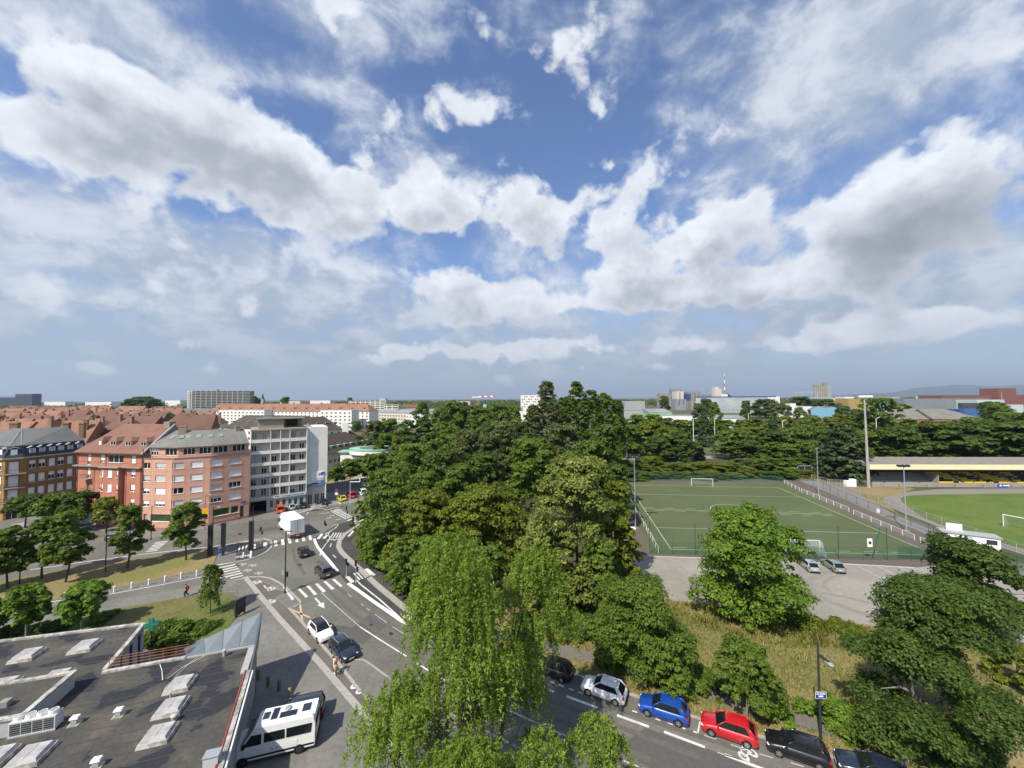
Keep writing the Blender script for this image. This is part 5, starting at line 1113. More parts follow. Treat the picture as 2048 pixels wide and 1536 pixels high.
wallstrip('canopy_kerb', [Wb, E_], .3, RZ - .1, RZ + .11, mat('kerb_zinc', (.36, .36, .36), .6, .15, 2)); wallstrip('canopy_kerb', [E_ + (F_ - E_) * .05 + nr * .35, F_ + nr * .35], .5, RZ - .05, RZ + .10, mat('kerb_zinc', (.36, .36, .36)))
MB().prism([(lo(E_)[0] - .1, lo(E_)[1] - .3), (lo(E_)[0] + .1, lo(E_)[1] - .3), (lo(E_)[0] + .1, lo(E_)[1] - .1), (lo(E_)[0] - .1, lo(E_)[1] - .1)], 0, RZ - .05).build('column', DARKM, ph)
# laps of the roofing felt, a few millimetres proud
dFG = (G2 - F_); LAP = mat('felt_lap', (.060, .058, .054), .9, .3, 3)
for k in range(-11, 8):
    if k == 0: continue
    o_ = C_ + V * (k * 1.0)
    if k < 0:
        den_ = U.x * dFG.y - U.y * dFG.x; w_ = F_ - o_; xr = (w_.x * dFG.y - w_.y * dFG.x) / den_; xr = min(xr, 11.0) - .6
    else: bcv = (B_ - C_); fr_ = k / bcv.dot(V); xr = bcv.dot(U) * fr_ - .3; 
    if k > 0 and k > bcv.dot(V) - .4: continue
    if k < 0 and xr < -13: continue
    a_, b_ = o_ - U * 15, o_ + U * xr; MB().strip([(a_.x - org.x, a_.y - org.y), (b_.x - org.x, b_.y - org.y)], .07, RZ + .001, RZ + .007).build('felt_lap', LAP, ph)
# skylights
def skylight(px, py, s=1.5, z=RZ):
    c = PR(px, py, RZ + .3); Mx = Matrix.Rotation(UA, 4, 'Z')
    t = MB(Mx).box(-s / 2 - .14, s / 2 + .14, -s / 2 - .14, s / 2 + .14, 0, .22, 0, .06).build('skylight', COPING, ph, (c.x - org.x, c.y - org.y, RZ + .003))
    d = MB(Mx).box(-s / 2, s / 2, -s / 2, s / 2, .221, .42, 0, .10).build('dome', DOME, t)
    MB(Mx).box(-.03, .03, -s / 2 + .1, s / 2 - .1, .421, .44).box(-s / 2 + .1, -.031, -.03, .03, .421, .44).box(.031, s / 2 - .1, -.03, .03, .421, .44).build('dome_bar', DOME, t)
for (x, y) in [(205, 682), (625, 618), (408, 845), (15, 905), (1322, 893), (1255, 1060), (1162, 1260)]: skylight(x / 3.657, 1120 + y / 3.657)
skylight(62, 1506, 1.55); skylight(-12, 1512, 1.5)
# small vents and pipes
def vent(px, py):
    c = PR(px, py); Mx = Matrix.Rotation(UA, 4, 'Z')
    o = MB(Mx).box(-.32, .32, -.32, .32, 0, .05).box(-.16, .16, -.16, .16, .05, .42).build('roof_vent', COPING, ph, (c.x - org.x, c.y - org.y, RZ + .003)); MB(Mx).box(-.26, .26, -.2, .2, .42, .56, 0, .04).build('cowl', WHITEP, o)
for (x, y) in [(868, 1140), (548, 1200), (705, 1515)]: vent(x / 3.657, 1120 + y / 3.657)
for (x, y, h, r) in [(1640, 705, .55, .13), (1247, 1015, .45, .07), (1275, 1180, .4, .16)]:
    c = PR(x / 3.657, 1120 + y / 3.657); MB().tube((0, 0, 0), (0, 0, h), r).ball((0, 0, h), r * 1.5, r * 1.5, r * .8).build('vent_pipe', COPING if r > .1 else GALV, ph, (c.x - org.x, c.y - org.y, RZ))
for pts in ([(1170, 765), (1185, 810), (1190, 880)], [(1225, 870), (1330, 790), (1500, 700)], [(1290, 845), (1400, 745), (1440, 715)], [(1180, 1000), (1215, 930), (1240, 900)]):
    MB().path([lo(PR(x / 3.657, 1120 + y / 3.657)) for x, y in pts], .025, 4).build('cable', WHITEP, ph, (0, 0, .03))
# plant room at the left edge
c = PR(-12, 1480); Mx = Matrix.Rotation(UA, 4, 'Z')
MB(Mx).box(-9, 1.45, .0, 4.6, 0, 1.15).build('plant_room', mat('plant_grey', (.42, .42, .41), .8, .15, 2), ph, (c.x - org.x, c.y - org.y, RZ)); 
MB(Mx).box(-9.1, 1.55, -.1, .25, 1.15, 1.32).box(1.2, 1.55, .26, 4.7, 1.15, 1.32).box(-9.1, 1.19, 4.4, 4.7, 1.15, 1.32).build('coping', COPING, ph, (c.x - org.x, c.y - org.y, RZ)); MB(Mx).box(-9, 1.19, .25, 4.4, 1.151, 1.17).build('plant_roof', BITU, ph, (c.x - org.x, c.y - org.y, RZ)); MB(Mx).box(-.9, -.4, 1.4, 1.9, 1.2, 1.6).build('plant_vent', SILO, ph, (c.x - org.x, c.y - org.y, RZ))
# orange handrail along the notch
ORR = mat('handrail_orange', (.30, .12, .05), .6, .1, 3)
a, b = C_ + U * .3 + V * .25, Wb + V * .25
m = MB()
for z in (.35, .6, .85, 1.05): m.tube(lo(a, RZ + z), lo(b, RZ + z), .022, n=5)
for k in range(7): p = a + (b - a) * (k / 6); m.tube(lo(p, RZ - .1), lo(p, RZ + 1.07), .025, n=5)
m.build('handrail', ORR, ph)
m = MB(); 
for k in range(4): p = B_ + (C_ - B_) * (.15 + k * .22) - V * .0 + U * .05; m.tube(lo(p, 0), lo(p, RZ - .3), .12)
m.build('column', mat('column_blue', (.02, .04, .14), .5, .1, 2), ph)
# air conditioner and metal box stand on the roof
c = PR(72, 1462); ac = thing('air_conditioner', 'white four-fan air conditioning unit on the bitumen roof', 'air conditioner', (c.x, c.y, RZ), UA); ac.scale = (.8, .8, .9)
MB().box(-1.55, 1.55, -.45, .5, .12, 1.15).build('casing', mat('unit_grey', (.52, .52, .50), .6, .08, 3), ac); MB().box(-1.6, 1.6, -.5, -.4, .02, .12).box(-1.6, 1.6, .42, .52, .02, .12).build('skid', GALV, ac)
for k in range(4): MB().box(-1.45 + k * .745, -.80 + k * .745, -.475, -.452, .24, 1.05).build('grille', DARKM, ac)
for k in range(4):
    for j in range(5): MB().box(-1.45 + k * .745, -.80 + k * .745, -.485, -.476, .30 + j * .16, .33 + j * .16).build('grille_bar', GALV, ac)
for k in range(4):
    x = -1.16 + k * .775; f = MB().tube((x, 0, 1.15), (x, 0, 1.42), .35, .33, 14).build('fan_housing', WHITEP, ac); MB().tube((x, 0, 1.421), (x, 0, 1.43), .28, .28, 14).build('fan', GALV, f)
c = PR(424, 1532); t = thing('metal_cabinet', 'small grey metal cabinet standing by the roof edge near the van', 'cabinet', (c.x, c.y, RZ), UA); MB().box(-.4, .4, -.3, .3, .05, .75).build('casing', mat('unit_grey', (.52, .52, .50)), t); MB().box(-.44, .44, -.34, .34, .75, .80).build('lid', GALV, t); MB().path([(.4, -.1, .3), (.7, -.1, .2), (.72, -.15, .0)], .05).build('pipe', GALV, t)
# green cross on its post at the corner
c = P(303, 1250, 4.6); cr = thing('pharmacy_cross', 'green pharmacy cross sign at the roof corner', 'sign', (c.x, c.y, 4.0), UA + .35)
GC = mat('cross_green', (.015, .20, .13), .5, .12, 2); GC2 = mat('cross_pale', (.06, .30, .20), .5, .1, 2)
MB().box(-.2, .2, -.12, .12, 0, 1.3).box(-.62, -.201, -.12, .12, .43, .87).box(.201, .62, -.12, .12, .43, .87).build('cross', GC, cr)
MB().box(-.13, .13, -.135, -.121, .07, 1.23).box(-.55, -.131, -.135, -.121, .5, .8).box(.131, .55, -.135, -.121, .5, .8).build('cross_face', GC2, cr); MB().tube((0, 0, -.6), (0, 0, 0), .05).build('bracket', DARKM, cr)
# ------------------------------------------------------------------ vehicles
TYREM = mat('tyre_rubber', (.014, .014, .015), .85, .15, 8); RIM = mat('alloy_rim', (.42, .43, .45), .35, .08, 6, metal=.7); CHROME = mat('trim_silver', (.55, .56, .58), .3, .05, 5, metal=.6)
LAMP = mat('headlamp', (.62, .66, .70), .12, .1, 12, spec=.7); TAIL = mat('tail_lamp', (.40, .012, .012), .2, .12, 10, spec=.6); PLATE = mat('plate_white', (.70, .70, .66), .5, .04, 10); CARGL = glass('car_glass', (.010, .013, .015), .05)
def paint(name, c, metal=.0): return mat('paint_' + name, c, .32, .04, 2.0, metal=metal, coat=.8, spec=.5)
_CC = {}
KIND = {  # length, width, height, belt, bonnet height at nose, windscreen base x, roof front x, roof rear x, rear window base x, wheel radius (x as a fraction of half length)
    'small': dict(L=3.75, W=1.66, H=1.50, belt=.95, nose=.80, wf=.50, rf=.16, rr=-.72, rb=-.93, wr=.29),
    'hatch': dict(L=4.05, W=1.74, H=1.48, belt=.94, nose=.76, wf=.46, rf=.10, rr=-.66, rb=-.92, wr=.31),
    'sedan': dict(L=4.45, W=1.78, H=1.44, belt=.93, nose=.74, wf=.44, rf=.08, rr=-.52, rb=-.86, wr=.31),
    'mpv': dict(L=4.35, W=1.80, H=1.64, belt=1.0, nose=.84, wf=.52, rf=.20, rr=-.84, rb=-.95, wr=.32),
    'van': dict(L=4.3, W=1.82, H=1.82, belt=1.05, nose=.9, wf=.58, rf=.30, rr=-.94, rb=-.97, wr=.31)}
def car_meshes(kind):
    if kind in _CC: return _CC[kind]
    k = KIND[kind]; L, W, H, belt, nose = k['L'], k['W'], k['H'], k['belt'], k['nose']; hl, hw = L / 2, W / 2
    d = {}
    xs = [-1, -.985, -.93, -.80, -.62, -.4, -.1, .2, k['wf'] - .04, k['wf'] + .06, .70, .84, .93, .98, 1]
    def top(x):
        if x < k['wf']: return belt + (.02 if x > -.9 else -.03 * (-.9 - x) / .1)
        t = (x - k['wf']) / (1 - k['wf']); return belt - .01 - (belt - nose) * (t ** 1.3)
    def wid(x): return hw * (1 - .16 * max(0, (abs(x) - .80) / .20) ** 2 - .015 * (abs(x) > .5))
    def sec(x):
        w = wid(x); t = top(x); e = max(0, (abs(x) - .93) / .07); zb = .20 + .12 * e; t = t - .16 * e * (1 if x > 0 else .55); m_ = (zb + t) / 2
        half = [(0, zb), (w * .90, zb), (w * .975, zb + .10), (w, m_ + .02), (w * .985, m_ + .14), (w * .93, t - .03), (w * .84, t + .01), (0, t + .035 * (1 if x > k['wf'] else 0) + .012)]
        return half
    m = MB(); rows = []
    for x in xs:
        h = sec(x); ring = [(x * hl, y, z) for y, z in h] + [(x * hl, -y, z) for y, z in h[-2:0:-1]]; rows.append(m.pts(ring)); nr_ = len(ring)
    for a, b in zip(rows[:-1], rows[1:]):
        for j in range(nr_): m.f.append((a + j, b + j, b + (j + 1) % nr_, a + (j + 1) % nr_)); m.mi.append(0)
    m.f.append(tuple(rows[0] + j for j in range(nr_))); m.mi.append(0); m.f.append(tuple(rows[-1] + j for j in range(nr_ - 1, -1, -1))); m.mi.append(0)
    d['body'] = m.mesh('body', WHITEP, True)
    bw, rw = hw * .86, hw * .70; zb, zr = belt, H - .05; xf0, xf1, xr1, xr0 = k['wf'] * hl, k['rf'] * hl, k['rr'] * hl, k['rb'] * hl
    g = MB(); g.face([(xf0, -bw, zb), (xf0, bw, zb), (xf1, rw, zr), (xf1, -rw, zr)]); d['windscreen'] = g.mesh('windscreen', CARGL)
    g = MB(); g.face([(xr0, bw, zb), (xr0, -bw, zb), (xr1, -rw, zr), (xr1, rw, zr)]); d['rear_window'] = g.mesh('rear_window', CARGL)
    def side(f0, f1, s):
        b0, b1 = xr0 + (xf0 - xr0) * f0, xr0 + (xf0 - xr0) * f1; t0, t1 = xr1 + (xf1 - xr1) * f0, xr1 + (xf1 - xr1) * f1; q = [(b0, s * bw, zb), (b1, s * bw, zb), (t1, s * rw, zr), (t0, s * rw, zr)]
        return MB().face(q if s < 0 else q[::-1]).mesh('side_window', CARGL)
    for s in (-1, 1): d['side_f%d' % s] = side(.50, 1, s); d['side_r%d' % s] = side(0, .50, s)
    g = MB(); nx_, ny = 6, 5; R_ = []
    for i in range(nx_ + 1):
        u = i / nx_; x = xr1 - .10 + (xf1 + .10 - xr1) * u
        R_.append(g.pts([(x, (rw + .025) * (2 * j / ny - 1), zr - .01 + .075 * (1 - (2 * j / ny - 1) ** 2) * (1 - .5 * (2 * u - 1) ** 4) + (.02 if 0 < u < 1 else -.01)) for j in range(ny + 1)]))
    for a, b in zip(R_[:-1], R_[1:]):
        for j in range(ny): g.f.append((a + j, b + j, b + j + 1, a + j + 1)); g.mi.append(0)
    d['roof'] = g.mesh('roof', WHITEP, True)
    def pil(a, b, r=.05): return MB().tube(a, b, r, r * .9, 5).mesh('pillar', WHITEP, True)
    for s in (-1, 1):
        d['pA%d' % s] = pil((xf0 + .02, s * bw, zb - .02), (xf1, s * rw, zr + .01)); d['pC%d' % s] = pil((xr0, s * bw, zb - .02), (xr1, s * rw, zr + .01), .09)
        xm0, xm1 = (xr0 + xf0) / 2, (xr1 + xf1) / 2; d['pB%d' % s] = MB().tube((xm0, s * (bw + .005), zb), (xm1, s * (rw + .005), zr), .035, .035, 4).mesh('pillar', BLACK)
        d['pD%d' % s] = MB().tube((xr1, s * rw, zr + .01), (xf1, s * rw, zr + .01), .04, .04, 5).mesh('pillar', WHITEP)
        xw = xr0 + (xf0 - xr0) * .14; xt = xr1 + (xf1 - xr1) * .14; q = [(xr0, s * (bw + .004), zb), (xw, s * (bw + .004), zb), (xt, s * (rw + .004), zr), (xr1, s * (rw + .004), zr)]
        d['pE%d' % s] = MB().face(q if s < 0 else q[::-1]).mesh('pillar', WHITEP)
        d['mirror%d' % s] = MB().box(xf0 - .28, xf0 - .08, s * (hw + .02) - .09, s * (hw + .02) + .09, belt + .0, belt + .14, 0, .02).mesh('mirror', WHITEP)
        d['head%d' % s] = MB().ball((.915 * hl, s * hw * .72, nose - .09), .16, .17, .09, 10, 6).mesh('headlight', LAMP, True)
        d['tail%d' % s] = MB().box(-.985 * hl - .03, -.90 * hl, s * hw * .80 - .10, s * hw * .80 + .11, .72, belt - .02, 0, .015).mesh('tail_light', TAIL)
    d['plate_f'] = MB().box(hl - .03, hl + .012, -.26, .26, .36, .47).mesh('licence_plate', PLATE); d['plate_r'] = MB().box(-hl - .012, -hl + .03, -.26, .26, .56, .67).mesh('licence_plate', PLATE)
    d['grille'] = MB().box(hl - .06, hl + .006, -.42, .42, .22, .33).box(hl - .10, hl - .015, -.34, .34, .56, .64).mesh('grille', BLACK)
    d['bumper'] = MB().box(-hl - .008, -hl + .08, -hw * .78, hw * .78, .20, .36).mesh('bumper', BLACK)
    r = k['wr']; t = MB().tube((0, -.105, 0), (0, .105, 0), r, r, 18); d['tyre'] = t.mesh('tyre', TYREM)
    rm = MB()
    for s in (-1, 1):
        rm.tube((0, s * .09, 0), (0, s * .112, 0), r * .66, r * .62, 14)
    d['rim'] = rm.mesh('rim', RIM)
    sp = MB()
    for j in range(5):
        a = 2 * math.pi * j / 5
        for s in (-1, 1): sp.face([(r * .58 * math.cos(a + q), s * .114, r * .58 * math.sin(a + q)) for q in (-.28, .28)] + [(r * .2 * math.cos(a), s * .114, r * .2 * math.sin(a))])
    d['rim_gap'] = sp.mesh('rim_opening', BLACK)
    ar = MB(); n_ = 14
    for s in (-1, 1): ar.face([((r + .07) * math.cos(math.pi * j / n_), s * .0, (r + .07) * math.sin(math.pi * j / n_)) for j in range(n_ + 1)])
    d['arch'] = ar.mesh('wheel_arch', BLACK); d['_w'] = wid
    _CC[kind] = d; return d
def car(kind, pos, heading, col, label, group=None, roofm=None, rails=False, name='car', far=False):
    d = car_meshes(kind); k = KIND[kind]; hl, hw, r = k['L'] / 2, k['W'] / 2, k['wr']
    t = thing(name, label, 'car', (pos[0], pos[1], pos[2] if len(pos) > 2 else .02), heading, group)
    b = link('body', d['body'], t); setmat(b, col); o = link('roof', d['roof'], t); setmat(o, roofm or col)
    for n_ in ('windscreen', 'rear_window'): link(n_, d[n_], t)
    for s in (-1, 1):
        for n_ in ('side_f', 'side_r'): link('side_window', d[f'{n_}{s}'], t)
        for n_ in ('pA', 'pC', 'pD', 'pE'): setmat(link('pillar', d[f'{n_}{s}'], t), col)
        link('pillar', d[f'pB{s}'], t); link('headlight', d[f'head{s}'], t); link('tail_light', d[f'tail{s}'], t)
        setmat(link('mirror', d[f'mirror{s}'], t), col)
        for fx in (-.60, .62):
            w = d['_w'](fx); wo_ = link('wheel', d['tyre'], t, (fx * hl, s * (w - .10), r)); link('rim', d['rim'], wo_); link('rim_opening', d['rim_gap'], wo_)
            link('wheel_arch', d['arch'], t, (fx * hl, s * (w + .004), r))
        if rails: MB().tube((k['rr'] * hl, s * hw * .66, k['H'] + .02), (k['rf'] * hl, s * hw * .66, k['H'] + .02), .025, n=5).build('roof_rail', CHROME, t)
    for n_ in ('plate_f', 'plate_r'): link('licence_plate', d[n_], t)
    link('grille', d['grille'], t); link('bumper', d['bumper'], t)
    return t
def head(p, q): a, b = P(*p), P(*q); return math.atan2((b - a).y, (b - a).x)
BLK = paint('black', (.008, .008, .010)); DBL = paint('dark_blue', (.012, .02, .04)); WHT = paint('white', (.78, .78, .77)); BLU = paint('blue', (.012, .07, .36), .2); RED = paint('red', (.44, .012, .018)); DRED = paint('dark_red', (.10, .012, .015)); SIL = paint('silver', (.40, .44, .48), .4); SGR = paint('grey_green', (.24, .29, .25), .3); GRY = paint('dark_grey', (.05, .053, .06), .2); YEL = paint('yellow', (.62, .58, .02)); ORG = paint('orange', (.62, .09, .02))
# street, parked on the park side, noses up the street
hd = head((1511, 1473), (1065, 1322))
def mid(px, py): return P(px, py)
car('mpv', P(1035, 1318), hd, DRED, 'dark red people carrier parked at the kerb, half hidden by the willow')
car('small', P(1107, 1348), head((1150, 1365), (1065, 1334)), BLK, 'small black hatchback parked behind the dark red car')
car('hatch', P(1208, 1390), head((1258, 1411), (1160, 1375)), WHT, 'white hatchback parked at the kerb between black and blue cars')
car('hatch', P(1327, 1430), hd + .03, BLU, 'bright blue hatchback parked at the kerb')
car('hatch', P(1457, 1470), hd + .02, RED, 'bright red hatchback parked at the kerb in front of a black car')
car('hatch', P(1594, 1511), hd + .01, BLK, 'black hatchback parked beside the street lamp with the blue sign')
car('sedan', P(1750, 1558), hd, DBL, 'dark blue saloon parked under the maple at the street edge')
# parked in the bay and driving
car('hatch', P(641, 1271), head((618, 1240), (668, 1292)), WHT, 'white hatchback with dark roof parked in the bay', roofm=glass('roof_black', (.02, .02, .022), .1))
car('hatch', P(686, 1308), head((660, 1280), (712, 1330)), DBL, 'dark navy hatchback with roof rails parked in the bay', rails=True)
car('small', P(607, 1110), head((612, 1118), (599, 1095)), BLK, 'small black car driving toward the crossing behind the truck')
car('mpv', P(647, 1149), head((655, 1157), (634, 1135)), GRY, 'dark grey people carrier with roof rails driving past the white kerb', rails=True)
# yard
car('hatch', P(1617, 1137), head((1626, 1144), (1606, 1128)), SIL, 'silver-blue hatchback parked in the yard by the green fence')
car('hatch', P(1666, 1138), head((1675, 1144), (1652, 1128)), SGR, 'grey-green hatchback parked in the yard beside the silver one')
car('hatch', P(1428, 1188), head((1440, 1184), (1415, 1192)), DRED, 'dark red car parked under the round tree in the yard')
# before the white block
hb_ = head((572, 1030), (565, 1015))
car('van', P(560, 1024, 0), head((566, 1034), (556, 1014)), ORG, 'small orange van parked before the white block', name='small_van')
car('small', P(582, 1019), head((588, 1027), (573, 1009)), SIL, 'silver hatchback parked before the white block')
car('hatch', P(604, 1015), head((612, 1022), (596, 1006)), BLK, 'black hatchback parked below the insurance sign')
car('hatch', P(648, 1007), head((655, 1013), (640, 1000)), BLK, 'black car parked at the end of the white block')
car('hatch', P(683, 1001), head((688, 1005), (674, 995)), YEL, 'bright yellow car parked by the grey wall')
car('van', P(702, 995), head((708, 1000), (694, 990)), RED, 'red van parked beside the yellow car', name='small_van')
car('van', P(724, 989), head((730, 994), (716, 984)), WHT, 'white van parked beside the red van', name='small_van')
car('mpv', P(1362, 916), 0.0, GRY, 'dark car driving on the road beyond the pitch'); car('hatch', P(1243, 916), 0.1, DRED, 'dark red car on the far road near the green sign')
car('hatch', P(238, 1080), .2, GRY, 'dark car parked among the street trees')
# box truck
a, b = P(581.5, 1080), P(608.5, 1075); fr = P(556, 1057); hd_ = math.atan2((fr - a).y, (fr - a).x)
c0 = (a + b) / 2; fwd = Vector((math.cos(hd_), math.sin(hd_), 0))
tk = thing('box_truck', 'white box truck with closed rear doors turning at the junction', 'truck', (c0.x, c0.y, .02), hd_)
TW = mat('truck_white', (.80, .80, .80), .45, .03, 2); BL_, TWd, Z0, Z1 = 7.4, 2.5, .95, 3.75; ORL = mat('truck_orange', (.20, .06, .035), .5, .2, 4); TDOOR = mat('truck_door', (.58, .58, .58), .5, .06, 2)
MB().box(0, BL_, -TWd / 2, TWd / 2, Z0, Z1).build('cargo_box', TW, tk)
for (y0, y1) in ((-TWd / 2 + .06, -.02), (.02, TWd / 2 - .06)): MB().box(-.03, 0, y0, y1, Z0 + .1, Z1 - .12).build('rear_door', TDOOR, tk)
for y in (-.45, -.15, .15, .45): MB().box(-.055, -.03, y - .015, y + .015, Z0 + .15, Z1 - .2).build('door_bar', GALV, tk)
for (x0, x1, y, z0, z1) in ((-.02, .05, -TWd / 2 - .02, Z0, Z1), (-.02, .05, TWd / 2 + .02, Z0, Z1)): MB().box(x0, x1, y - .03, y + .03, z0, z1 + .02).build('corner_post', GALV, tk)
MB().box(-.02, BL_, -TWd / 2 - .02, -TWd / 2 + .05, Z1, Z1 + .05).box(-.02, BL_, TWd / 2 - .05, TWd / 2 + .02, Z1, Z1 + .05).build('roof_edge', GALV, tk)
MB().box(.2, 8.9, -.45, .45, .55, .94).build('chassis', BLACK, tk); MB().box(-.12, .02, -TWd / 2, TWd / 2, .55, .93).build('rear_beam', ORL, tk); MB().box(-.30, -.13, -1.05, 1.05, .30, .60).build('tail_lift', DARKM, tk)
for s in (-1, 1): MB().box(-.16, -.12, s * 1.0 - .18, s * 1.0 + .18, .58, .9).build('tail_light', TAIL, tk); MB().box(1.9, 5.0, s * 1.15 - .03, s * 1.15 + .03, .45, .9).build('side_guard', GALV, tk)
MB().box(-.17, -.12, -.26, .26, .62, .73).build('licence_plate', PLATE, tk); MB().box(-.032, -.002, -TWd / 2 + .01, TWd / 2 - .01, Z1 - .10, Z1 - .01).box(-.032, -.002, -.019, .019, Z0 + .1, Z1 - .12).build('door_frame', DARKM, tk)
cb = MB(); cb.box(BL_ + .25, BL_ + 1.9, -1.12, 1.12, .5, 1.5).build('cab', TW, tk)
i = MB(); i.face([(BL_ + .25, -1.1, 1.5), (BL_ + .25, 1.1, 1.5), (BL_ + .25, 1.0, 2.75), (BL_ + .25, -1.0, 2.75)][::-1]).face([(BL_ + 1.88, -1.1, 1.5), (BL_ + 1.88, 1.1, 1.5), (BL_ + 1.55, 1.0, 2.75), (BL_ + 1.55, -1.0, 2.75)]).face([(BL_ + .25, -1.0, 2.75), (BL_ + 1.55, -1, 2.75), (BL_ + 1.55, 1, 2.75), (BL_ + .25, 1, 2.75)])
for s in (-1, 1): i.face([(BL_ + .25, s * 1.1, 1.5), (BL_ + 1.88, s * 1.1, 1.5), (BL_ + 1.55, s * 1.0, 2.75), (BL_ + .25, s * 1.0, 2.75)])
i.build('cab_top', TW, tk); MB().face([(BL_ + 1.86, -1.0, 1.6), (BL_ + 1.86, 1.0, 1.6), (BL_ + 1.62, .9, 2.6), (BL_ + 1.62, -.9, 2.6)]).build('windscreen', CARGL, tk, (.05, 0, 0))
for s in (-1, 1): MB().face([(BL_ + .9, s * 1.13, 1.6), (BL_ + 1.75, s * 1.13, 1.6), (BL_ + 1.5, s * 1.06, 2.5), (BL_ + .9, s * 1.06, 2.5)]).build('side_window', CARGL, tk); MB().box(BL_ + 1.6, BL_ + 1.75, s * 1.35 - .08, s * 1.35 + .08, 1.7, 2.3).build('mirror', BLACK, tk)
for x in (1.2, BL_ + .95):
    for s in (-1, 1): w_ = MB().tube((x, s * 1.0 - .16, .48), (x, s * 1.0 + .16, .48), .48, .48, 18).build('wheel', TYREM, tk); MB().tube((x, s * 1.02 + s * .10, .48), (x, s * 1.02 + s * .165, .48), .27, .2, 12).build('rim', GALV, w_)
# camper van
cc = P(629, 1503); ctr = cc - U * 2.95 + V * 1.03
cv = thing('camper_van', 'white high-roof camper van with solar panels on its roof', 'van', (ctr.x, ctr.y, .10), UA + math.pi)
CVW = mat('camper_white', (.74, .74, .74), .4, .04, 2); LL, WW = 5.95, 2.04; hl = LL / 2; hw = WW / 2
prof = [(-hl, .42), (-hl, 1.9), (-hl + .12, 2.50), (-hl + .30, 2.60), (.95, 2.62), (1.25, 2.52), (2.05, 1.45), (2.72, 1.22), (2.93, .95), (2.97, .45), (2.75, .34), (-hl + .1, .34)]
m = MB(); n_ = len(prof); rows = []
for (y, ins) in ((-hw, 0), (-hw + .02, 0), (-hw * .86, 1), (hw * .86, 1), (hw - .02, 0), (hw, 0)): pass
def ysc(z): return hw * (1.0 if z < 1.35 else 1.0 - .10 * (z - 1.35) / 1.25)
ra = m.pts([(x, -ysc(z), z) for x, z in prof]); rb_ = m.pts([(x, ysc(z), z) for x, z in prof])
for j in range(n_): m.f.append((ra + j, rb_ + j, rb_ + (j + 1) % n_, ra + (j + 1) % n_)); m.mi.append(0)
m.f.append(tuple(ra + j for j in range(n_))); m.mi.append(0); m.f.append(tuple(rb_ + j for j in range(n_ - 1, -1, -1))); m.mi.append(0)
bo = m.build('body', CVW, cv)
bv = bo.modifiers.new('soft', 'BEVEL'); bv.width = .07; bv.segments = 3; bv.limit_method = 'ANGLE'
MB().face([(1.29, -.80, 2.50), (1.29, .80, 2.50), (2.07, .90, 1.47), (2.07, -.90, 1.47)][::-1]).build('windscreen', CARGL, cv, (.02, 0, .015))
for s in (-1, 1):
    yy = lambda z: s * (ysc(z) + .008)
    def quad(x0, x1, x2, x3, z0, z1, nm, mm, dy=0): q = [(x0, yy(z0) + s * dy, z0), (x1, yy(z0) + s * dy, z0), (x2, yy(z1) + s * dy, z1), (x3, yy(z1) + s * dy, z1)]; MB().face(q if s < 0 else q[::-1]).build(nm, mm, cv)
    quad(.72, 1.95, 1.42, .72, 1.40, 2.12, 'door_window', CARGL); quad(-.85, .55, .55, -.85, 1.45, 2.10, 'side_window', CARGL); quad(-2.65, -.95, -.95, -2.75, 1.45, 2.10, 'side_window', CARGL)
    quad(-2.9, 2.2, 2.2, -2.9, .52, .66, 'side_stripe', BLACK, .004)
    for k_, (x, z) in enumerate(((.0, .9), (-.35, .9), (-1.5, 1.0))): MB().box(x - (.06 if k_ < 2 else .22), x + (.06 if k_ < 2 else .22), s * (ysc(1) + .003) - .005, s * (ysc(1) + .003) + .005, z - (.06 if k_ < 2 else .16), z + (.06 if k_ < 2 else .16)).build('hatch', GALV if k_ < 2 else WHITEP, cv)
    MB().box(1.75, 1.95, s * 1.22 - .08, s * 1.22 + .08, 1.45, 1.75).build('mirror', BLACK, cv)
    MB().box(-hl - .02, -hl + .05, s * .9 - .08, s * .9 + .08, .85, 1.35).build('tail_light', TAIL, cv); MB().ball((2.83, s * .78, .98), .14, .16, .16).build('headlight', LAMP, cv)
    for x in (-1.85, 1.95): w_ = MB().tube((x, s * (hw - .14), .36), (x, s * (hw + .03), .36), .36, .36, 18).build('wheel', TYREM, cv); MB().tube((x, s * (hw + .0), .36), (x, s * (hw + .04), .36), .22, .2, 12).build('rim', DARKM, w_)
MB().box(-hl + .05, .9, -.78, .80, 2.60, 2.70).build('roof_rack', CVW, cv); SOL = glass('solar_panel', (.012, .018, .035), .15)
for (x0, x1, y0, y1, mm, nm) in ((-.2, .25, -.55, .6, SOL, 'solar_panel'), (-1.55, -.35, .05, .62, SOL, 'solar_panel'), (-2.5, -1.9, -.35, .45, GLASSB, 'roof_window'), (.4, .85, -.3, .4, GLASSB, 'roof_window')):
    p_ = MB().box(x0, x1, y0, y1, 2.705, 2.76).build(nm, mm, cv); f_ = MB().box(x0 - .06, x1 + .06, y0 - .06, y1 + .06, 2.70, 2.73).build('panel_frame', WHITEP, p_)
MB().ball((-.8, -.25, 2.78), .25, .3, .08).build('roof_fan', GALV, cv); MB().box(-hl - .06, -hl + .1, -.95, .95, .34, .6).build('bumper', BLACK, cv); MB().box(2.85, 3.02, -.95, .95, .36, .70).build('bumper', BLACK, cv); MB().box(-hl - .015, -hl + .01, -.7, .7, 1.5, 2.1).build('rear_window', CARGL, cv)
c2 = ctr + V * 2.55 + U * .9
car('mpv', (c2.x, c2.y, .10), UA + math.pi, DBL, 'dark blue estate car parked beyond the camper van')
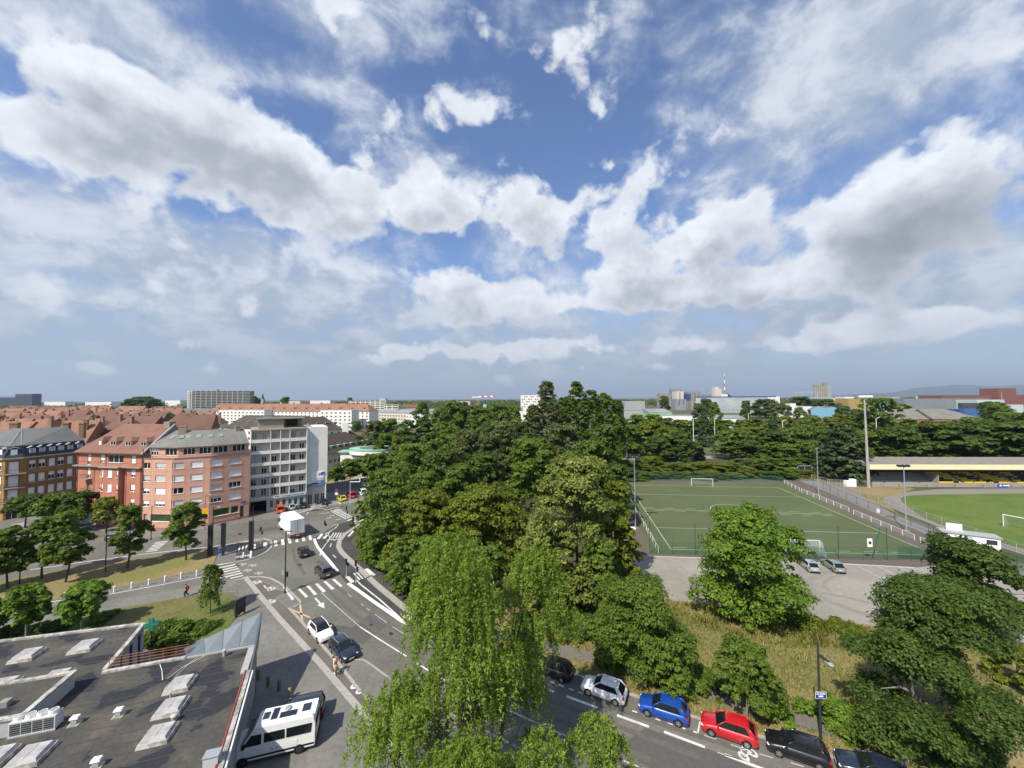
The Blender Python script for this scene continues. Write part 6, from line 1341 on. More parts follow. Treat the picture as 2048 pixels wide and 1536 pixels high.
# ------------------------------------------------------------------ street furniture
def pole(name, label, cat, px, py, ztop, r, m_=DARKM, head_=None, group=None, rz=0.0):
    q = P(px, py); t = thing(name, label, cat, (q.x, q.y, .02), rz, group); MB().tube((0, 0, 0), (0, 0, ztop), r, r * .7, 8).build('post', m_, t); MB().tube((0, 0, 0), (0, 0, .25), r * 1.8, r * 1.5, 8).build('base', m_, t); return t
def zt(px, py, ptop): q = P(px, py); return atY(px, ptop, q.y).z      # height of a post from its foot and top
# tall lamp post at the crossing with signal and signs
t = pole('lamp_post', 'tall dark lamp post at the crossing with a pedestrian signal', 'lamp post', 570, 1187, zt(570, 1187, 1062), .10)
MB().box(.12, .36, -.12, .12, 2.3, 3.0).build('signal', BLACK, t); MB().box(-.5, -.12, -.05, .05, 2.6, 3.2).build('sign_plate', GALV, t); MB().box(-.1, .9, -.08, .08, zt(570, 1187, 1062) - .1, zt(570, 1187, 1062)).build('lamp_head', DARKM, t)
# sign lamp at lower right
zz_ = zt(1642, 1481, 1285); t = pole('street_lamp', 'dark street lamp with a blue street-name plate beside the black car', 'lamp post', 1642, 1481, zz_, .10)
MB().box(.05, .30, -.9, .05, zz_ * .86, zz_ * .86 + .10).build('lamp_arm', DARKM, t); MB().ball((.2, -.85, zz_ * .86), .22, .42, .10).build('lamp_head', GALV, t)
zp = zt(1642, 1481, 1388); sgn = MB().box(-.42, .42, -.16, -.13, zp - .25, zp + .22).build('name_plate', mat('plate_blue', (.03, .05, .30), .4, .08, 3), t); MB().box(-.45, .45, -.155, -.128, zp + .221, zp + .25).box(-.45, .45, -.155, -.128, zp - .28, zp - .251).box(-.45, -.421, -.155, -.128, zp - .28, zp + .25).box(.421, .45, -.155, -.128, zp - .28, zp + .25).build('plate_border', WHITEP, sgn)
for (x0, x1, z0, z1) in ((-.36, -.14, .06, .14), (-.09, .36, .06, .14), (-.20, .18, -.14, -.02)): MB().box(x0, x1, -.168, -.161, zp + z0, zp + z1).build('lettering', WHITEP, sgn)
# lamps along the west street
for (px, py, tp, lb, hd_) in [(211, 1144, 1020, 'dark tram pole between the street limes on the verge', 0), (39, 1168, 1062, 'dark pole with cable arm at the start of the verge', 0), (302, 1080, 1012, 'slim lamp post before the passage of the pink house', 1), (410, 1052, 990, 'brown lamp post with angled arm before the pink house', 1), (425, 1110, 1014, 'dark lamp post beside the advertising totems', 1), (505, 1103, 1010, 'tall dark post on the median island', 0), (684, 1014, 950, 'slim grey lamp post by the parked yellow car', 1), (700, 1010, 963, 'white gantry post with bent arm at the side street', 2)]:
    z = zt(px, py, tp); t = pole('lamp_post', lb, 'lamp post', px, py, z, .075, DARKM if hd_ < 2 else WHITEP)
    if hd_ == 1: MB().tube((0, 0, z - .2), (1.1, -.4, z + .1), .035, n=6).build('arm', DARKM, t); MB().ball((1.3, -.45, z + .1), .32, .16, .08).build('lamp_head', GALV, t)
    if hd_ == 2: MB().box(0, 2.6, -.08, .08, z - .15, z).box(2.45, 2.6, -.08, .08, z, z + .9).build('arm', WHITEP, t)
    if hd_ == 0 and px < 300: MB().tube((0, 0, z * .6), (-3.2, -1.0, z * .5), .03, n=5).build('cable_arm', DARKM, t)
# overhead wires between the poles of the west street
def wire(a, b, sag=.5):
    m = MB(); n_ = 10; ps = [a.lerp(b, k / n_) - Vector((0, 0, sag * 4 * (k / n_) * (1 - k / n_))) for k in range(n_ + 1)]; m.path(ps, .018, 4); return m
w1 = P(211, 1144); w2 = P(505, 1103); w3 = P(39, 1168)
for k, (a, b) in enumerate(((Vector((w3.x, w3.y, 6.6)), Vector((w1.x, w1.y, 7.0))), (Vector((w1.x, w1.y, 7.2)), Vector((w2.x, w2.y, 7.4))))):
    o = wire(a, b).build('overhead_wire', BLACK); tag(o, ['thin overhead wire from the cable-arm pole to the tram pole', 'thin overhead wire from the tram pole to the median post'][k], 'wire')
# traffic signals
def signal(px, py, tp, label, m_=GALV, green=False):
    z = zt(px, py, tp); t = pole('traffic_signal', label, 'traffic light', px, py, z, .07, m_); MB().box(-.14, .14, -.24, -.07, z - .85, z - .02).build('signal_head', BLACK, t)
    for k, c in enumerate(((.06, .006, .006), (.07, .04, .006), (.006, .06, .035))): MB().tube((0, -.245, z - .18 - k * .26), (0, -.262, z - .18 - k * .26), .09, n=10).build('lens', mat('lens_%d' % k, c, .3, .05, 5), t)
    MB().box(.08, .30, -.12, .10, z * .55, z * .55 + .5).build('pedestrian_head', BLACK, t); return t
for (px, py, tp, lb) in [(522, 1088, 1053, 'traffic light on the tip of the median island'), (650, 1066, 1041, 'traffic light beside the cycle track mouth'), (693, 1044, 1012, 'traffic light at the far crossing'), (693, 1152, 1117, 'traffic light at the near end of the white kerb'), (712, 1166, 1120, 'traffic light with red ring sign between the two zebra strips'), (654, 1022, 1004, 'traffic light at the bays by the white block')]: signal(px, py, tp, lb)
# advertising totems
for (px, py, tp, w, lb) in [(420, 1112, 1052, .72, 'dark advertising totem beside the crossing lamp'), (446, 1112, 1048, .68, 'dark slim totem with white mark on a foot'), (502, 1102, 1044, .75, 'dark totem on the median next to the tall post')]:
    q = P(px, py); z = zt(px, py, tp); t = thing('advertising_totem', lb, 'totem', (q.x, q.y, .09), R(25)); MB().box(-w / 2, w / 2, -.22, .22, z * (.3 if px == 446 else .02), z).build('panel', mat('totem_dark', (.022, .026, .030), .25, .15, 1.2), t); MB().box(-w / 2 - .03, w / 2 + .03, -.25, .25, z, z + .08).build('cap', DARKM, t); MB().box(-.2, .2, -.15, .15, 0, z * .3).build('foot', DARKM, t)
    for k in range(6): MB().box(-w / 2 + .04, w / 2 - .04, -.235, -.221, z * .34 + k * z * .1, z * .34 + k * z * .1 + .04).build('louvre', DARKM, t)
q = P(437, 1140); t = pole('sign_post', 'grey sign post with two small blue discs at the crossing', 'sign', 437, 1142, zt(437, 1142, 1090), .06, GALV)
for s in (-1, 1): MB().tube((s * .28, -.08, 3.0), (s * .28, -.11, 3.0), .26, n=16).build('disc', mat('disc_blue', (.02, .04, .25), .5, .05, 3), t)
q = P(408, 1060); t = pole('sign_post', 'yellow direction panel on a post before the pink house', 'sign', 408, 1058, 4.6, .06, GALV); MB().box(-.5, .9, -.08, -.04, 3.0, 4.4).build('panel', mat('panel_yellow', (.55, .30, .02), .5, .1, 3), t)
q = P(675, 1002); t = pole('sign_post', 'no-parking sign with white plate by the yellow car', 'sign', 673, 1004, 3.4, .05, GALV); MB().tube((0, -.06, 3.1), (0, -.10, 3.1), .42, n=16).build('disc', mat('disc_red', (.30, .03, .06), .5, .1, 3), t); MB().box(-.4, .4, -.09, -.05, 1.9, 2.5).build('plate', WHITEP, t)
# bollards of the west verge
for k, (x, y) in enumerate([(475, 288), (835, 240), (962, 213), (1088, 187), (1207, 162), (1323, 138), (1438, 122)]):
    q = P(x / 3.657, 1120 + y / 3.657); t = thing('bollard', 'short white bollard along the dry verge beside the narrow lane', 'bollard', (q.x, q.y, .07), 0, 'white bollards along the verge'); MB().tube((0, 0, 0), (0, 0, .72), .11, .11, 10).build('post', WHITEP, t); MB().ball((0, 0, .80), .14, .14, .12).build('head', WHITEP, t)
STB = mat('wood_post', (.20, .16, .11), .9, .2, 4)
for (x, y, lb) in [(427, 1320, 'wooden bollard in the shade of the canopy by the wall'), (498, 1370, 'second wooden bollard in the shade of the canopy'), (577, 1400, 'third wooden bollard in the shade of the canopy'), (655, 1462, 'pale wooden bollard standing in the sun by the dark car')]:
    q = P(400 + x / 3.657, 1000 + y / 3.657); t = thing('bollard', lb, 'bollard', (q.x, q.y, .1)); MB().box(-.11, .11, -.11, .11, 0, .95, 0).build('post', STB if y < 1450 else mat('wood_pale', (.42, .34, .22), .9, .2, 4), t); MB().box(-.09, .09, -.09, .09, .95, 1.0, 0, .04).build('cap', STB, t)
q = P(480, 1232); t = thing('notice_board', 'dark notice panel standing on the plaza behind the canopy', 'sign', (q.x, q.y, .1), R(75)); MB().box(-.7, .7, -.08, .08, .25, 2.1).build('panel', DARKM, t)
for s in (-.6, .6): MB().box(s - .05, s + .05, -.06, .06, 0, .25).build('leg', DARKM, t)
# grey wall and fence by the school, glazed shelter before the red house
a, b = P(652, 985), P(790, 962); d = (b - a); L = d.length; t = thing('wall', 'long low grey wall with a railing behind the parked cars', 'wall', (a.x, a.y, 0), math.atan2(d.y, d.x)); MB().box(0, L, 0, .3, 0, 2.4).build('wall', mat('wall_grey', (.27, .28, .29), .9, .15, .8), t); MB().box(-.05, L, -.05, .35, 2.4, 2.5).build('coping', CONC, t)
for k in range(int(L / 3)): MB().tube((k * 3 + .5, .15, 2.5), (k * 3 + .5, .15, 5.0), .05, n=5).build('fence_post', DARKM, t)
for z in (3.2, 4.0, 4.9): MB().tube((.5, .15, z), (L - .5, .15, z), .025, n=4).build('fence_rail', DARKM, t)
q = P(172, 1054); t = thing('bus_shelter', 'glazed tram shelter half hidden behind the street trees', 'shelter', (q.x, q.y, .1), R(8)); MB().box(-3, 3, 0, 1.8, 2.4, 2.55).build('roof', ZINC, t); MB().box(-3, 3, 1.7, 1.75, .2, 2.3).build('glazing', mat('pale_glass', (.30, .36, .38), .1, .1, 1), t)
for x in (-2.9, 0, 2.9): MB().box(x - .05, x + .05, 1.6, 1.7, 0, 2.4).build('post', GALV, t)
# ------------------------------------------------------------------ sports ground
NETM = None
def netmat(name, col, dens, scale):
    """wire mesh: the holes of the net let the view through"""
    m, t = _new(name); nd, ln = t.nodes, t.links; out = nd.new('ShaderNodeOutputMaterial'); b = nd.new('ShaderNodeBsdfPrincipled'); b.inputs['Base Color'].default_value = col + (1,); b.inputs['Roughness'].default_value = .6
    tr = nd.new('ShaderNodeBsdfTransparent'); ms = nd.new('ShaderNodeMixShader'); ms.inputs[0].default_value = dens; ln.new(tr.outputs[0], ms.inputs[1]); ln.new(b.outputs[0], ms.inputs[2]); ln.new(ms.outputs[0], out.inputs[0]); return m
GNET = netmat('green_mesh', (.012, .10, .065), .22, 8); GNET2 = netmat('green_windbreak', (.012, .09, .055), .45, 8); WNET = netmat('white_net', (.7, .7, .7), .22, 8); GYNET = netmat('grey_mesh', (.3, .31, .3), .18, 8)
def fence(name, label, pts, h, sp, pm, nm, r=.035, rail=True, panel=True, hs=None, cat='fence'):
    pts = [Vector((p.x, p.y)) for p in pts]; o3 = Vector((pts[0].x, pts[0].y, 0)); t = thing(name, label, cat, o3); ln_ = [tuple(p - pts[0]) for p in pts]; L = length(ln_); n_ = max(1, int(round(L / sp)))
    me = MB().tube((0, 0, 0), (0, 0, h), r, r, 6).mesh('post', pm); prev = None
    for k in range(n_ + 1):
        p, d = pt_on(ln_, min(L, k * L / n_)); o = link('post', me, t, (p.x, p.y, 0))
        if prev is not None:
            if panel: m = MB(); m.face([(prev.x, prev.y, .05), (p.x, p.y, .05), (p.x, p.y, h - .03), (prev.x, prev.y, h - .03)]); m.build('mesh_panel', nm, t)
            if rail:
                m = MB().tube((prev.x, prev.y, h), (p.x, p.y, h), r * .7, n=5); m.build('rail', pm, t)
        prev = p
    return t
# white barrier down both sides of the pitch: posts, rails, mesh infill
def barrier(label, px):
    a = [P(*p) for p in px]; t = fence('barrier', label, a, 1.1, 2.6, WHITEP, WNET, .05, True, True, cat='barrier'); return t
barrier('white barrier along the park side of the football pitch', [(1240, 966), (1262, 1007), (1272, 1025)]); barrier('white barrier right of the lamp mast on the park side of the pitch', [(1274, 1030), (1293, 1062)]); barrier('white barrier near the yard on the park side of the pitch', [(1296, 1067), (1317, 1107)])
barrier('short white barrier at the far corner of the pitch', [(1569, 967), (1599, 983)]); barrier('long white barrier along the stadium side of the pitch', [(1603, 985), (1698, 1024)]); barrier('white barrier of the stadium side below the gate', [(1707, 1029), (1829, 1081)]); barrier('white barrier nearest the sheds on the stadium side', [(1841, 1086), (1900, 1110)])
# tall green fence before the yard
q_ = [(1300, 1108), (1330, 1108.5), (1390, 1110), (1450, 1111.5), (1510, 1113), (1570, 1115), (1630, 1117.5), (1683, 1119), (1738, 1120), (1795, 1121), (1870, 1121)]
a = [P(*p) for p in q_]; t = fence('ball_fence', 'tall dark green ball-stop fence between pitch and yard', a, 5.6, 7.6, GREENM, GNET, .05, False, False)
o3 = Vector((a[0].x, a[0].y, 0))
ln_ = [(p.x - o3.x, p.y - o3.y) for p in a]; L = length(ln_); n_ = int(L / 3.8)
for k in range(n_):
    p0_, _ = pt_on(ln_, k * L / n_); p1_, _ = pt_on(ln_, (k + 1) * L / n_); MB().face([(p0_.x, p0_.y, .05), (p1_.x, p1_.y, .05), (p1_.x, p1_.y, 2.0), (p0_.x, p0_.y, 2.0)]).build('mesh_panel', GNET, t); MB().tube((p0_.x, p0_.y - .02, 0), (p0_.x, p0_.y - .02, 2.05), .03, n=5).build('short_post', GREENM, t)
    m = MB().tube((p0_.x, p0_.y, 2.05), (p1_.x, p1_.y, 2.05), .02, n=4); m.build('rail', GREENM, t)
for (x0, x1) in ((1602, 1650), (1795, 1868)):
    p0_, p1_ = P(x0, 1117) - o3, P(x1, 1121) - o3; MB().face([(p0_.x, p0_.y - .1, .1), (p1_.x, p1_.y - .1, .1), (p1_.x, p1_.y - .1, 2.1), (p0_.x, p0_.y - .1, 2.1)]).build('windbreak', GNET2, t)
m = MB(); 
for k in range(11):
    p0_, _ = pt_on(ln_, k * L / 11 + .01); p1_, _ = pt_on(ln_, (k + 1) * L / 11 - .01); MB().face([(p0_.x, p0_.y, 2.1), (p1_.x, p1_.y, 2.1), (p1_.x, p1_.y, 5.5), (p0_.x, p0_.y, 5.5)]).build('upper_net', netmat('net_fine', (.02, .11, .07), .07, 8) if k == 0 else bpy.data.materials['net_fine'], t)
p_ = P(1742, 1119) - o3; MB().tube((p_.x, p_.y - .1, 0), (p_.x + 1.6, p_.y - .2, 5.5), .05, n=5).build('strut', GREENM, t)
t = thing('no_parking_sign', 'white plate with a no-parking disc on the green fence', 'sign', P(1738, 1119)); MB().box(-.42, .42, -.30, -.26, 2.2, 3.6).build('plate', WHITEP, t); MB().tube((0, -.31, 2.9), (0, -.33, 2.9), .27, n=16).build('disc', mat('disc_red', (.30, .03, .06)), t); MB().tube((0, -.335, 2.9), (0, -.345, 2.9), .18, n=14).build('disc_centre', mat('disc_blue', (.02, .04, .25)), t)
fence('end_fence', 'green mesh fence behind the far goal', [P(1243, 961), P(1420, 963), P(1567, 964)], 2.0, 6.0, GREENM, GNET, .04)
fence('side_fence', 'green mesh fence beside the path to the stadium', [P(1600, 966), P(1640, 975), P(1700, 1003), P(1800, 1043), P(1900, 1082), P(1945, 1098)], 1.9, 4.2, GREENM, GYNET, .04)
fence('path_fence', 'pale concrete-post wire fence along the running track', [P(1623, 958), P(1660, 968), P(1740, 998), P(1840, 1034), P(1960, 1076), P(2060, 1112), P(2200, 1160)], 1.5, 3.6, mat('post_concrete', (.36, .34, .30), .9, .15, 3), GYNET, .05)
fence('stadium_fence', 'low wire fence behind the cedar beside the stand', [P(1655, 970), P(1735, 975)], 1.8, 3.2, mat('post_concrete', (.36, .34, .30)), GYNET, .05)
fence('yard_fence', 'green mesh fence along the side road by the stadium', [P(1985, 1122), P(2048, 1145), P(2250, 1210)], 2.2, 3.5, GREENM, GNET, .05)
# goals
def goal(label, pa, pb, h, dep):
    a, b = P(*pa), P(*pb); d = (b - a); L = d.length; t = thing('goal', label, 'goal', (a.x, a.y, .05), math.atan2(d.y, d.x)); r = .06
    for x in (0, L): MB().tube((x, 0, 0), (x, 0, h), r, n=8).build('post', WHITEP, t)
    MB().tube((0, 0, h), (L, 0, h), r, n=8).build('crossbar', WHITEP, t)
    m = MB(); m.face([(0, dep, 0), (L, dep, 0), (L, dep * .35, h), (0, dep * .35, h)]); m.face([(0, 0, h), (L, 0, h), (L, dep * .35, h), (0, dep * .35, h)])
    for x in (0, L): m.face([(x, 0, 0), (x, dep, 0), (x, dep * .35, h), (x, 0, h)])
    m.build('net', WNET, t)
    for x in (0, L): MB().path([(x, 0, h), (x, dep * .35, h), (x, dep, 0)], .025).build('stay', GALV, t)
goal('white goal at the far end of the football pitch', (1383.5, 972.5), (1426, 973.5), 2.3, 1.8); goal('white goal at the yard end of the football pitch', (1640, 1107), (1572, 1105), 2.2, 1.6); goal('white goal with net on the stadium grass', (2007, 1053), (2120, 1076), 2.44, 2.4)
for k, (px, pa, lb) in enumerate([(1605, 966, 'wire cage gate'),]):
    q = P(1610, 951); t = thing('gate', 'dark wire gate with arched grey frame beyond the pitch corner', 'gate', (q.x, q.y, 0)); MB().box(-2.6, -2.4, -.1, .1, 0, 3.2).box(2.4, 2.6, -.1, .1, 0, 3.2).box(-2.2, 2.2, -.1, .1, 3.3, 3.5).box(-.08, .08, -.1, .1, 0, 3.3).box(-2.4, 2.4, -.06, .06, 1.5, 1.62).build('frame', GALV, t); MB().box(-2.4, 2.4, .02, .04, .2, 3.2).build('panel', DARKM, t)
# floodlights
def flood(label, px, py, tp, n_, r=.12, m_=GALV, aim=1):
    z = zt(px, py, tp); q = P(px, py); t = thing('floodlight_mast', label, 'floodlight', (q.x, q.y, 0)); MB().tube((0, 0, 0), (0, 0, z), r, r * .55, 10).build('mast', m_, t); MB().box(-.35, .35, -.35, .35, 0, .3).build('foot', CONC, t); MB().box(-1.0, 1.0, -.06, .06, z - .25, z - .12).build('crossarm', GALV, t)
    for k in range(n_): x = -.9 + 1.8 * k / max(1, n_ - 1); l_ = MB().box(x - .25, x + .25, aim * .05 - .3, aim * .05 + .3, z - .15, z + .25).build('lamp', DARKM, t); MB().box(x - .2, x + .2, .31, .33, z - .1, z + .2).build('lens', LAMP, l_)
    return t
flood('pale floodlight mast at the park side of the pitch', 1271, 1057, 912, 3); flood('grey floodlight mast at the far corner by the gate', 1637, 990, 895, 2); flood('grey floodlight mast between pitch and running track', 1813, 1063, 932, 3)
q = P(1737.5, 975); z = atY(1730, 796, q.y).z; t = thing('concrete_mast', 'tall tapering concrete floodlight mast at the end of the stand', 'floodlight', (q.x, q.y, 0)); MB().tube((0, 0, 0), (-.25, 0, z), .42, .20, 8).build('mast', mat('mast_concrete', (.36, .345, .31), .9, .12, .8), t)
MB().box(-2.0, 2.0, -.4, .4, z, z + .15).build('platform', GALV, t)
for k in range(5): MB().box(-1.9 + k * .8, -1.3 + k * .8, -.5, .2, z + .2, z + .8).build('lamp', WHITEP, t)
for k, (px, py, tp, lb) in enumerate([(1388, 915, 838, 'pale road lamp beyond the far goal'), (1255, 912, 845, 'pale road lamp at the green road sign'), (1567, 912, 842, 'pale road lamp before the tree belt'), (1755, 912, 837, 'pale road lamp behind the concrete mast'), (1498, 880, 828, 'tall pale lamp with crossbar behind the far pitch'), (1430, 880, 838, 'thin pale lamp at the far pitch edge')]):
    z = zt(px, py, tp); t = pole('road_lamp', lb, 'lamp post', px, py, z, .16, WHITEP); MB().tube((0, 0, z), (1.6, 0, z + .5), .10, n=6).build('arm', WHITEP, t); MB().ball((1.9, 0, z + .5), .5, .25, .15).build('lamp_head', GALV, t)
z = zt(1255, 918, 896); t = pole('road_sign', 'green and white direction sign on the far road', 'sign', 1254, 918, z, .12, GALV); MB().box(-2.2, 2.2, -.2, -.1, z - .2, z + .5).build('plate', WHITEP, t); MB().box(-2.2, 2.2, -.2, -.1, z + .52, z + 1.2).build('plate', mat('sign_green', (.05, .28, .20), .5, .05, 2), t)
a, b = P(1372, 872), P(1445, 873); fence('rail_fence', 'white rail fence at the edge of the far pitch', [a, b], 1.3, 4, WHITEP, WNET, .1)
# stand with yellow seats
SA, SB = P(1741, 975), P(2140, 977); d = SB - SA; SL = d.length + 8; st = thing('grandstand', 'long low stand with pale yellow roof edge and yellow seats', 'grandstand', (SA.x, SA.y, 0), math.atan2(d.y, d.x))
CONCS = mat('stand_concrete', (.28, .26, .235), .92, .15, 1); PALEY = mat('fascia_pale_yellow', (.72, .66, .42), .7, .05, 1); YSEAT = mat('seat_yellow', (.62, .42, .02), .5, .1, 3); DSEAT = mat('seat_dark', (.02, .022, .035), .5, .1, 3)
zf0 = atY(1900, 938, SA.y - .5).z; zf1 = atY(1900, 928.5, SA.y - .5).z
for k in range(7): MB().box(0, SL, 1.5 + k * .85, 1.5 + (k + 1) * .85 if k < 6 else 8.4, 0, .75 + k * .42).build('step', CONCS, st)
MB().box(-.3, SL, 8.4, 8.7, 0, zf1 + .2).build('back_wall', mat('stand_back', (.24, .19, .06), .9, .1, 1), st); MB().box(0, SL, 1.1, 1.49, 0, 1.15).build('front_wall', CONCS, st)
m = MB(); m.face([(-.4, -.4, zf1), (SL, -.4, zf1), (SL, 9.2, zf1 + .9), (-.4, 9.2, zf1 + .9)]); m.face([(-.4, -.35, zf0 + .3), (-.4, 9.2, zf1 + .7), (SL, 9.2, zf1 + .7), (SL, -.35, zf0 + .3)]); m.face([(-.4, 9.2, zf1 + .7), (-.4, 9.2, zf1 + .9), (SL, 9.2, zf1 + .9), (SL, 9.2, zf1 + .7)]); m.face([(-.4, -.4, zf0 + .3), (-.4, -.4, zf1), (-.4, 9.2, zf1 + .9), (-.4, 9.2, zf1 + .7)]); m.build('roof', mat('stand_roof', (.21, .195, .165), .95, .18, .8), st)
MB().box(-.42, SL, -.52, -.41, zf0, zf1 + .08).build('fascia', PALEY, st)
for k in range(int(SL / 5.2) + 1): x = .3 + k * 5.2; MB().tube((x, 2.0, 1.0), (x + .9, .2, zf0 + .4), .07, n=6).build('raking_post', DARKM, st); MB().tube((x, 8.3, zf1), (x, .0, zf0 + .3), .06, n=5).build('rafter', DARKM, st)
seat = MB().box(0, .42, 0, .40, .0, .06).box(0, .42, .36, .42, .06, .42).mesh('seat', YSEAT); n_s = 0
sx0 = (P(1885, 975) - SA).length; ry = random.Random(8)
MB().box(sx0 - .8, sx0 - .5, .9, 7.5, 0, 3.6).build('divider', CONCS, st)
for r_ in range(6):
    mb1, mb2 = MB(), MB(); x = sx0 + .6
    while x < SL - .5:
        blk = math.sin(x * .55 + r_ * .9) + .4 * math.sin(x * 1.7 + r_ * 2.1); aisle = abs((x - sx0) % 7.5 - 7) < .6
        if not aisle:
            tgt = mb1 if (blk < .55 and x < sx0 + 26) or r_ == 0 and blk < .9 else mb2; y = 1.62 + r_ * .85; z = .75 + r_ * .42 + .32; tgt.box(x, x + .44, y, y + .40, z, z + .06).box(x, x + .44, y + .34, y + .40, z + .06, z + .42)
        x += .52
    for mbx, mm, nm in ((mb1, YSEAT, 'seats_yellow'), (mb2, DSEAT, 'seats_dark')):
        if mbx.f: o = mbx.build('seat_row', mm, st); o['kind'] = 'stuff'
for k in range(5): MB().box(k * 4.6 + .5, k * 4.6 + 4.6, 1.56, 1.9, .76, 1.05).build('bench', mat('bench_pale', (.42, .38, .30), .9, .15, 2), st)
for k in range(int(SL / 8)): MB().box(k * 8 + 1, k * 8 + 1.5, .5, 1.09, 0, .9).build('buttress', CONCS, st)
bx_ = (P(1997, 975) - SA).length; ban = tag(MB().box(0, 5.4, -.05, 0, .05, 1.05).build('banner', mat('banner_blue', (.02, .10, .50), .5, .06, 2), None, (SA + d.normalized() * bx_ + Vector((0, 1.0, 0)))), 'blue advertising banner on the front wall of the stand', 'banner')
MB().ball((.8, -.07, .55), .34, .02, .30).build('emblem', WHITEP, ban)
for (x0, x1) in ((1.5, 2.3), (2.36, 4.2), (4.45, 4.75)): MB().box(x0, x1, -.065, -.052, .38, .72).build('lettering', WHITEP, ban)
# sheds, benches, bin by the track
q = P(1905, 1086); t = thing('kiosk', 'white kiosk with flat roof and sign board beside the running track', 'kiosk', (q.x, q.y, 0), R(-32)); MB().box(-1.5, 5.6, -1.1, 1.3, 0, 2.1).build('body', WHITEP, t); MB().box(-1.7, 5.8, -1.3, 1.5, 2.1, 2.25).build('roof', GREYW, t); MB().box(-.6, 1.5, .5, .65, 2.26, 3.5).build('sign_board', WHITEP, t); MB().box(3.9, 5.2, -1.13, -1.101, .9, 1.7).build('hatch', DARKM, t)
q = P(1700, 974); t = thing('cabinet', 'two white cabinets beside the low fence by the stand', 'cabinet', (q.x, q.y, 0)); MB().box(-.8, .6, 0, 1.4, 0, 1.8).build('body', WHITEP, t); MB().box(.75, 2.0, 0, 1.2, 0, 2.3).build('body', WHITEP, t)
q = P(1757, 1025); t = thing('bin', 'small white bin beside the track fence', 'bin', (q.x, q.y, 0)); MB().tube((0, 0, 0), (0, 0, .9), .35, .38, 12).build('body', WHITEP, t); MB().tube((0, 0, .9), (0, 0, .96), .42, .36, 12).build('lid', GALV, t)
for k, (px, py, lb) in enumerate([(1262, 1019, 'low wooden bench behind the white barrier'), (1268, 1030, 'second low bench behind the white barrier')]):
    q = P(px, py); t = thing('bench', lb, 'bench', (q.x, q.y, .05), R(55)); MB().box(-.8, .8, -.2, .2, .4, .46).build('seat', mat('bench_pale', (.42, .38, .30)), t)
    for s in (-.6, .6): MB().box(s - .05, s + .05, -.18, .18, 0, .4).build('leg', GALV, t)
q = P(1262, 1058); t = thing('crash_mat', 'white padded block at the foot of the pitch mast', 'mat', (q.x, q.y, .04)); MB().box(-.7, .9, -.4, .4, 0, .25).build('pad', WHITEP, t); MB().box(-.6, .8, -.35, .35, .25, .32).build('cover', SHUTW, t)
a, b = P(1450, 921), P(2120, 914); t = thing('retaining_wall', 'dark railway parapet with pale coping behind the stand', 'wall', (P(1590, 926).x, P(1590, 926).y, 0)); w0_ = P(1590, 926)
m = MB(); pts_ = [P(1590, 926), P(1700, 925), P(1850, 922), P(2150, 916)]; ln_ = [(p.x - w0_.x, p.y - w0_.y) for p in pts_]; MB().strip(ln_, .5, 0, 2.0).build('wall', DKGREY, t); MB().strip(ln_, .7, 2.0, 2.3).build('coping', WHITEF, t)
# ------------------------------------------------------------------ trees and shrubs
LM = {'dark': leafmat('leaf_dark', (0.040, 0.074, 0.012), (0.112, 0.174, 0.032), (0.158, 0.224, 0.053)),
      'mid': leafmat('leaf_mid', (0.061, 0.108, 0.012), (0.169, 0.240, 0.034), (0.238, 0.304, 0.053)),
      'warm': leafmat('leaf_warm', (0.079, 0.113, 0.011), (0.218, 0.253, 0.029), (0.290, 0.304, 0.053)),
      'lime': leafmat('leaf_lime', (0.086, 0.122, 0.022), (0.234, 0.274, 0.058), (0.456, 0.456, 0.156), .32),
      'grey': leafmat('leaf_grey', (0.065, 0.089, 0.026), (0.154, 0.182, 0.060), (0.216, 0.240, 0.096)),
      'bright': leafmat('leaf_bright', (0.077, 0.144, 0.013), (0.190, 0.298, 0.036), (0.276, 0.384, 0.060), .4),
      'willow': leafmat('leaf_willow', (0.126, 0.198, 0.022), (0.282, 0.378, 0.062), (0.432, 0.480, 0.132), .45),
      'fir': leafmat('leaf_fir', (0.022, 0.041, 0.013), (0.060, 0.090, 0.029), None, .15),
            'straw': leafmat('leaf_straw', (.19, .215, .055), (.48, .43, .18), (.62, .53, .28), .35)}
BARK = mat('bark', (.085, .068, .05), .95, .3, 6); BARKP = mat('bark_pale', (.22, .20, .17), .95, .3, 6)
PROF = {'round': lambda t: np.sqrt(np.clip(1 - (2 * t - 1) ** 2, 0, 1)) ** .8, 'egg': lambda t: np.clip(np.sin(np.pi * np.clip(t, 0, 1) ** .75), 0, 1) ** .65, 'poplar': lambda t: np.clip(1.0 - np.clip(t - .45, 0, 1) / .56, .04, 1) ** .55 * np.clip(t * 6 + .3, 0, 1),
        'cone': lambda t: np.clip(1.02 - t, 0, 1) ** .8 * np.clip(t * 12 + .3, 0, 1), 'dome': lambda t: np.clip(1 - t ** 2.2, 0, 1) ** .55, 'spread': lambda t: np.clip(np.sin(np.pi * np.clip(t, 0, 1) ** .6), 0, 1) ** .5, 'shrub': lambda t: np.clip(1 - t ** 2.5, 0, 1) ** .6, 'tall': lambda t: np.clip(1.15 - .75 * t, .3, 1.15) * np.clip((1 - t) * 9, 0, 1) ** .5}
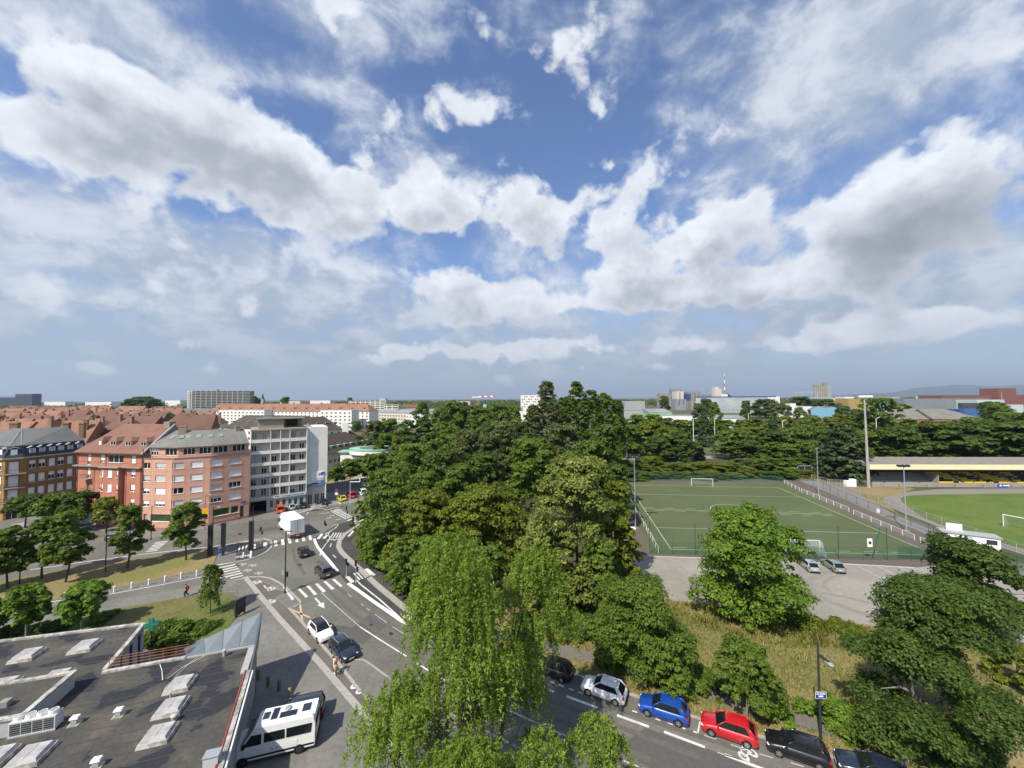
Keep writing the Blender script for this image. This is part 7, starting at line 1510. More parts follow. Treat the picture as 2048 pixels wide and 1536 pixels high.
def leaf_mesh(name, c, n, size, aspect, tone, m, g, up=False):
    """leaf-sized faces at points c with normals n"""
    N_ = len(c); r = g.normal(size=(N_, 3)); n = n / (np.linalg.norm(n, axis=1, keepdims=True) + 1e-9)
    t = np.cross(n, r)
    if up: t = np.array([0, 0, 1.]) + r * .35
    t /= np.linalg.norm(t, axis=1, keepdims=True) + 1e-9; b = np.cross(n, t)
    s = size[:, None]; v = np.empty((N_, 4, 3)); v[:, 0] = c - t * s; v[:, 1] = c + b * s * aspect + n * s * .15; v[:, 2] = c + t * s; v[:, 3] = c - b * s * aspect + n * s * .15
    me = bpy.data.meshes.new(name); me.vertices.add(N_ * 4); me.vertices.foreach_set('co', v.reshape(-1).astype(np.float32)); me.loops.add(N_ * 4); me.loops.foreach_set('vertex_index', np.arange(N_ * 4, dtype=np.int32))
    me.polygons.add(N_); me.polygons.foreach_set('loop_start', np.arange(0, N_ * 4, 4, dtype=np.int32)); me.polygons.foreach_set('loop_total', np.full(N_, 4, dtype=np.int32))
    me.materials.append(m); me.update(calc_edges=True)
    at = me.attributes.new('tone', 'FLOAT', 'POINT'); at.data.foreach_set('value', np.repeat(tone, 4).astype(np.float32)); return me
def crown_points(z0, z1, Rw, prof, ncl, per, rc, g, lump=.25, flat=.7, squash=1.0):
    """boughs fill an envelope, leaf clumps sit round each bough, leaves round each clump: masses with gaps between"""
    slim = prof in ('poplar', 'cone', 'shrub'); nb = {'poplar': 80, 'cone': 46, 'shrub': 14, 'round': 26}.get(prof, 20); Hc = z1 - z0
    tb = (np.arange(nb) + g.random(nb)) / nb; tb = tb if prof != 'cone' else tb ** 1.35; tb = np.clip(tb, .05, .93); thb = np.arange(nb) * 2.4 + g.normal(size=nb) * .5
    rb = Rw * PROF[prof](tb) * (.50 + .30 * g.random(nb)) * (1 + lump * g.normal(size=nb) * .8); bc = np.stack([rb * np.cos(thb), rb * np.sin(thb), z0 + Hc * tb], 1)
    Rb = Rw * ({'poplar': .26}.get(prof, .30) if slim else .40) * (.65 + .6 * g.random(nb)); wts = Rb ** 2; k = g.choice(nb, ncl, p=wts / wts.sum()); d0 = g.normal(size=(ncl, 3)); d0 /= np.linalg.norm(d0, axis=1, keepdims=True); d0[:, 2] = np.where(d0[:, 2] < -.45, -d0[:, 2], d0[:, 2])
    cc = bc[k] + d0 * (Rb[k] * (.62 + .38 * g.random(ncl)))[:, None] * np.array([1, squash, .78 if not slim else (2.6 if prof == 'poplar' else 1.0)]); zz = cc[:, 2]; zz = np.where(zz > z1, 2 * z1 - zz, zz); cc[:, 2] = np.clip(zz, max(z0 * .9, .1), z1)
    if slim:
        ra = np.hypot(cc[:, 0], cc[:, 1]); lim = Rw * np.maximum(PROF[prof](np.clip((cc[:, 2] - z0) / Hc, 0, .99)), .05) * 1.1; cc[:, :2] *= np.minimum(1, lim / (ra + 1e-6))[:, None]
    tn = np.clip(g.random(nb)[k] * .5 + g.random(ncl) * .5, 0, 1); rcs = rc * (.55 + .75 * g.random(ncl))
    idx = np.repeat(np.arange(ncl), per); d = g.normal(size=(ncl * per, 3)); d /= np.linalg.norm(d, axis=1, keepdims=True); d[:, 2] = np.where(d[:, 2] < -.3, -d[:, 2], d[:, 2])
    rad = rcs[idx] * (.45 + .6 * g.random(ncl * per)); p = cc[idx] + d * rad[:, None] * np.array([1, 1, flat]); out = cc[idx] - bc[k][idx]; out /= np.linalg.norm(out, axis=1, keepdims=True) + 1e-6
    nrm = d * .7 + out * .45 + np.array([0, 0, .45]) + g.normal(size=d.shape) * .5; p[:, 2] = np.maximum(p[:, 2], .08)
    return p, nrm, tn[idx] * .8 + .2 * g.random(len(idx)), cc
def trunk_mesh(H, cb, r, cc, g, m=BARK, limbs=7, lean=0.0):
    mb = MB(); z = cb * H; top = z + (H - z) * .55; mid_ = Vector((lean * .5 + g.normal() * .02 * H, g.normal() * .02 * H, z)); t_ = Vector((lean + g.normal() * .02 * H, g.normal() * .02 * H, top))
    mb.tube((0, 0, -.1), mid_, r * 1.25, r * .8, 8).tube(mid_, t_, r * .8, r * .3, 7)
    for k in range(limbs):
        q = cc[g.integers(len(cc))]; f = .25 + .6 * g.random(); a = mid_.lerp(t_, f * .8); b = Vector(q); b = a.lerp(b, .85)
        if b.z < a.z - .5: b.z = a.z + .3
        c_ = a.lerp(b, .5) + Vector((0, 0, .12 * (b - a).length)); mb.tube(a, c_, r * .38, r * .25, 5).tube(c_, b, r * .25, r * .07, 5)
    return mb.mesh('trunk', m)
def make_tree(name, label, base, H, Rw, kind='mid', prof='egg', cb=.2, leaf=.3, n=9000, rc=None, lump=.25, trunk=None, group=None, cat='tree', lean=(0, 0), seed=None, flat=.7, per=26, barkm=BARK, asp=.55, squash=1.0):
    g = np.random.default_rng(seed if seed is not None else int(abs(base.x * 131 + base.y * 977) * 10) % 100000)
    t = thing(name, label, cat, (base.x, base.y, base.z), 0, group)
    rc = rc or max(Rw * .17, leaf * 1.6); ncl = max(20, n // per); p, nr_, tn, cc = crown_points(cb * H, H - rc * .5, Rw, prof, ncl, per, rc, g, lump, flat, squash)
    if lean != (0, 0):
        w = (p[:, 2:3] / H); p[:, 0:1] += lean[0] * w; p[:, 1:2] += lean[1] * w; cc = cc + np.array([[lean[0], lean[1], 0]]) * (cc[:, 2:3] / H)
    sz = leaf * (.65 + .7 * g.random(len(p))); link('crown', leaf_mesh('crown', p, nr_, sz, asp, tn, LM[kind], g), t)
    link('trunk', trunk_mesh(H, max(cb, .12), trunk or max(.06, H * .018), cc, g, barkm, lean=lean[0] * .6), t)
    return t
def tree_px(px, D, top, w, label, kind='mid', prof='egg', cb=.2, leaf=None, n=None, name='tree', bpx=None, **k):
    base = Xat(px if bpx is None else bpx, D); tp = atY(px, top, D); H = max(1.0, tp.z); Rw = w / 2 / F * D * .86
    leaf = leaf or .0036 * D + .05; n = n or int(np.clip(3.0 * (Rw * H * 3.4) / (leaf * leaf * 1.1), 1500, 26000))
    lean = (tp.x - base.x, 0) if bpx is not None else (0, 0)
    return make_tree(name, label, base, H, Rw, kind, prof, cb, leaf, n, lean=lean, **k)
def weeping(name, label, base, H, Rw, kind, n_str, L, seed, leaf=.15, cb=.12, lean=0.0, cat='tree', prof='egg', zmin=.5, tw=.2, lump=.35):
    """tree of hanging strands: leaves strung along thin drooping twigs"""
    g = np.random.default_rng(seed); t = thing(name, label, cat, base); nb = max(9, int(14 + H * .8)); tb = np.clip((np.arange(nb) + g.random(nb)) / nb, .04, .95); tha = np.arange(nb) * 2.4 + g.normal(size=nb) * .5
    rb = Rw * PROF[prof](tb) * (.40 + .50 * g.random(nb)) * (1 + lump * g.normal(size=nb) * .5); bc = np.stack([rb * np.cos(tha), rb * np.sin(tha), cb * H + (H * .97 - cb * H) * tb], 1); Rb = Rw * .36 * (.6 + .8 * g.random(nb)); k = g.choice(nb, n_str, p=Rb ** 2 / (Rb ** 2).sum())
    d0 = g.normal(size=(n_str, 3)); d0 /= np.linalg.norm(d0, axis=1, keepdims=True); d0[:, 2] = np.abs(d0[:, 2]); q0 = bc[k] + d0 * (Rb[k] * (.55 + .5 * g.random(n_str)))[:, None] * np.array([1, 1, .8]); th = np.arctan2(q0[:, 1], q0[:, 0]); rr = np.hypot(q0[:, 0], q0[:, 1]); z = np.minimum(q0[:, 2], H)
    s0 = np.stack([rr * np.cos(th) + lean * z / H, rr * np.sin(th), z], 1); per = 44; ln2 = L * (.35 + .9 * g.random(n_str)); u = g.random((n_str, per))
    out = np.stack([np.cos(th), np.sin(th), 0 * th], 1); p = s0[:, None, :] + out[:, None, :] * (u * ln2[:, None] * .28)[..., None]; p[..., 2] += .30 * np.sin(u * 2.2) * ln2[:, None] * .5 - (u ** 1.5) * ln2[:, None]
    p += g.normal(size=p.shape) * .075; p = p.reshape(-1, 3); tn = np.repeat(np.clip(.6 * g.random(nb)[k] + .4 * g.random(n_str), 0, 1), per); keep = p[:, 2] > zmin; p = p[keep]; tn = tn[keep]
    nn = g.normal(size=p.shape) + np.array([0, 0, .5]) + np.repeat(out, per, 0)[keep] * .5; sz = leaf * (.6 + .8 * g.random(len(p)))
    link('crown', leaf_mesh('crown', p, nn, sz, .34, tn, LM[kind], g), t); link('trunk', trunk_mesh(H, .25, tw, s0[g.integers(n_str, size=60)], g, BARK, 16, lean * .5), t)
    return t
KN2 = {'dark': 'dark green', 'mid': 'mid-green', 'warm': 'yellow-green', 'bright': 'bright green', 'straw': 'straw-coloured'}
# --- near trees at the street: pale drooping foliage
weeping('willow', 'tall pale green drooping tree rising before the street, tallest in the foreground', Xat(918, 24.5), 18.9, 4.5, 'willow', 1750, 2.3, 11, .105, .10, tw=.22, prof='tall', lump=.34)
weeping('willow', 'pale green drooping tree close behind the tallest foreground willow', Xat(985, 28.5), 16.8, 2.9, 'willow', 800, 2.1, 12, .11, .38, lean=3.5, tw=.14, lump=.34)
weeping('willow', 'low drooping willow overhanging the paved plaza near the camper van', Xat(795, 25.5), 9.6, 3.2, 'willow', 560, 2.0, 13, .105, .15, tw=.14, lump=.45)
weeping('willow', 'slim drooping willow over the carriageway before the blue car', Xat(1205, 22.5), 10.0, 1.9, 'willow', 260, 1.8, 14, .10, .2, tw=.09, lump=.5)
weeping('willow', 'small drooping willow over the carriageway before the black car', Xat(1095, 21.8), 9.4, 2.0, 'willow', 260, 1.7, 15, .10, .25, tw=.07, lump=.5)
weeping('willow', 'drooping willow top rising just in front of the tallest willow', Xat(950, 21.5), 9.6, 2.9, 'willow', 520, 2.2, 16, .10, .25, tw=.14, lump=.4)
weeping('willow', 'lowest drooping willow at the near kerb beside the white lane dashes', Xat(1305, 20.8), 6.8, 1.2, 'willow', 110, 1.5, 17, .10, .3, tw=.06, lump=.5)
# --- park edge
tree_px(1152, 52, 914, 215, 'tall pale flowering lime tree at the corner of the park', 'lime', 'egg', .05, leaf=.21, n=34000, lump=.34, per=34, rc=.9)
tree_px(1098, 49.5, 1045, 130, 'lower pale lime tree leaning out below the flowering lime', 'lime', 'round', .02, n=9000, lump=.3)
tree_px(1063, 73, 877, 118, 'round dark-green maple on a bare grey trunk above the chestnuts', 'mid', 'round', .47, n=13000, lump=.2, trunk=.42, bpx=1052, barkm=BARKP)
for (px, D, tp, w, kd, lb) in [(965, 62, 972, 185, 'warm', 'broad chestnut left of the flowering lime'), (852, 63, 982, 140, 'warm', 'chestnut between the hedge and the broad chestnut'), (1222, 57, 962, 128, 'warm', 'chestnut at the corner of the football pitch'), (905, 67, 1000, 110, 'warm', 'chestnut behind the drooping foreground tree'), (1015, 66, 985, 110, 'warm', 'chestnut in front of the round maple'), (1250, 54, 1035, 70, 'warm', 'low chestnut hanging over the parking yard'), (1200, 49, 1075, 110, 'mid', 'dense dark tree below the pitch-corner chestnut')]:
    tree_px(px, D, tp, w, lb, kd, 'dome', .10, lump=.28, flat=.45, n=11000)
for (px, D, tp, w, kd, lb) in [(772, 74, 940, 150, 'mid', 'spreading dark tree at the bend of the footway'), (728, 78, 1000, 60, 'mid', 'small dark tree overhanging the crossing'), (872, 47, 1078, 130, 'bright', 'light green tree left of the tallest willow'), (815, 55, 1075, 110, 'mid', 'dark tree over the hedge beside the footway'), (760, 64, 1040, 90, 'mid', 'bushy tree over the bend of the footway'), (985, 50, 1090, 110, 'mid', 'shaded tree behind the tallest willow')]:
    tree_px(px, D, tp, w, lb, kd, 'egg', .06, lump=.28)
for i, (px, py, w, h, kd) in enumerate([(716, 1106, 38, 3.6, 'mid'), (726, 1122, 44, 4.0, 'mid'), (744, 1137, 52, 4.2, 'bright'), (768, 1152, 60, 4.4, 'mid'), (792, 1168, 64, 4.2, 'bright'), (818, 1184, 66, 4.0, 'mid'), (846, 1201, 70, 3.8, 'bright'), (878, 1222, 70, 3.4, 'mid')]):
    q = P(px, py); make_tree('hedge_shrub', f'{KN2[kd]} hedge shrub along the dark footway', q + Vector((1.0, 1.6, 0)), h, w / 2 / F * q.y * 1.15, kd, 'shrub', .0, .24, 4200, group=f'{KN2[kd]} hedge shrubs along the dark footway', cat='shrub')
# --- taller wood behind
wood = [(880, 92, 903, 125, 'dark', 'egg'), (935, 99, 860, 130, 'grey', 'egg'), (830, 102, 888, 115, 'mid', 'egg'), (1000, 106, 843, 125, 'grey', 'egg'), (1182, 88, 880, 130, 'mid', 'egg'), (1214, 94, 848, 95, 'dark', 'egg'), (1122, 110, 848, 115, 'grey', 'egg'), (968, 86, 905, 110, 'dark', 'egg'), (1232, 82, 925, 62, 'dark', 'egg'), (1030, 121, 836, 95, 'mid', 'egg'), (985, 118, 838, 80, 'dark', 'egg'), (1150, 96, 905, 110, 'mid', 'egg'), (900, 112, 872, 90, 'mid', 'egg'), (1090, 98, 890, 90, 'dark', 'egg'), (800, 88, 930, 90, 'dark', 'egg'), (850, 82, 945, 100, 'mid', 'egg'), (920, 80, 930, 100, 'mid', 'egg'), (1222, 106, 885, 60, 'mid', 'egg')]
dsc = {'dark': 'dark-leaved', 'grey': 'grey-green', 'mid': 'mid-green'}
for i, (px, D, tp, w, kd, pf) in enumerate(wood): tree_px(px, D, tp, w, f'{dsc[kd]} tree of the park wood behind the chestnuts', kd, pf, .08, lump=.30, n=8500, group=f'{dsc[kd]} trees of the park wood')
for (px, D, tp, w, lb, kd) in [(1095, 125, 763, 84, 'tall open poplar, leftmost of the poplar crowns', 'grey'), (1155, 128, 763, 72, 'dense narrow poplar, tallest above the wood', 'mid'), (1184, 130, 780, 78, 'poplar beside the tallest narrow poplar', 'mid'), (1212, 132, 786, 78, 'poplar left of the black office', 'mid'), (1069, 122, 810, 80, 'low poplar before the white tower block', 'grey'), (1130, 126, 794, 76, 'poplar between the two tallest poplars', 'mid'), (1236, 136, 800, 50, 'slim poplar nearest the black office', 'dark')]:
    tree_px(px, D, tp, w, lb, kd, 'poplar', .05, n=13000, lump=.35, rc=.7, leaf=.34, name='poplar_tree')
# --- stands and yard
tree_px(1496, 49.5, 1018, 240, 'big round bright green tree at the edge of the parking yard', 'bright', 'round', .04, leaf=.20, n=34000, lump=.14, rc=.85, per=34)
tree_px(1885, 29.6, 1165, 275, 'big dark maple beside the street with its trunk by the kerb', 'dark', 'spread', .12, .115, 72000, bpx=1797, lump=.30, rc=.62, trunk=.28, per=34, barkm=BARKP)
tree_px(1925, 42, 1080, 190, 'open-crowned tree on a tall trunk beside the yard', 'dark', 'egg', .28, .19, 22000, bpx=1990, lump=.34, trunk=.2)
tree_px(2035, 37, 1290, 95, 'low green thicket at the right of the big maple', 'warm', 'shrub', .0, n=6000)
tree_px(1282, 38.5, 1160, 190, 'dense maple growing on the dry slope above the footpath', 'mid', 'egg', .08, .13, 30000, lump=.34, rc=.6)
tree_px(1350, 36.5, 1255, 110, 'lower maple right of the dense maple on the slope', 'mid', 'round', .03, .14, 13000)
tree_px(1222, 40, 1230, 90, 'shrubby maple left of the dense maple on the slope', 'mid', 'round', .03, .14, 11000)
tree_px(1492, 34, 1285, 120, 'small twiggy tree alone on the dry slope', 'mid', 'egg', .22, .14, 10000, lump=.4, barkm=BARKP)
for i, (px, py, w, h, kd) in enumerate([(1540, 1424, 90, 1.9, 'bright'), (1660, 1440, 110, 1.7, 'bright'), (1716, 1466, 110, 1.6, 'bright'), (1420, 1385, 90, 1.6, 'mid'), (1375, 1365, 90, 1.9, 'mid'), (1315, 1352, 90, 1.8, 'mid'), (1850, 1500, 150, 1.9, 'dark'), (1960, 1530, 160, 2.0, 'dark'), (1180, 1275, 100, 2.2, 'dark'), (1120, 1255, 110, 2.4, 'mid'), (1040, 1262, 90, 1.6, 'mid'), (1600, 1246, 90, .9, 'warm'), (1690, 1262, 80, .8, 'warm')]):
    q = P(px, py); make_tree('shrub', f'{KN2[kd]} low shrub on the dry slope above the footpath', q, h, w / 2 / F * q.y, kd, 'shrub', .0, .13, 5200, group=f'{KN2[kd]} shrubs on the dry slope', cat='shrub')
# --- west street
for (px, py, tp, w, lb) in [(255, 1137, 1012, 66, 'street lime right of the tram pole on the verge'), (130, 1166, 1022, 82, 'widest street lime on the dry verge'), (83, 1158, 1035, 70, 'street lime left of the widest lime on the verge'), (372, 1121, 1006, 66, 'street lime opposite the pink house'), (15, 1178, 1055, 70, 'street lime before the ochre house corner'), (-60, 1195, 1070, 90, 'street lime partly outside at the verge end')]:
    q = P(px, py); tree_px(px, q.y, tp, w, lb, 'mid', 'egg', .25, .22, 11000, lump=.16, trunk=.13)
for (px, py, tp, w, lb, kd) in [(50, 1056, 990, 62, 'dark pavement tree before the ochre house balconies', 'dark'), (108, 1058, 988, 70, 'broad pavement tree before the ochre house windows', 'mid'), (155, 1062, 985, 66, 'dense pavement tree at the corner of the red house', 'dark'), (212, 1066, 996, 44, 'small pavement tree before the bay of the red house', 'warm')]:
    q = P(px, py); tree_px(px, q.y, tp, w, lb, kd, 'spread', .38, .36, 5200, lump=.25, trunk=.14)
for (px, py, tp, w, lb) in [(52, 1285, 1172, 74, 'young plane tree on the lawn, half behind the other'), (164, 1264, 1168, 82, 'young plane tree on the lawn by the pharmacy roof'), (-30, 1290, 1200, 80, 'young plane tree at the end of the lawn')]:
    q = P(px, py); tree_px(px, q.y, tp, w, lb, 'bright', 'round', .34, .19, 8000, lump=.22, trunk=.09, barkm=BARKP)
q = P(421, 1229); weeping('birch', 'young weeping birch on the lawn near the crossing', q, 6.2, 1.3, 'mid', 90, 2.2, 31, .16, .35, zmin=.6, tw=.06)
q = P(473, 1236); g = np.random.default_rng(5); mb = MB(); mb.tube((0, 0, 0), (.1, 0, 4.2), .045, .012, 5)
for k in range(16): z = 1.2 + k * .18; a = k * 2.4; mb.tube((.02 * z, 0, z), (.02 * z + .75 * math.cos(a), .75 * math.sin(a), z + .8), .014, .004, 4)
t = thing('bare_sapling', 'leafless sapling beside the pavement at the tip of the canopy', 'tree', q); mb.build('trunk', BARKP, t)
for i, (px, py, w, h, kd) in enumerate([(330, 1276, 62, 1.9, 'mid'), (362, 1270, 56, 1.6, 'bright'), (400, 1262, 70, .8, 'mid'), (310, 1292, 50, 1.7, 'dark'), (345, 1300, 50, 1.8, 'mid'), (20, 1272, 60, 1.2, 'dark'), (100, 1262, 70, 1.0, 'dark'), (200, 1243, 60, .8, 'mid')]):
    q = P(px, py); make_tree('shrub', f'{KN2[kd]} garden shrub between the pharmacy and the lawn', q, h, w / 2 / F * q.y, kd, 'shrub', .0, .15, 2600, group=f'{KN2[kd]} garden shrubs beside the pharmacy', cat='shrub')
# --- school yard and park left
for (px, D, tp, w, kd, lb) in [(745, 150, 843, 72, 'dark', 'dark'), (778, 155, 838, 64, 'mid', 'mid-green'), (812, 152, 841, 64, 'dark', 'dark'), (848, 156, 838, 62, 'dark', 'dark'), (884, 150, 844, 60, 'mid', 'mid-green'), (770, 136, 868, 62, 'mid', 'mid-green'), (815, 132, 870, 70, 'dark', 'dark'), (860, 130, 866, 72, 'mid', 'mid-green'), (905, 135, 850, 60, 'mid', 'mid-green'), (800, 118, 890, 70, 'mid', 'mid-green')]:
    tree_px(px, D, tp, w, f'{lb} tree of the park between school and white office', kd, 'egg', .05, n=4200, group=f'{lb} trees between school and white office', lump=.3)
tree_px(806, 158, 858, 26, 'dark conifer among the school park trees', 'fir', 'cone', .02, n=2500); tree_px(790, 128, 870, 24, 'yellow-leaved small tree beside the school annex', 'warm', 'egg', .05, n=2000)
for (px, D, tp, w) in [(672, 121, 932, 42), (702, 124, 918, 52), (752, 122, 908, 70), (735, 126, 915, 50)]: tree_px(px, D, tp, w, 'young tree in the school yard before the round pavilion', 'mid', 'spread', .32, n=2600, group='young trees of the school yard', trunk=.12)
# --- beyond the pitch: copies of a few crowns
def proto(kind, prof, seed, cb=.06, n=9000, leaf=.40, lump=.3, per=24, rc=1.0):
    g = np.random.default_rng(seed); p, nr_, tn, cc = crown_points(cb * 12, 12 - .6, 5.0, prof, n // per, per, rc, g, lump, .6); return leaf_mesh('crown', p, nr_, leaf * (.65 + .7 * g.random(len(p))), .6, tn, LM[kind], g), trunk_mesh(12, max(.12, cb), .22, cc, g)
PR_ = {k: [proto(k, pf, s + i) for i, pf in enumerate(('egg', 'egg', 'round'))] for s, k in enumerate(('dark', 'mid', 'warm', 'grey'))}
PR_['fir'] = [proto('fir', 'cone', 91, .03), proto('fir', 'cone', 92, .03)]; PR_['shrubm'] = [proto('mid', 'shrub', 93, .0), proto('warm', 'shrub', 94, .0), proto('grey', 'shrub', 95, .0)]; PR_['shrubd'] = [proto('dark', 'shrub', 96, .0), proto('mid', 'shrub', 97, .0), proto('bright', 'shrub', 98, .0)]
rq = random.Random(77)
KN = {'dark': 'dark green', 'mid': 'mid-green', 'warm': 'yellow-green', 'grey': 'grey-green', 'fir': 'blackish coniferous', 'shrubm': 'olive', 'shrubd': 'fresh green', 'bright': 'bright green', 'straw': 'straw-coloured'}
def far_tree(px, D, top, w, kind, label, group, name='tree', cat='tree'):
    base = Xat(px, D); H = max(2.0, atY(px, top, D).z); Rw = w / 2 / F * D * .92; t = thing(name, label, cat, base, rq.uniform(0, 6.28), group); t.scale = (Rw / 5, Rw / 5, H / 12)
    c_, k_ = rq.choice(PR_[kind]); link('crown', c_, t); link('trunk', k_, t); return t
for px in range(1252, 1620, 24): far_tree(px + rq.uniform(-6, 6), rq.uniform(130, 135), rq.uniform(930, 950), rq.uniform(40, 56), rq.choice(['shrubm', 'shrubd']), 'bushy shrub along the far end fence of the football pitch', 'shrubs behind the far goal', 'shrub', 'shrub')
for px in range(1248, 1610, 30):
    kd = rq.choice(['shrubm', 'shrubd', 'mid', 'warm']); far_tree(px + rq.uniform(-8, 8), rq.uniform(143, 150), rq.uniform(908, 922) if not 1330 < px < 1470 else 926, rq.uniform(44, 60), kd, f'{KN[kd]} tall bush between the pitch and the road beyond', f'{KN[kd]} tall bushes before the far road', 'shrub', 'shrub')
for (px, D, tp, w, kd) in [(1262, 178, 838, 66, 'mid'), (1300, 184, 832, 70, 'warm'), (1330, 176, 842, 60, 'mid'), (1362, 172, 852, 62, 'dark'), (1318, 168, 862, 60, 'dark'), (1372, 166, 868, 40, 'dark'), (1399, 170, 872, 26, 'fir'), (1468, 172, 846, 80, 'mid'), (1510, 180, 842, 70, 'warm'), (1492, 166, 866, 70, 'dark'), (1545, 172, 850, 66, 'dark'), (1580, 178, 842, 72, 'mid'), (1616, 182, 838, 72, 'mid'), (1650, 176, 846, 70, 'dark'), (1620, 160, 868, 60, 'mid'), (1560, 158, 872, 60, 'mid')]: far_tree(px, D, tp + 12, w, kd, f'{KN[kd]} roadside tree beyond the far road', f'{KN[kd]} roadside trees beyond the pitch')
for px in range(1246, 1820, 30):
    kd = rq.choice(['mid', 'warm', 'mid', 'dark']); far_tree(px + rq.uniform(-9, 9), rq.uniform(235, 262), rq.uniform(826, 840), rq.uniform(36, 52), kd, f'{KN[kd]} tree in the belt before the port halls', f'{KN[kd]} trees of the belt before the port halls')
for (px, D, tp, w, lb) in [(1410, 215, 822, 34, 'dark conifer standing at the edge of the far pitch'), (1548, 205, 832, 34, 'dark conifer right of the far pitch')]: far_tree(px, D, tp, w, 'fir', lb, None, 'conifer')
tree_px(1690, 126, 846, 120, 'broad dark cedar beside the floodlight mast', 'fir', 'cone', .03, .62, 9000, name='cedar', lump=.2, flat=.3); tree_px(1652, 140, 872, 70, 'dark conifer left of the cedar', 'fir', 'cone', .03, .6, 5000, name='conifer', flat=.35)
for (px, D, tp, w, kd) in [(1800, 158, 842, 90, 'dark'), (1846, 162, 838, 100, 'dark'), (1895, 156, 830, 130, 'dark'), (1950, 164, 840, 110, 'dark'), (2000, 150, 832, 130, 'dark'), (2045, 158, 818, 120, 'dark'), (2090, 150, 812, 120, 'dark'), (1775, 170, 850, 70, 'mid'), (1730, 165, 850, 70, 'mid'), (2020, 190, 812, 90, 'mid'), (1960, 196, 822, 80, 'mid')]: far_tree(px, D, tp + 12, w, kd, f'{KN[kd]} broad tree in the row behind the stand', f'{KN[kd]} row of trees behind the stand')
far_tree(1832, 140, 912, 20, 'shrubd', 'small round bush behind the stand roof', None, 'shrub', 'shrub')
tree_px(1757, 232, 796, 78, 'big loose-crowned tree left of the brick hall', 'mid', 'round', .05, .95, 4000)
for (px, D, tp, w, kd) in [(1560, 330, 806, 46, 'grey'), (1600, 340, 814, 26, 'mid'), (1690, 320, 812, 40, 'dark'), (1715, 300, 818, 30, 'dark'), (1412, 420, 797, 30, 'dark'), (1400, 330, 806, 30, 'grey'), (1430, 300, 804, 26, 'mid'), (1492, 420, 801, 20, 'dark'), (1330, 600, 792, 24, 'dark'), (1530, 500, 798, 60, 'dark'), (1800, 380, 808, 50, 'dark'), (2000, 300, 806, 50, 'mid'), (1985, 360, 803, 40, 'dark'), (1600, 600, 793, 50, 'dark'), (1650, 620, 798, 70, 'dark')]: far_tree(px, D, tp, w, kd, f'{KN[kd]} single tree among the port halls', f'{KN[kd]} trees among the port halls')
for (px, D, tp, w, kd) in [(262, 610, 797, 40, 'dark'), (282, 620, 793, 46, 'dark'), (303, 615, 797, 36, 'dark')]: far_tree(px, D, tp, w, kd, 'tree of the round dark grove on the skyline', 'round dark grove on the skyline')
for (px, D, tp, w, kd) in [(845, 330, 802, 34, 'mid'), (905, 262, 803, 66, 'mid'), (940, 270, 810, 50, 'grey'), (962, 250, 815, 54, 'mid'), (1000, 262, 808, 46, 'mid'), (985, 300, 812, 40, 'purple' if False else 'dark'), (1025, 280, 812, 44, 'mid'), (880, 240, 815, 50, 'mid'), (508, 640, 792, 16, 'dark'), (516, 650, 796, 14, 'dark'), (700, 900, 795, 16, 'dark'), (570, 800, 794, 20, 'dark'), (330, 250, 826, 40, 'mid'), (300, 300, 829, 30, 'mid'), (712, 330, 842, 26, 'mid'), (745, 250, 850, 34, 'dark'), (690, 240, 862, 30, 'mid'), (905, 470, 800, 34, 'mid'), (930, 480, 803, 24, 'grey')]: far_tree(px, D, tp, w, kd, f'{KN[kd]} single tree between the town blocks', f'{KN[kd]} trees between the town blocks')
# --- far woods on the skyline: one mass
g = np.random.default_rng(404); cs = []; ss = []
for _ in range(2600):
    D = 650 * (5.5 ** g.random()); px = g.uniform(-150, 2200)
    if 1230 < px and D < 1150: D = g.uniform(1150, 3400)
    q = Xat(px, D); h = g.uniform(9, 17) + (6 if g.random() < .08 else 0); cs.append((q.x, q.y, h)); 
cs = np.array(cs); per = 24; idx = np.repeat(np.arange(len(cs)), per); d = g.normal(size=(len(idx), 3)); d /= np.linalg.norm(d, axis=1, keepdims=True); rad = (cs[idx, 1] * .006 + 3)[:, None]
p = np.stack([cs[idx, 0], cs[idx, 1], cs[idx, 2] * .55], 1) + d * np.concatenate([rad, rad, cs[idx, 2:3] * .45], 1); fo_ = link('far_woods', leaf_mesh('far_woods', p, d + np.array([0, 0, .4]), (cs[idx, 1] * .0016 + 1.4) * (.7 + .6 * g.random(len(idx))), .7, np.repeat(g.random(len(cs)), per), LM['dark'], g)); fo_['kind'] = 'stuff'; fo_['label'] = 'dark belt of far woods along the horizon'
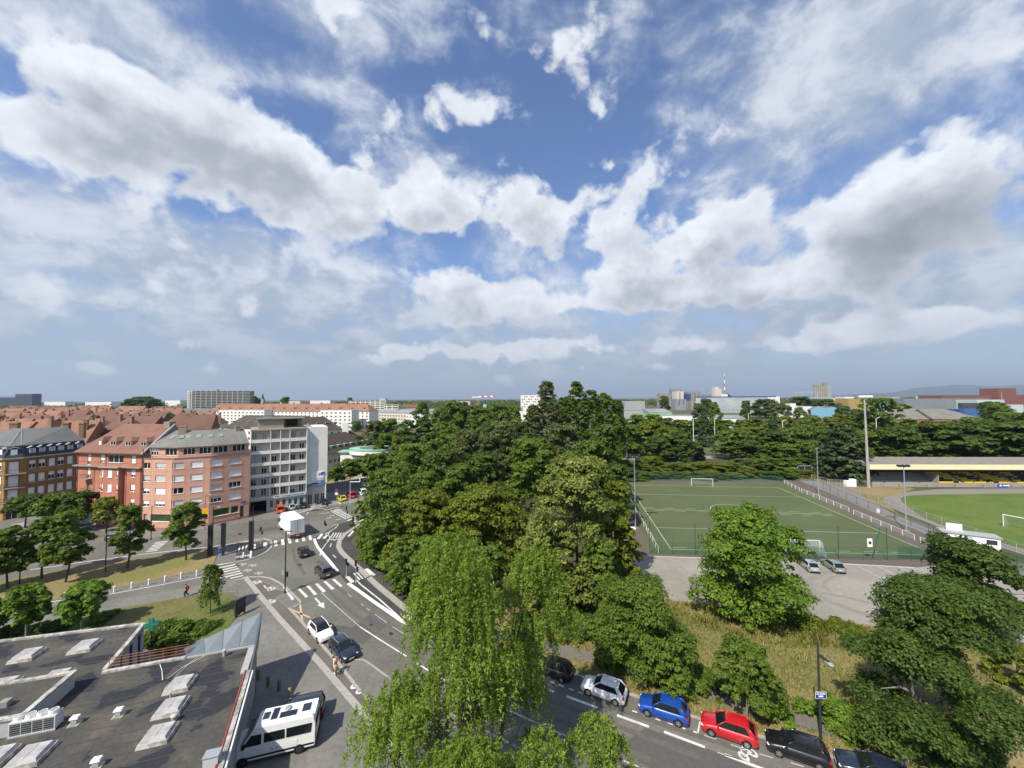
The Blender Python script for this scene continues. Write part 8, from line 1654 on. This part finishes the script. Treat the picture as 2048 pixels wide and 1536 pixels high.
# --- grass standing on the slope and verge
def grass(name, label, polypx, dens, h, kind, seed, z=.1, clump=None):
    g = np.random.default_rng(seed); poly = PX(polypx); xs = [p[0] for p in poly]; ys = [p[1] for p in poly]; n = int((max(xs) - min(xs)) * (max(ys) - min(ys)) * dens); P_ = np.stack([g.uniform(min(xs), max(xs), n), g.uniform(min(ys), max(ys), n)], 1)
    ins = np.zeros(n, bool); j = len(poly) - 1
    for i in range(len(poly)):
        xi, yi = poly[i]; xj, yj = poly[j]; cond = ((yi > P_[:, 1]) != (yj > P_[:, 1])) & (P_[:, 0] < (xj - xi) * (P_[:, 1] - yi) / (yj - yi + 1e-12) + xi); ins ^= cond; j = i
    P_ = P_[ins]; hh = h * (.5 + g.random(len(P_))) * (.6 + .6 * (np.sin(P_[:, 0] * .9) * np.sin(P_[:, 1] * 1.1) * .5 + .5)); c = np.concatenate([P_, (z + hh * .5)[:, None]], 1); nn = g.normal(size=c.shape); nn[:, 2] = np.abs(nn[:, 2]) * .5
    tone = np.clip(.5 + .5 * np.sin(P_[:, 0] * .45 + 1) * np.sin(P_[:, 1] * .6) + g.normal(size=len(P_)) * .2, 0, 1); o = link(name, leaf_mesh(name, c, nn, hh * .75, .16, tone, LM[kind], g, True)); o['kind'] = 'stuff'; o['label'] = label
grass('tall_grass', 'tall dry grass on the slope above the footpath', [(1240, 1180), (1350, 1206), (1480, 1220), (1600, 1240), (1740, 1256), (2048, 1300), (2200, 1400), (1900, 1515), (1674, 1452), (1571, 1425), (1445, 1386), (1245, 1325), (1060, 1275), (1000, 1240)], 85, .22, 'straw', 51)
grass('weeds', 'green weeds scattered over the dry slope', [(1350, 1210), (1480, 1222), (1600, 1242), (1740, 1258), (1730, 1300), (1560, 1300), (1420, 1262), (1330, 1240)], 22, .42, 'warm', 54)
grass('weeds', 'green weeds along the footpath edge', [(1245, 1322), (1445, 1384), (1571, 1422), (1700, 1458), (1690, 1430), (1560, 1395), (1430, 1355), (1260, 1300)], 22, .40, 'mid', 55)
grass('verge_grass', 'rough grass between the kerb and the footpath', [(1080, 1302), (1245, 1345), (1356, 1380), (1445, 1406), (1571, 1446), (1746, 1493), (1900, 1540), (1702, 1520), (1511, 1466), (1377, 1426), (1150, 1345)], 110, .20, 'straw', 52)
grass('lawn_grass', 'short grass on the lawn by the pharmacy', [(219, 1225), (405, 1191), (450, 1188), (474, 1202), (478, 1226), (440, 1272), (300, 1290), (0, 1300), (0, 1266)], 40, .10, 'mid', 53)
# ------------------------------------------------------------------ people
SKIN = mat('skin', (.50, .30, .21), .6, .05, 8); HAIRD = mat('hair_dark', (.03, .02, .015), .7, .2, 20)
def skin_body(name, joints, edges, m_, parent, root=0, sub=2):
    me = bpy.data.meshes.new(name); me.from_pydata([j[:3] for j in joints], edges, []); o = link(name, me, parent); me.materials.append(m_)
    bpy.context.view_layer.objects.active = o; sk = o.modifiers.new('skin', 'SKIN'); sk.use_smooth_shade = True
    if not me.skin_vertices: 
        bpy.context.view_layer.update()
    for v, j in zip(me.skin_vertices[0].data, joints): v.radius = (j[3], j[4] if len(j) > 4 else j[3])
    me.skin_vertices[0].data[root].use_root = True; ss = o.modifiers.new('sub', 'SUBSURF'); ss.levels = ss.render_levels = sub; return o
def figure(name, label, pos, rz, top, legs, pose='walk', hair=HAIRD, bag=None, short=False, z=.1):
    t = thing(name, label, 'person', (pos.x, pos.y, z), rz)
    if pose == 'walk': L = dict(hip=(0, 0, .95), lk=(.18, .10, .50), la=(.02, .10, .08), lf=(.20, .11, .04), rk=(.05, -.10, .50), ra=(-.32, -.10, .12), rf=(-.16, -.11, .05), ch=(.04, 0, 1.38), nk=(.05, 0, 1.52), hd=(.08, 0, 1.66), ls=(.03, .19, 1.42), le=(-.08, .24, 1.15), lh=(.08, .22, .93), rs=(.03, -.19, 1.42), re=(.06, -.25, 1.16), rh=(.26, -.20, 1.02))
    else: L = dict(hip=(-.12, 0, 1.02), lk=(.28, .10, .86), la=(.16, .10, .45), lf=(.32, .11, .40), rk=(.22, -.10, .66), ra=(-.02, -.10, .28), rf=(.14, -.11, .22), ch=(.10, 0, 1.42), nk=(.15, 0, 1.56), hd=(.20, 0, 1.69), ls=(.10, .19, 1.45), le=(.30, .26, 1.22), lh=(.52, .22, 1.12), rs=(.10, -.19, 1.45), re=(.30, -.26, 1.22), rh=(.52, -.22, 1.12))
    J = [L['hip'] + (.15, .12), L['ch'] + (.17, .12), L['nk'] + (.06, .06), L['hd'] + (.095, .085), (L['hd'][0] + .01, 0, L['hd'][2] + .10, .085, .08)]; E = [(0, 1), (1, 2), (2, 3), (3, 4)]
    def chain(st, pts):
        prev = st
        for p in pts: J.append(p); E.append((prev, len(J) - 1)); prev = len(J) - 1
        return prev
    for s, y in (('l', .09), ('r', -.09)):
        chain(0, [(L['hip'][0], y, L['hip'][2] - .06, .10, .10), L[s + 'k'] + (.068, .068), L[s + 'a'] + (.045, .045), L[s + 'f'] + (.045, .035)])
        h_ = chain(1, [L[s + 's'] + (.065, .065), L[s + 'e'] + (.045, .045), L[s + 'h'] + (.034, .034)])
        hx, hy, hz = L[s + 'h']
        for k in range(4): chain(h_, [(hx + .055, hy + (k - 1.5) * .018, hz - .02 - .004 * k, .009, .009), (hx + .085 - .006 * abs(k - 1), hy + (k - 1.5) * .019, hz - .055, .008, .008)])
        chain(h_, [(hx + .03, hy - (.035 if y > 0 else -.035), hz - .01, .010, .010)])
    skin_body('body', J, E, SKIN, t)
    # clothes follow the limbs, a little thicker
    c = .022; skin_body('shirt', [L['hip'] + (.15 + c, .13 + c), L['ch'] + (.175 + c, .125 + c), (L['nk'][0], 0, L['nk'][2] - .05, .085, .085)] + [L['ls'] + (.075 + c, .075 + c), tuple(np.array(L['ls']) * .35 + np.array(L['le']) * .65) + (.058 + c, .058 + c), L['rs'] + (.075 + c, .075 + c), tuple(np.array(L['rs']) * .35 + np.array(L['re']) * .65) + (.058 + c, .058 + c)], [(0, 1), (1, 2), (1, 3), (3, 4), (1, 5), (5, 6)], top, t)
    tr_ = [(L['hip'][0], 0, L['hip'][2] + .02, .155 + c, .13 + c)]; ed = []
    for s, y in (('l', .09), ('r', -.09)):
        i = len(tr_); tr_.append((L['hip'][0], y, L['hip'][2] - .08, .108 + c, .108 + c)); k_ = L[s + 'k']; a_ = L[s + 'a']; f = .75 if short else 1.0; tr_.append((L['hip'][0] + (k_[0] - L['hip'][0]) * f, y + (k_[1] - y) * f, L['hip'][2] - .08 + (k_[2] - L['hip'][2] + .08) * f, .075 + c, .075 + c)); ed += [(0, i), (i, i + 1)]
        if not short: tr_.append((a_[0], a_[1], a_[2] + .05, .055 + c, .055 + c)); ed.append((i + 1, i + 2))
    skin_body('trousers', tr_, ed, legs, t)
    hx, _, hz = L['hd']; MB().ball((hx - .015, 0, hz + .08), .105, .10, .11, 12, 8).build('hair', hair, t, smooth=True)
    for s in (-1, 1): MB().ball((hx + .085, s * .033, hz + .045), .012, .014, .010, 6, 4).build('eye', BLACK, t); MB().ball((hx, s * .092, hz + .03), .022, .012, .030, 6, 4).build('ear', SKIN, t)
    MB().ball((hx + .098, 0, hz + .02), .018, .013, .024, 6, 4).build('nose', SKIN, t); MB().box(hx + .082, hx + .094, -.025, .025, hz - .035, hz - .025).build('mouth', mat('lips', (.32, .12, .10), .6, .05, 8), t)
    for s in ('l', 'r'): f = L[s + 'f']; a_ = L[s + 'a']; MB().box(a_[0] - .07, f[0] + .08, f[1] - .045, f[1] + .045, f[2] - .04, f[2] + .05, 0, .012).build('shoe', bag[1] if bag else BLACK, t)
    if bag: MB().box(L['ch'][0] - .36, L['ch'][0] - .17, -.16, .16, 1.02, 1.46, 0, .03).build('backpack', bag[0], t)
    return t
q = P(372, 1195); figure('person', 'pedestrian in red top and dark trousers with a backpack walking on the path', q, math.atan2(-.25, -1), mat('cloth_red', (.42, .05, .03), .8, .1, 5), mat('cloth_navy', (.015, .016, .03), .8, .1, 5), bag=(mat('bag_red', (.25, .02, .02), .8, .1, 5), BLACK), z=.08)
q = P(706, 1047); figure('person', 'pedestrian in dark clothes waiting by the far crossing', q, 2.4, mat('cloth_brown', (.10, .06, .05), .8, .1, 5), mat('cloth_navy', (.015, .016, .03)), bag=(BLACK, BLACK), z=.03)
# cyclist
q = P(671, 1350); hc = head((700, 1385), (662, 1316)); hc = math.atan2((P(690, 1380) - P(660, 1335)).y, (P(690, 1380) - P(660, 1335)).x)
figure('person', 'cyclist in pale pink clothes riding down the cycle lane', q, hc, mat('cloth_pink', (.62, .40, .34), .8, .1, 5), mat('cloth_cream', (.60, .50, .42), .8, .1, 5), 'ride', mat('hair_fair', (.35, .22, .10), .7, .2, 20), (mat('bag_white', (.7, .68, .66), .8, .1, 5), WHITEP), True, z=.035)
bk_ = thing('bicycle', 'dark bicycle ridden by the cyclist in pale pink', 'bicycle', (q.x, q.y, .035), hc)
for x in (-.52, .55):
    w = MB()
    for k in range(20): a0, a1 = 2 * math.pi * k / 20, 2 * math.pi * (k + 1) / 20; w.tube((x + .34 * math.cos(a0), 0, .34 + .34 * math.sin(a0)), (x + .34 * math.cos(a1), 0, .34 + .34 * math.sin(a1)), .018, n=4)
    wo2 = w.build('wheel', TYREM, bk_); s_ = MB()
    for k in range(8): a0 = 2 * math.pi * k / 8; s_.tube((x, 0, .34), (x + .33 * math.cos(a0), 0, .34 + .33 * math.sin(a0)), .004, n=3)
    s_.build('spokes', GALV, wo2)
MB().path([(-.52, 0, .34), (-.05, 0, .30), (.40, 0, .80), (-.18, 0, .78), (-.05, 0, .30)], .02).path([(-.52, 0, .34), (-.18, 0, .78)], .014).path([(.40, 0, .95), (.55, 0, .34)], .018).build('frame', DARKM, bk_); MB().box(-.30, -.05, -.07, .07, .90, .95).build('saddle', BLACK, bk_); MB().tube((-.18, 0, .76), (-.19, 0, .91), .014, n=5).build('seat_post', GALV, bk_); MB().path([(.40, 0, .93), (.44, 0, 1.06), (.50, .26, 1.08)], .014).path([(.44, 0, 1.06), (.50, -.26, 1.08)], .014).build('handlebar', DARKM, bk_); MB().box(.10, .24, -.10, .10, .26, .28).build('pedal', BLACK, bk_)
# ------------------------------------------------------------------ air
hzm, t = _new('haze'); nd, ln = t.nodes, t.links; out = nd.new('ShaderNodeOutputMaterial'); pv_ = nd.new('ShaderNodeVolumePrincipled'); pv_.inputs['Color'].default_value = (.66, .78, .96, 1); pv_.inputs['Density'].default_value = 5.5e-5; pv_.inputs['Anisotropy'].default_value = .2; ln.new(pv_.outputs[0], out.inputs['Volume'])
hb_ = MB().box(-42000, 42000, -2500, 46000, -1, 900).build('haze', hzm); hb_['kind'] = 'stuff'; hb_['label'] = 'thin blue summer haze over the whole town'
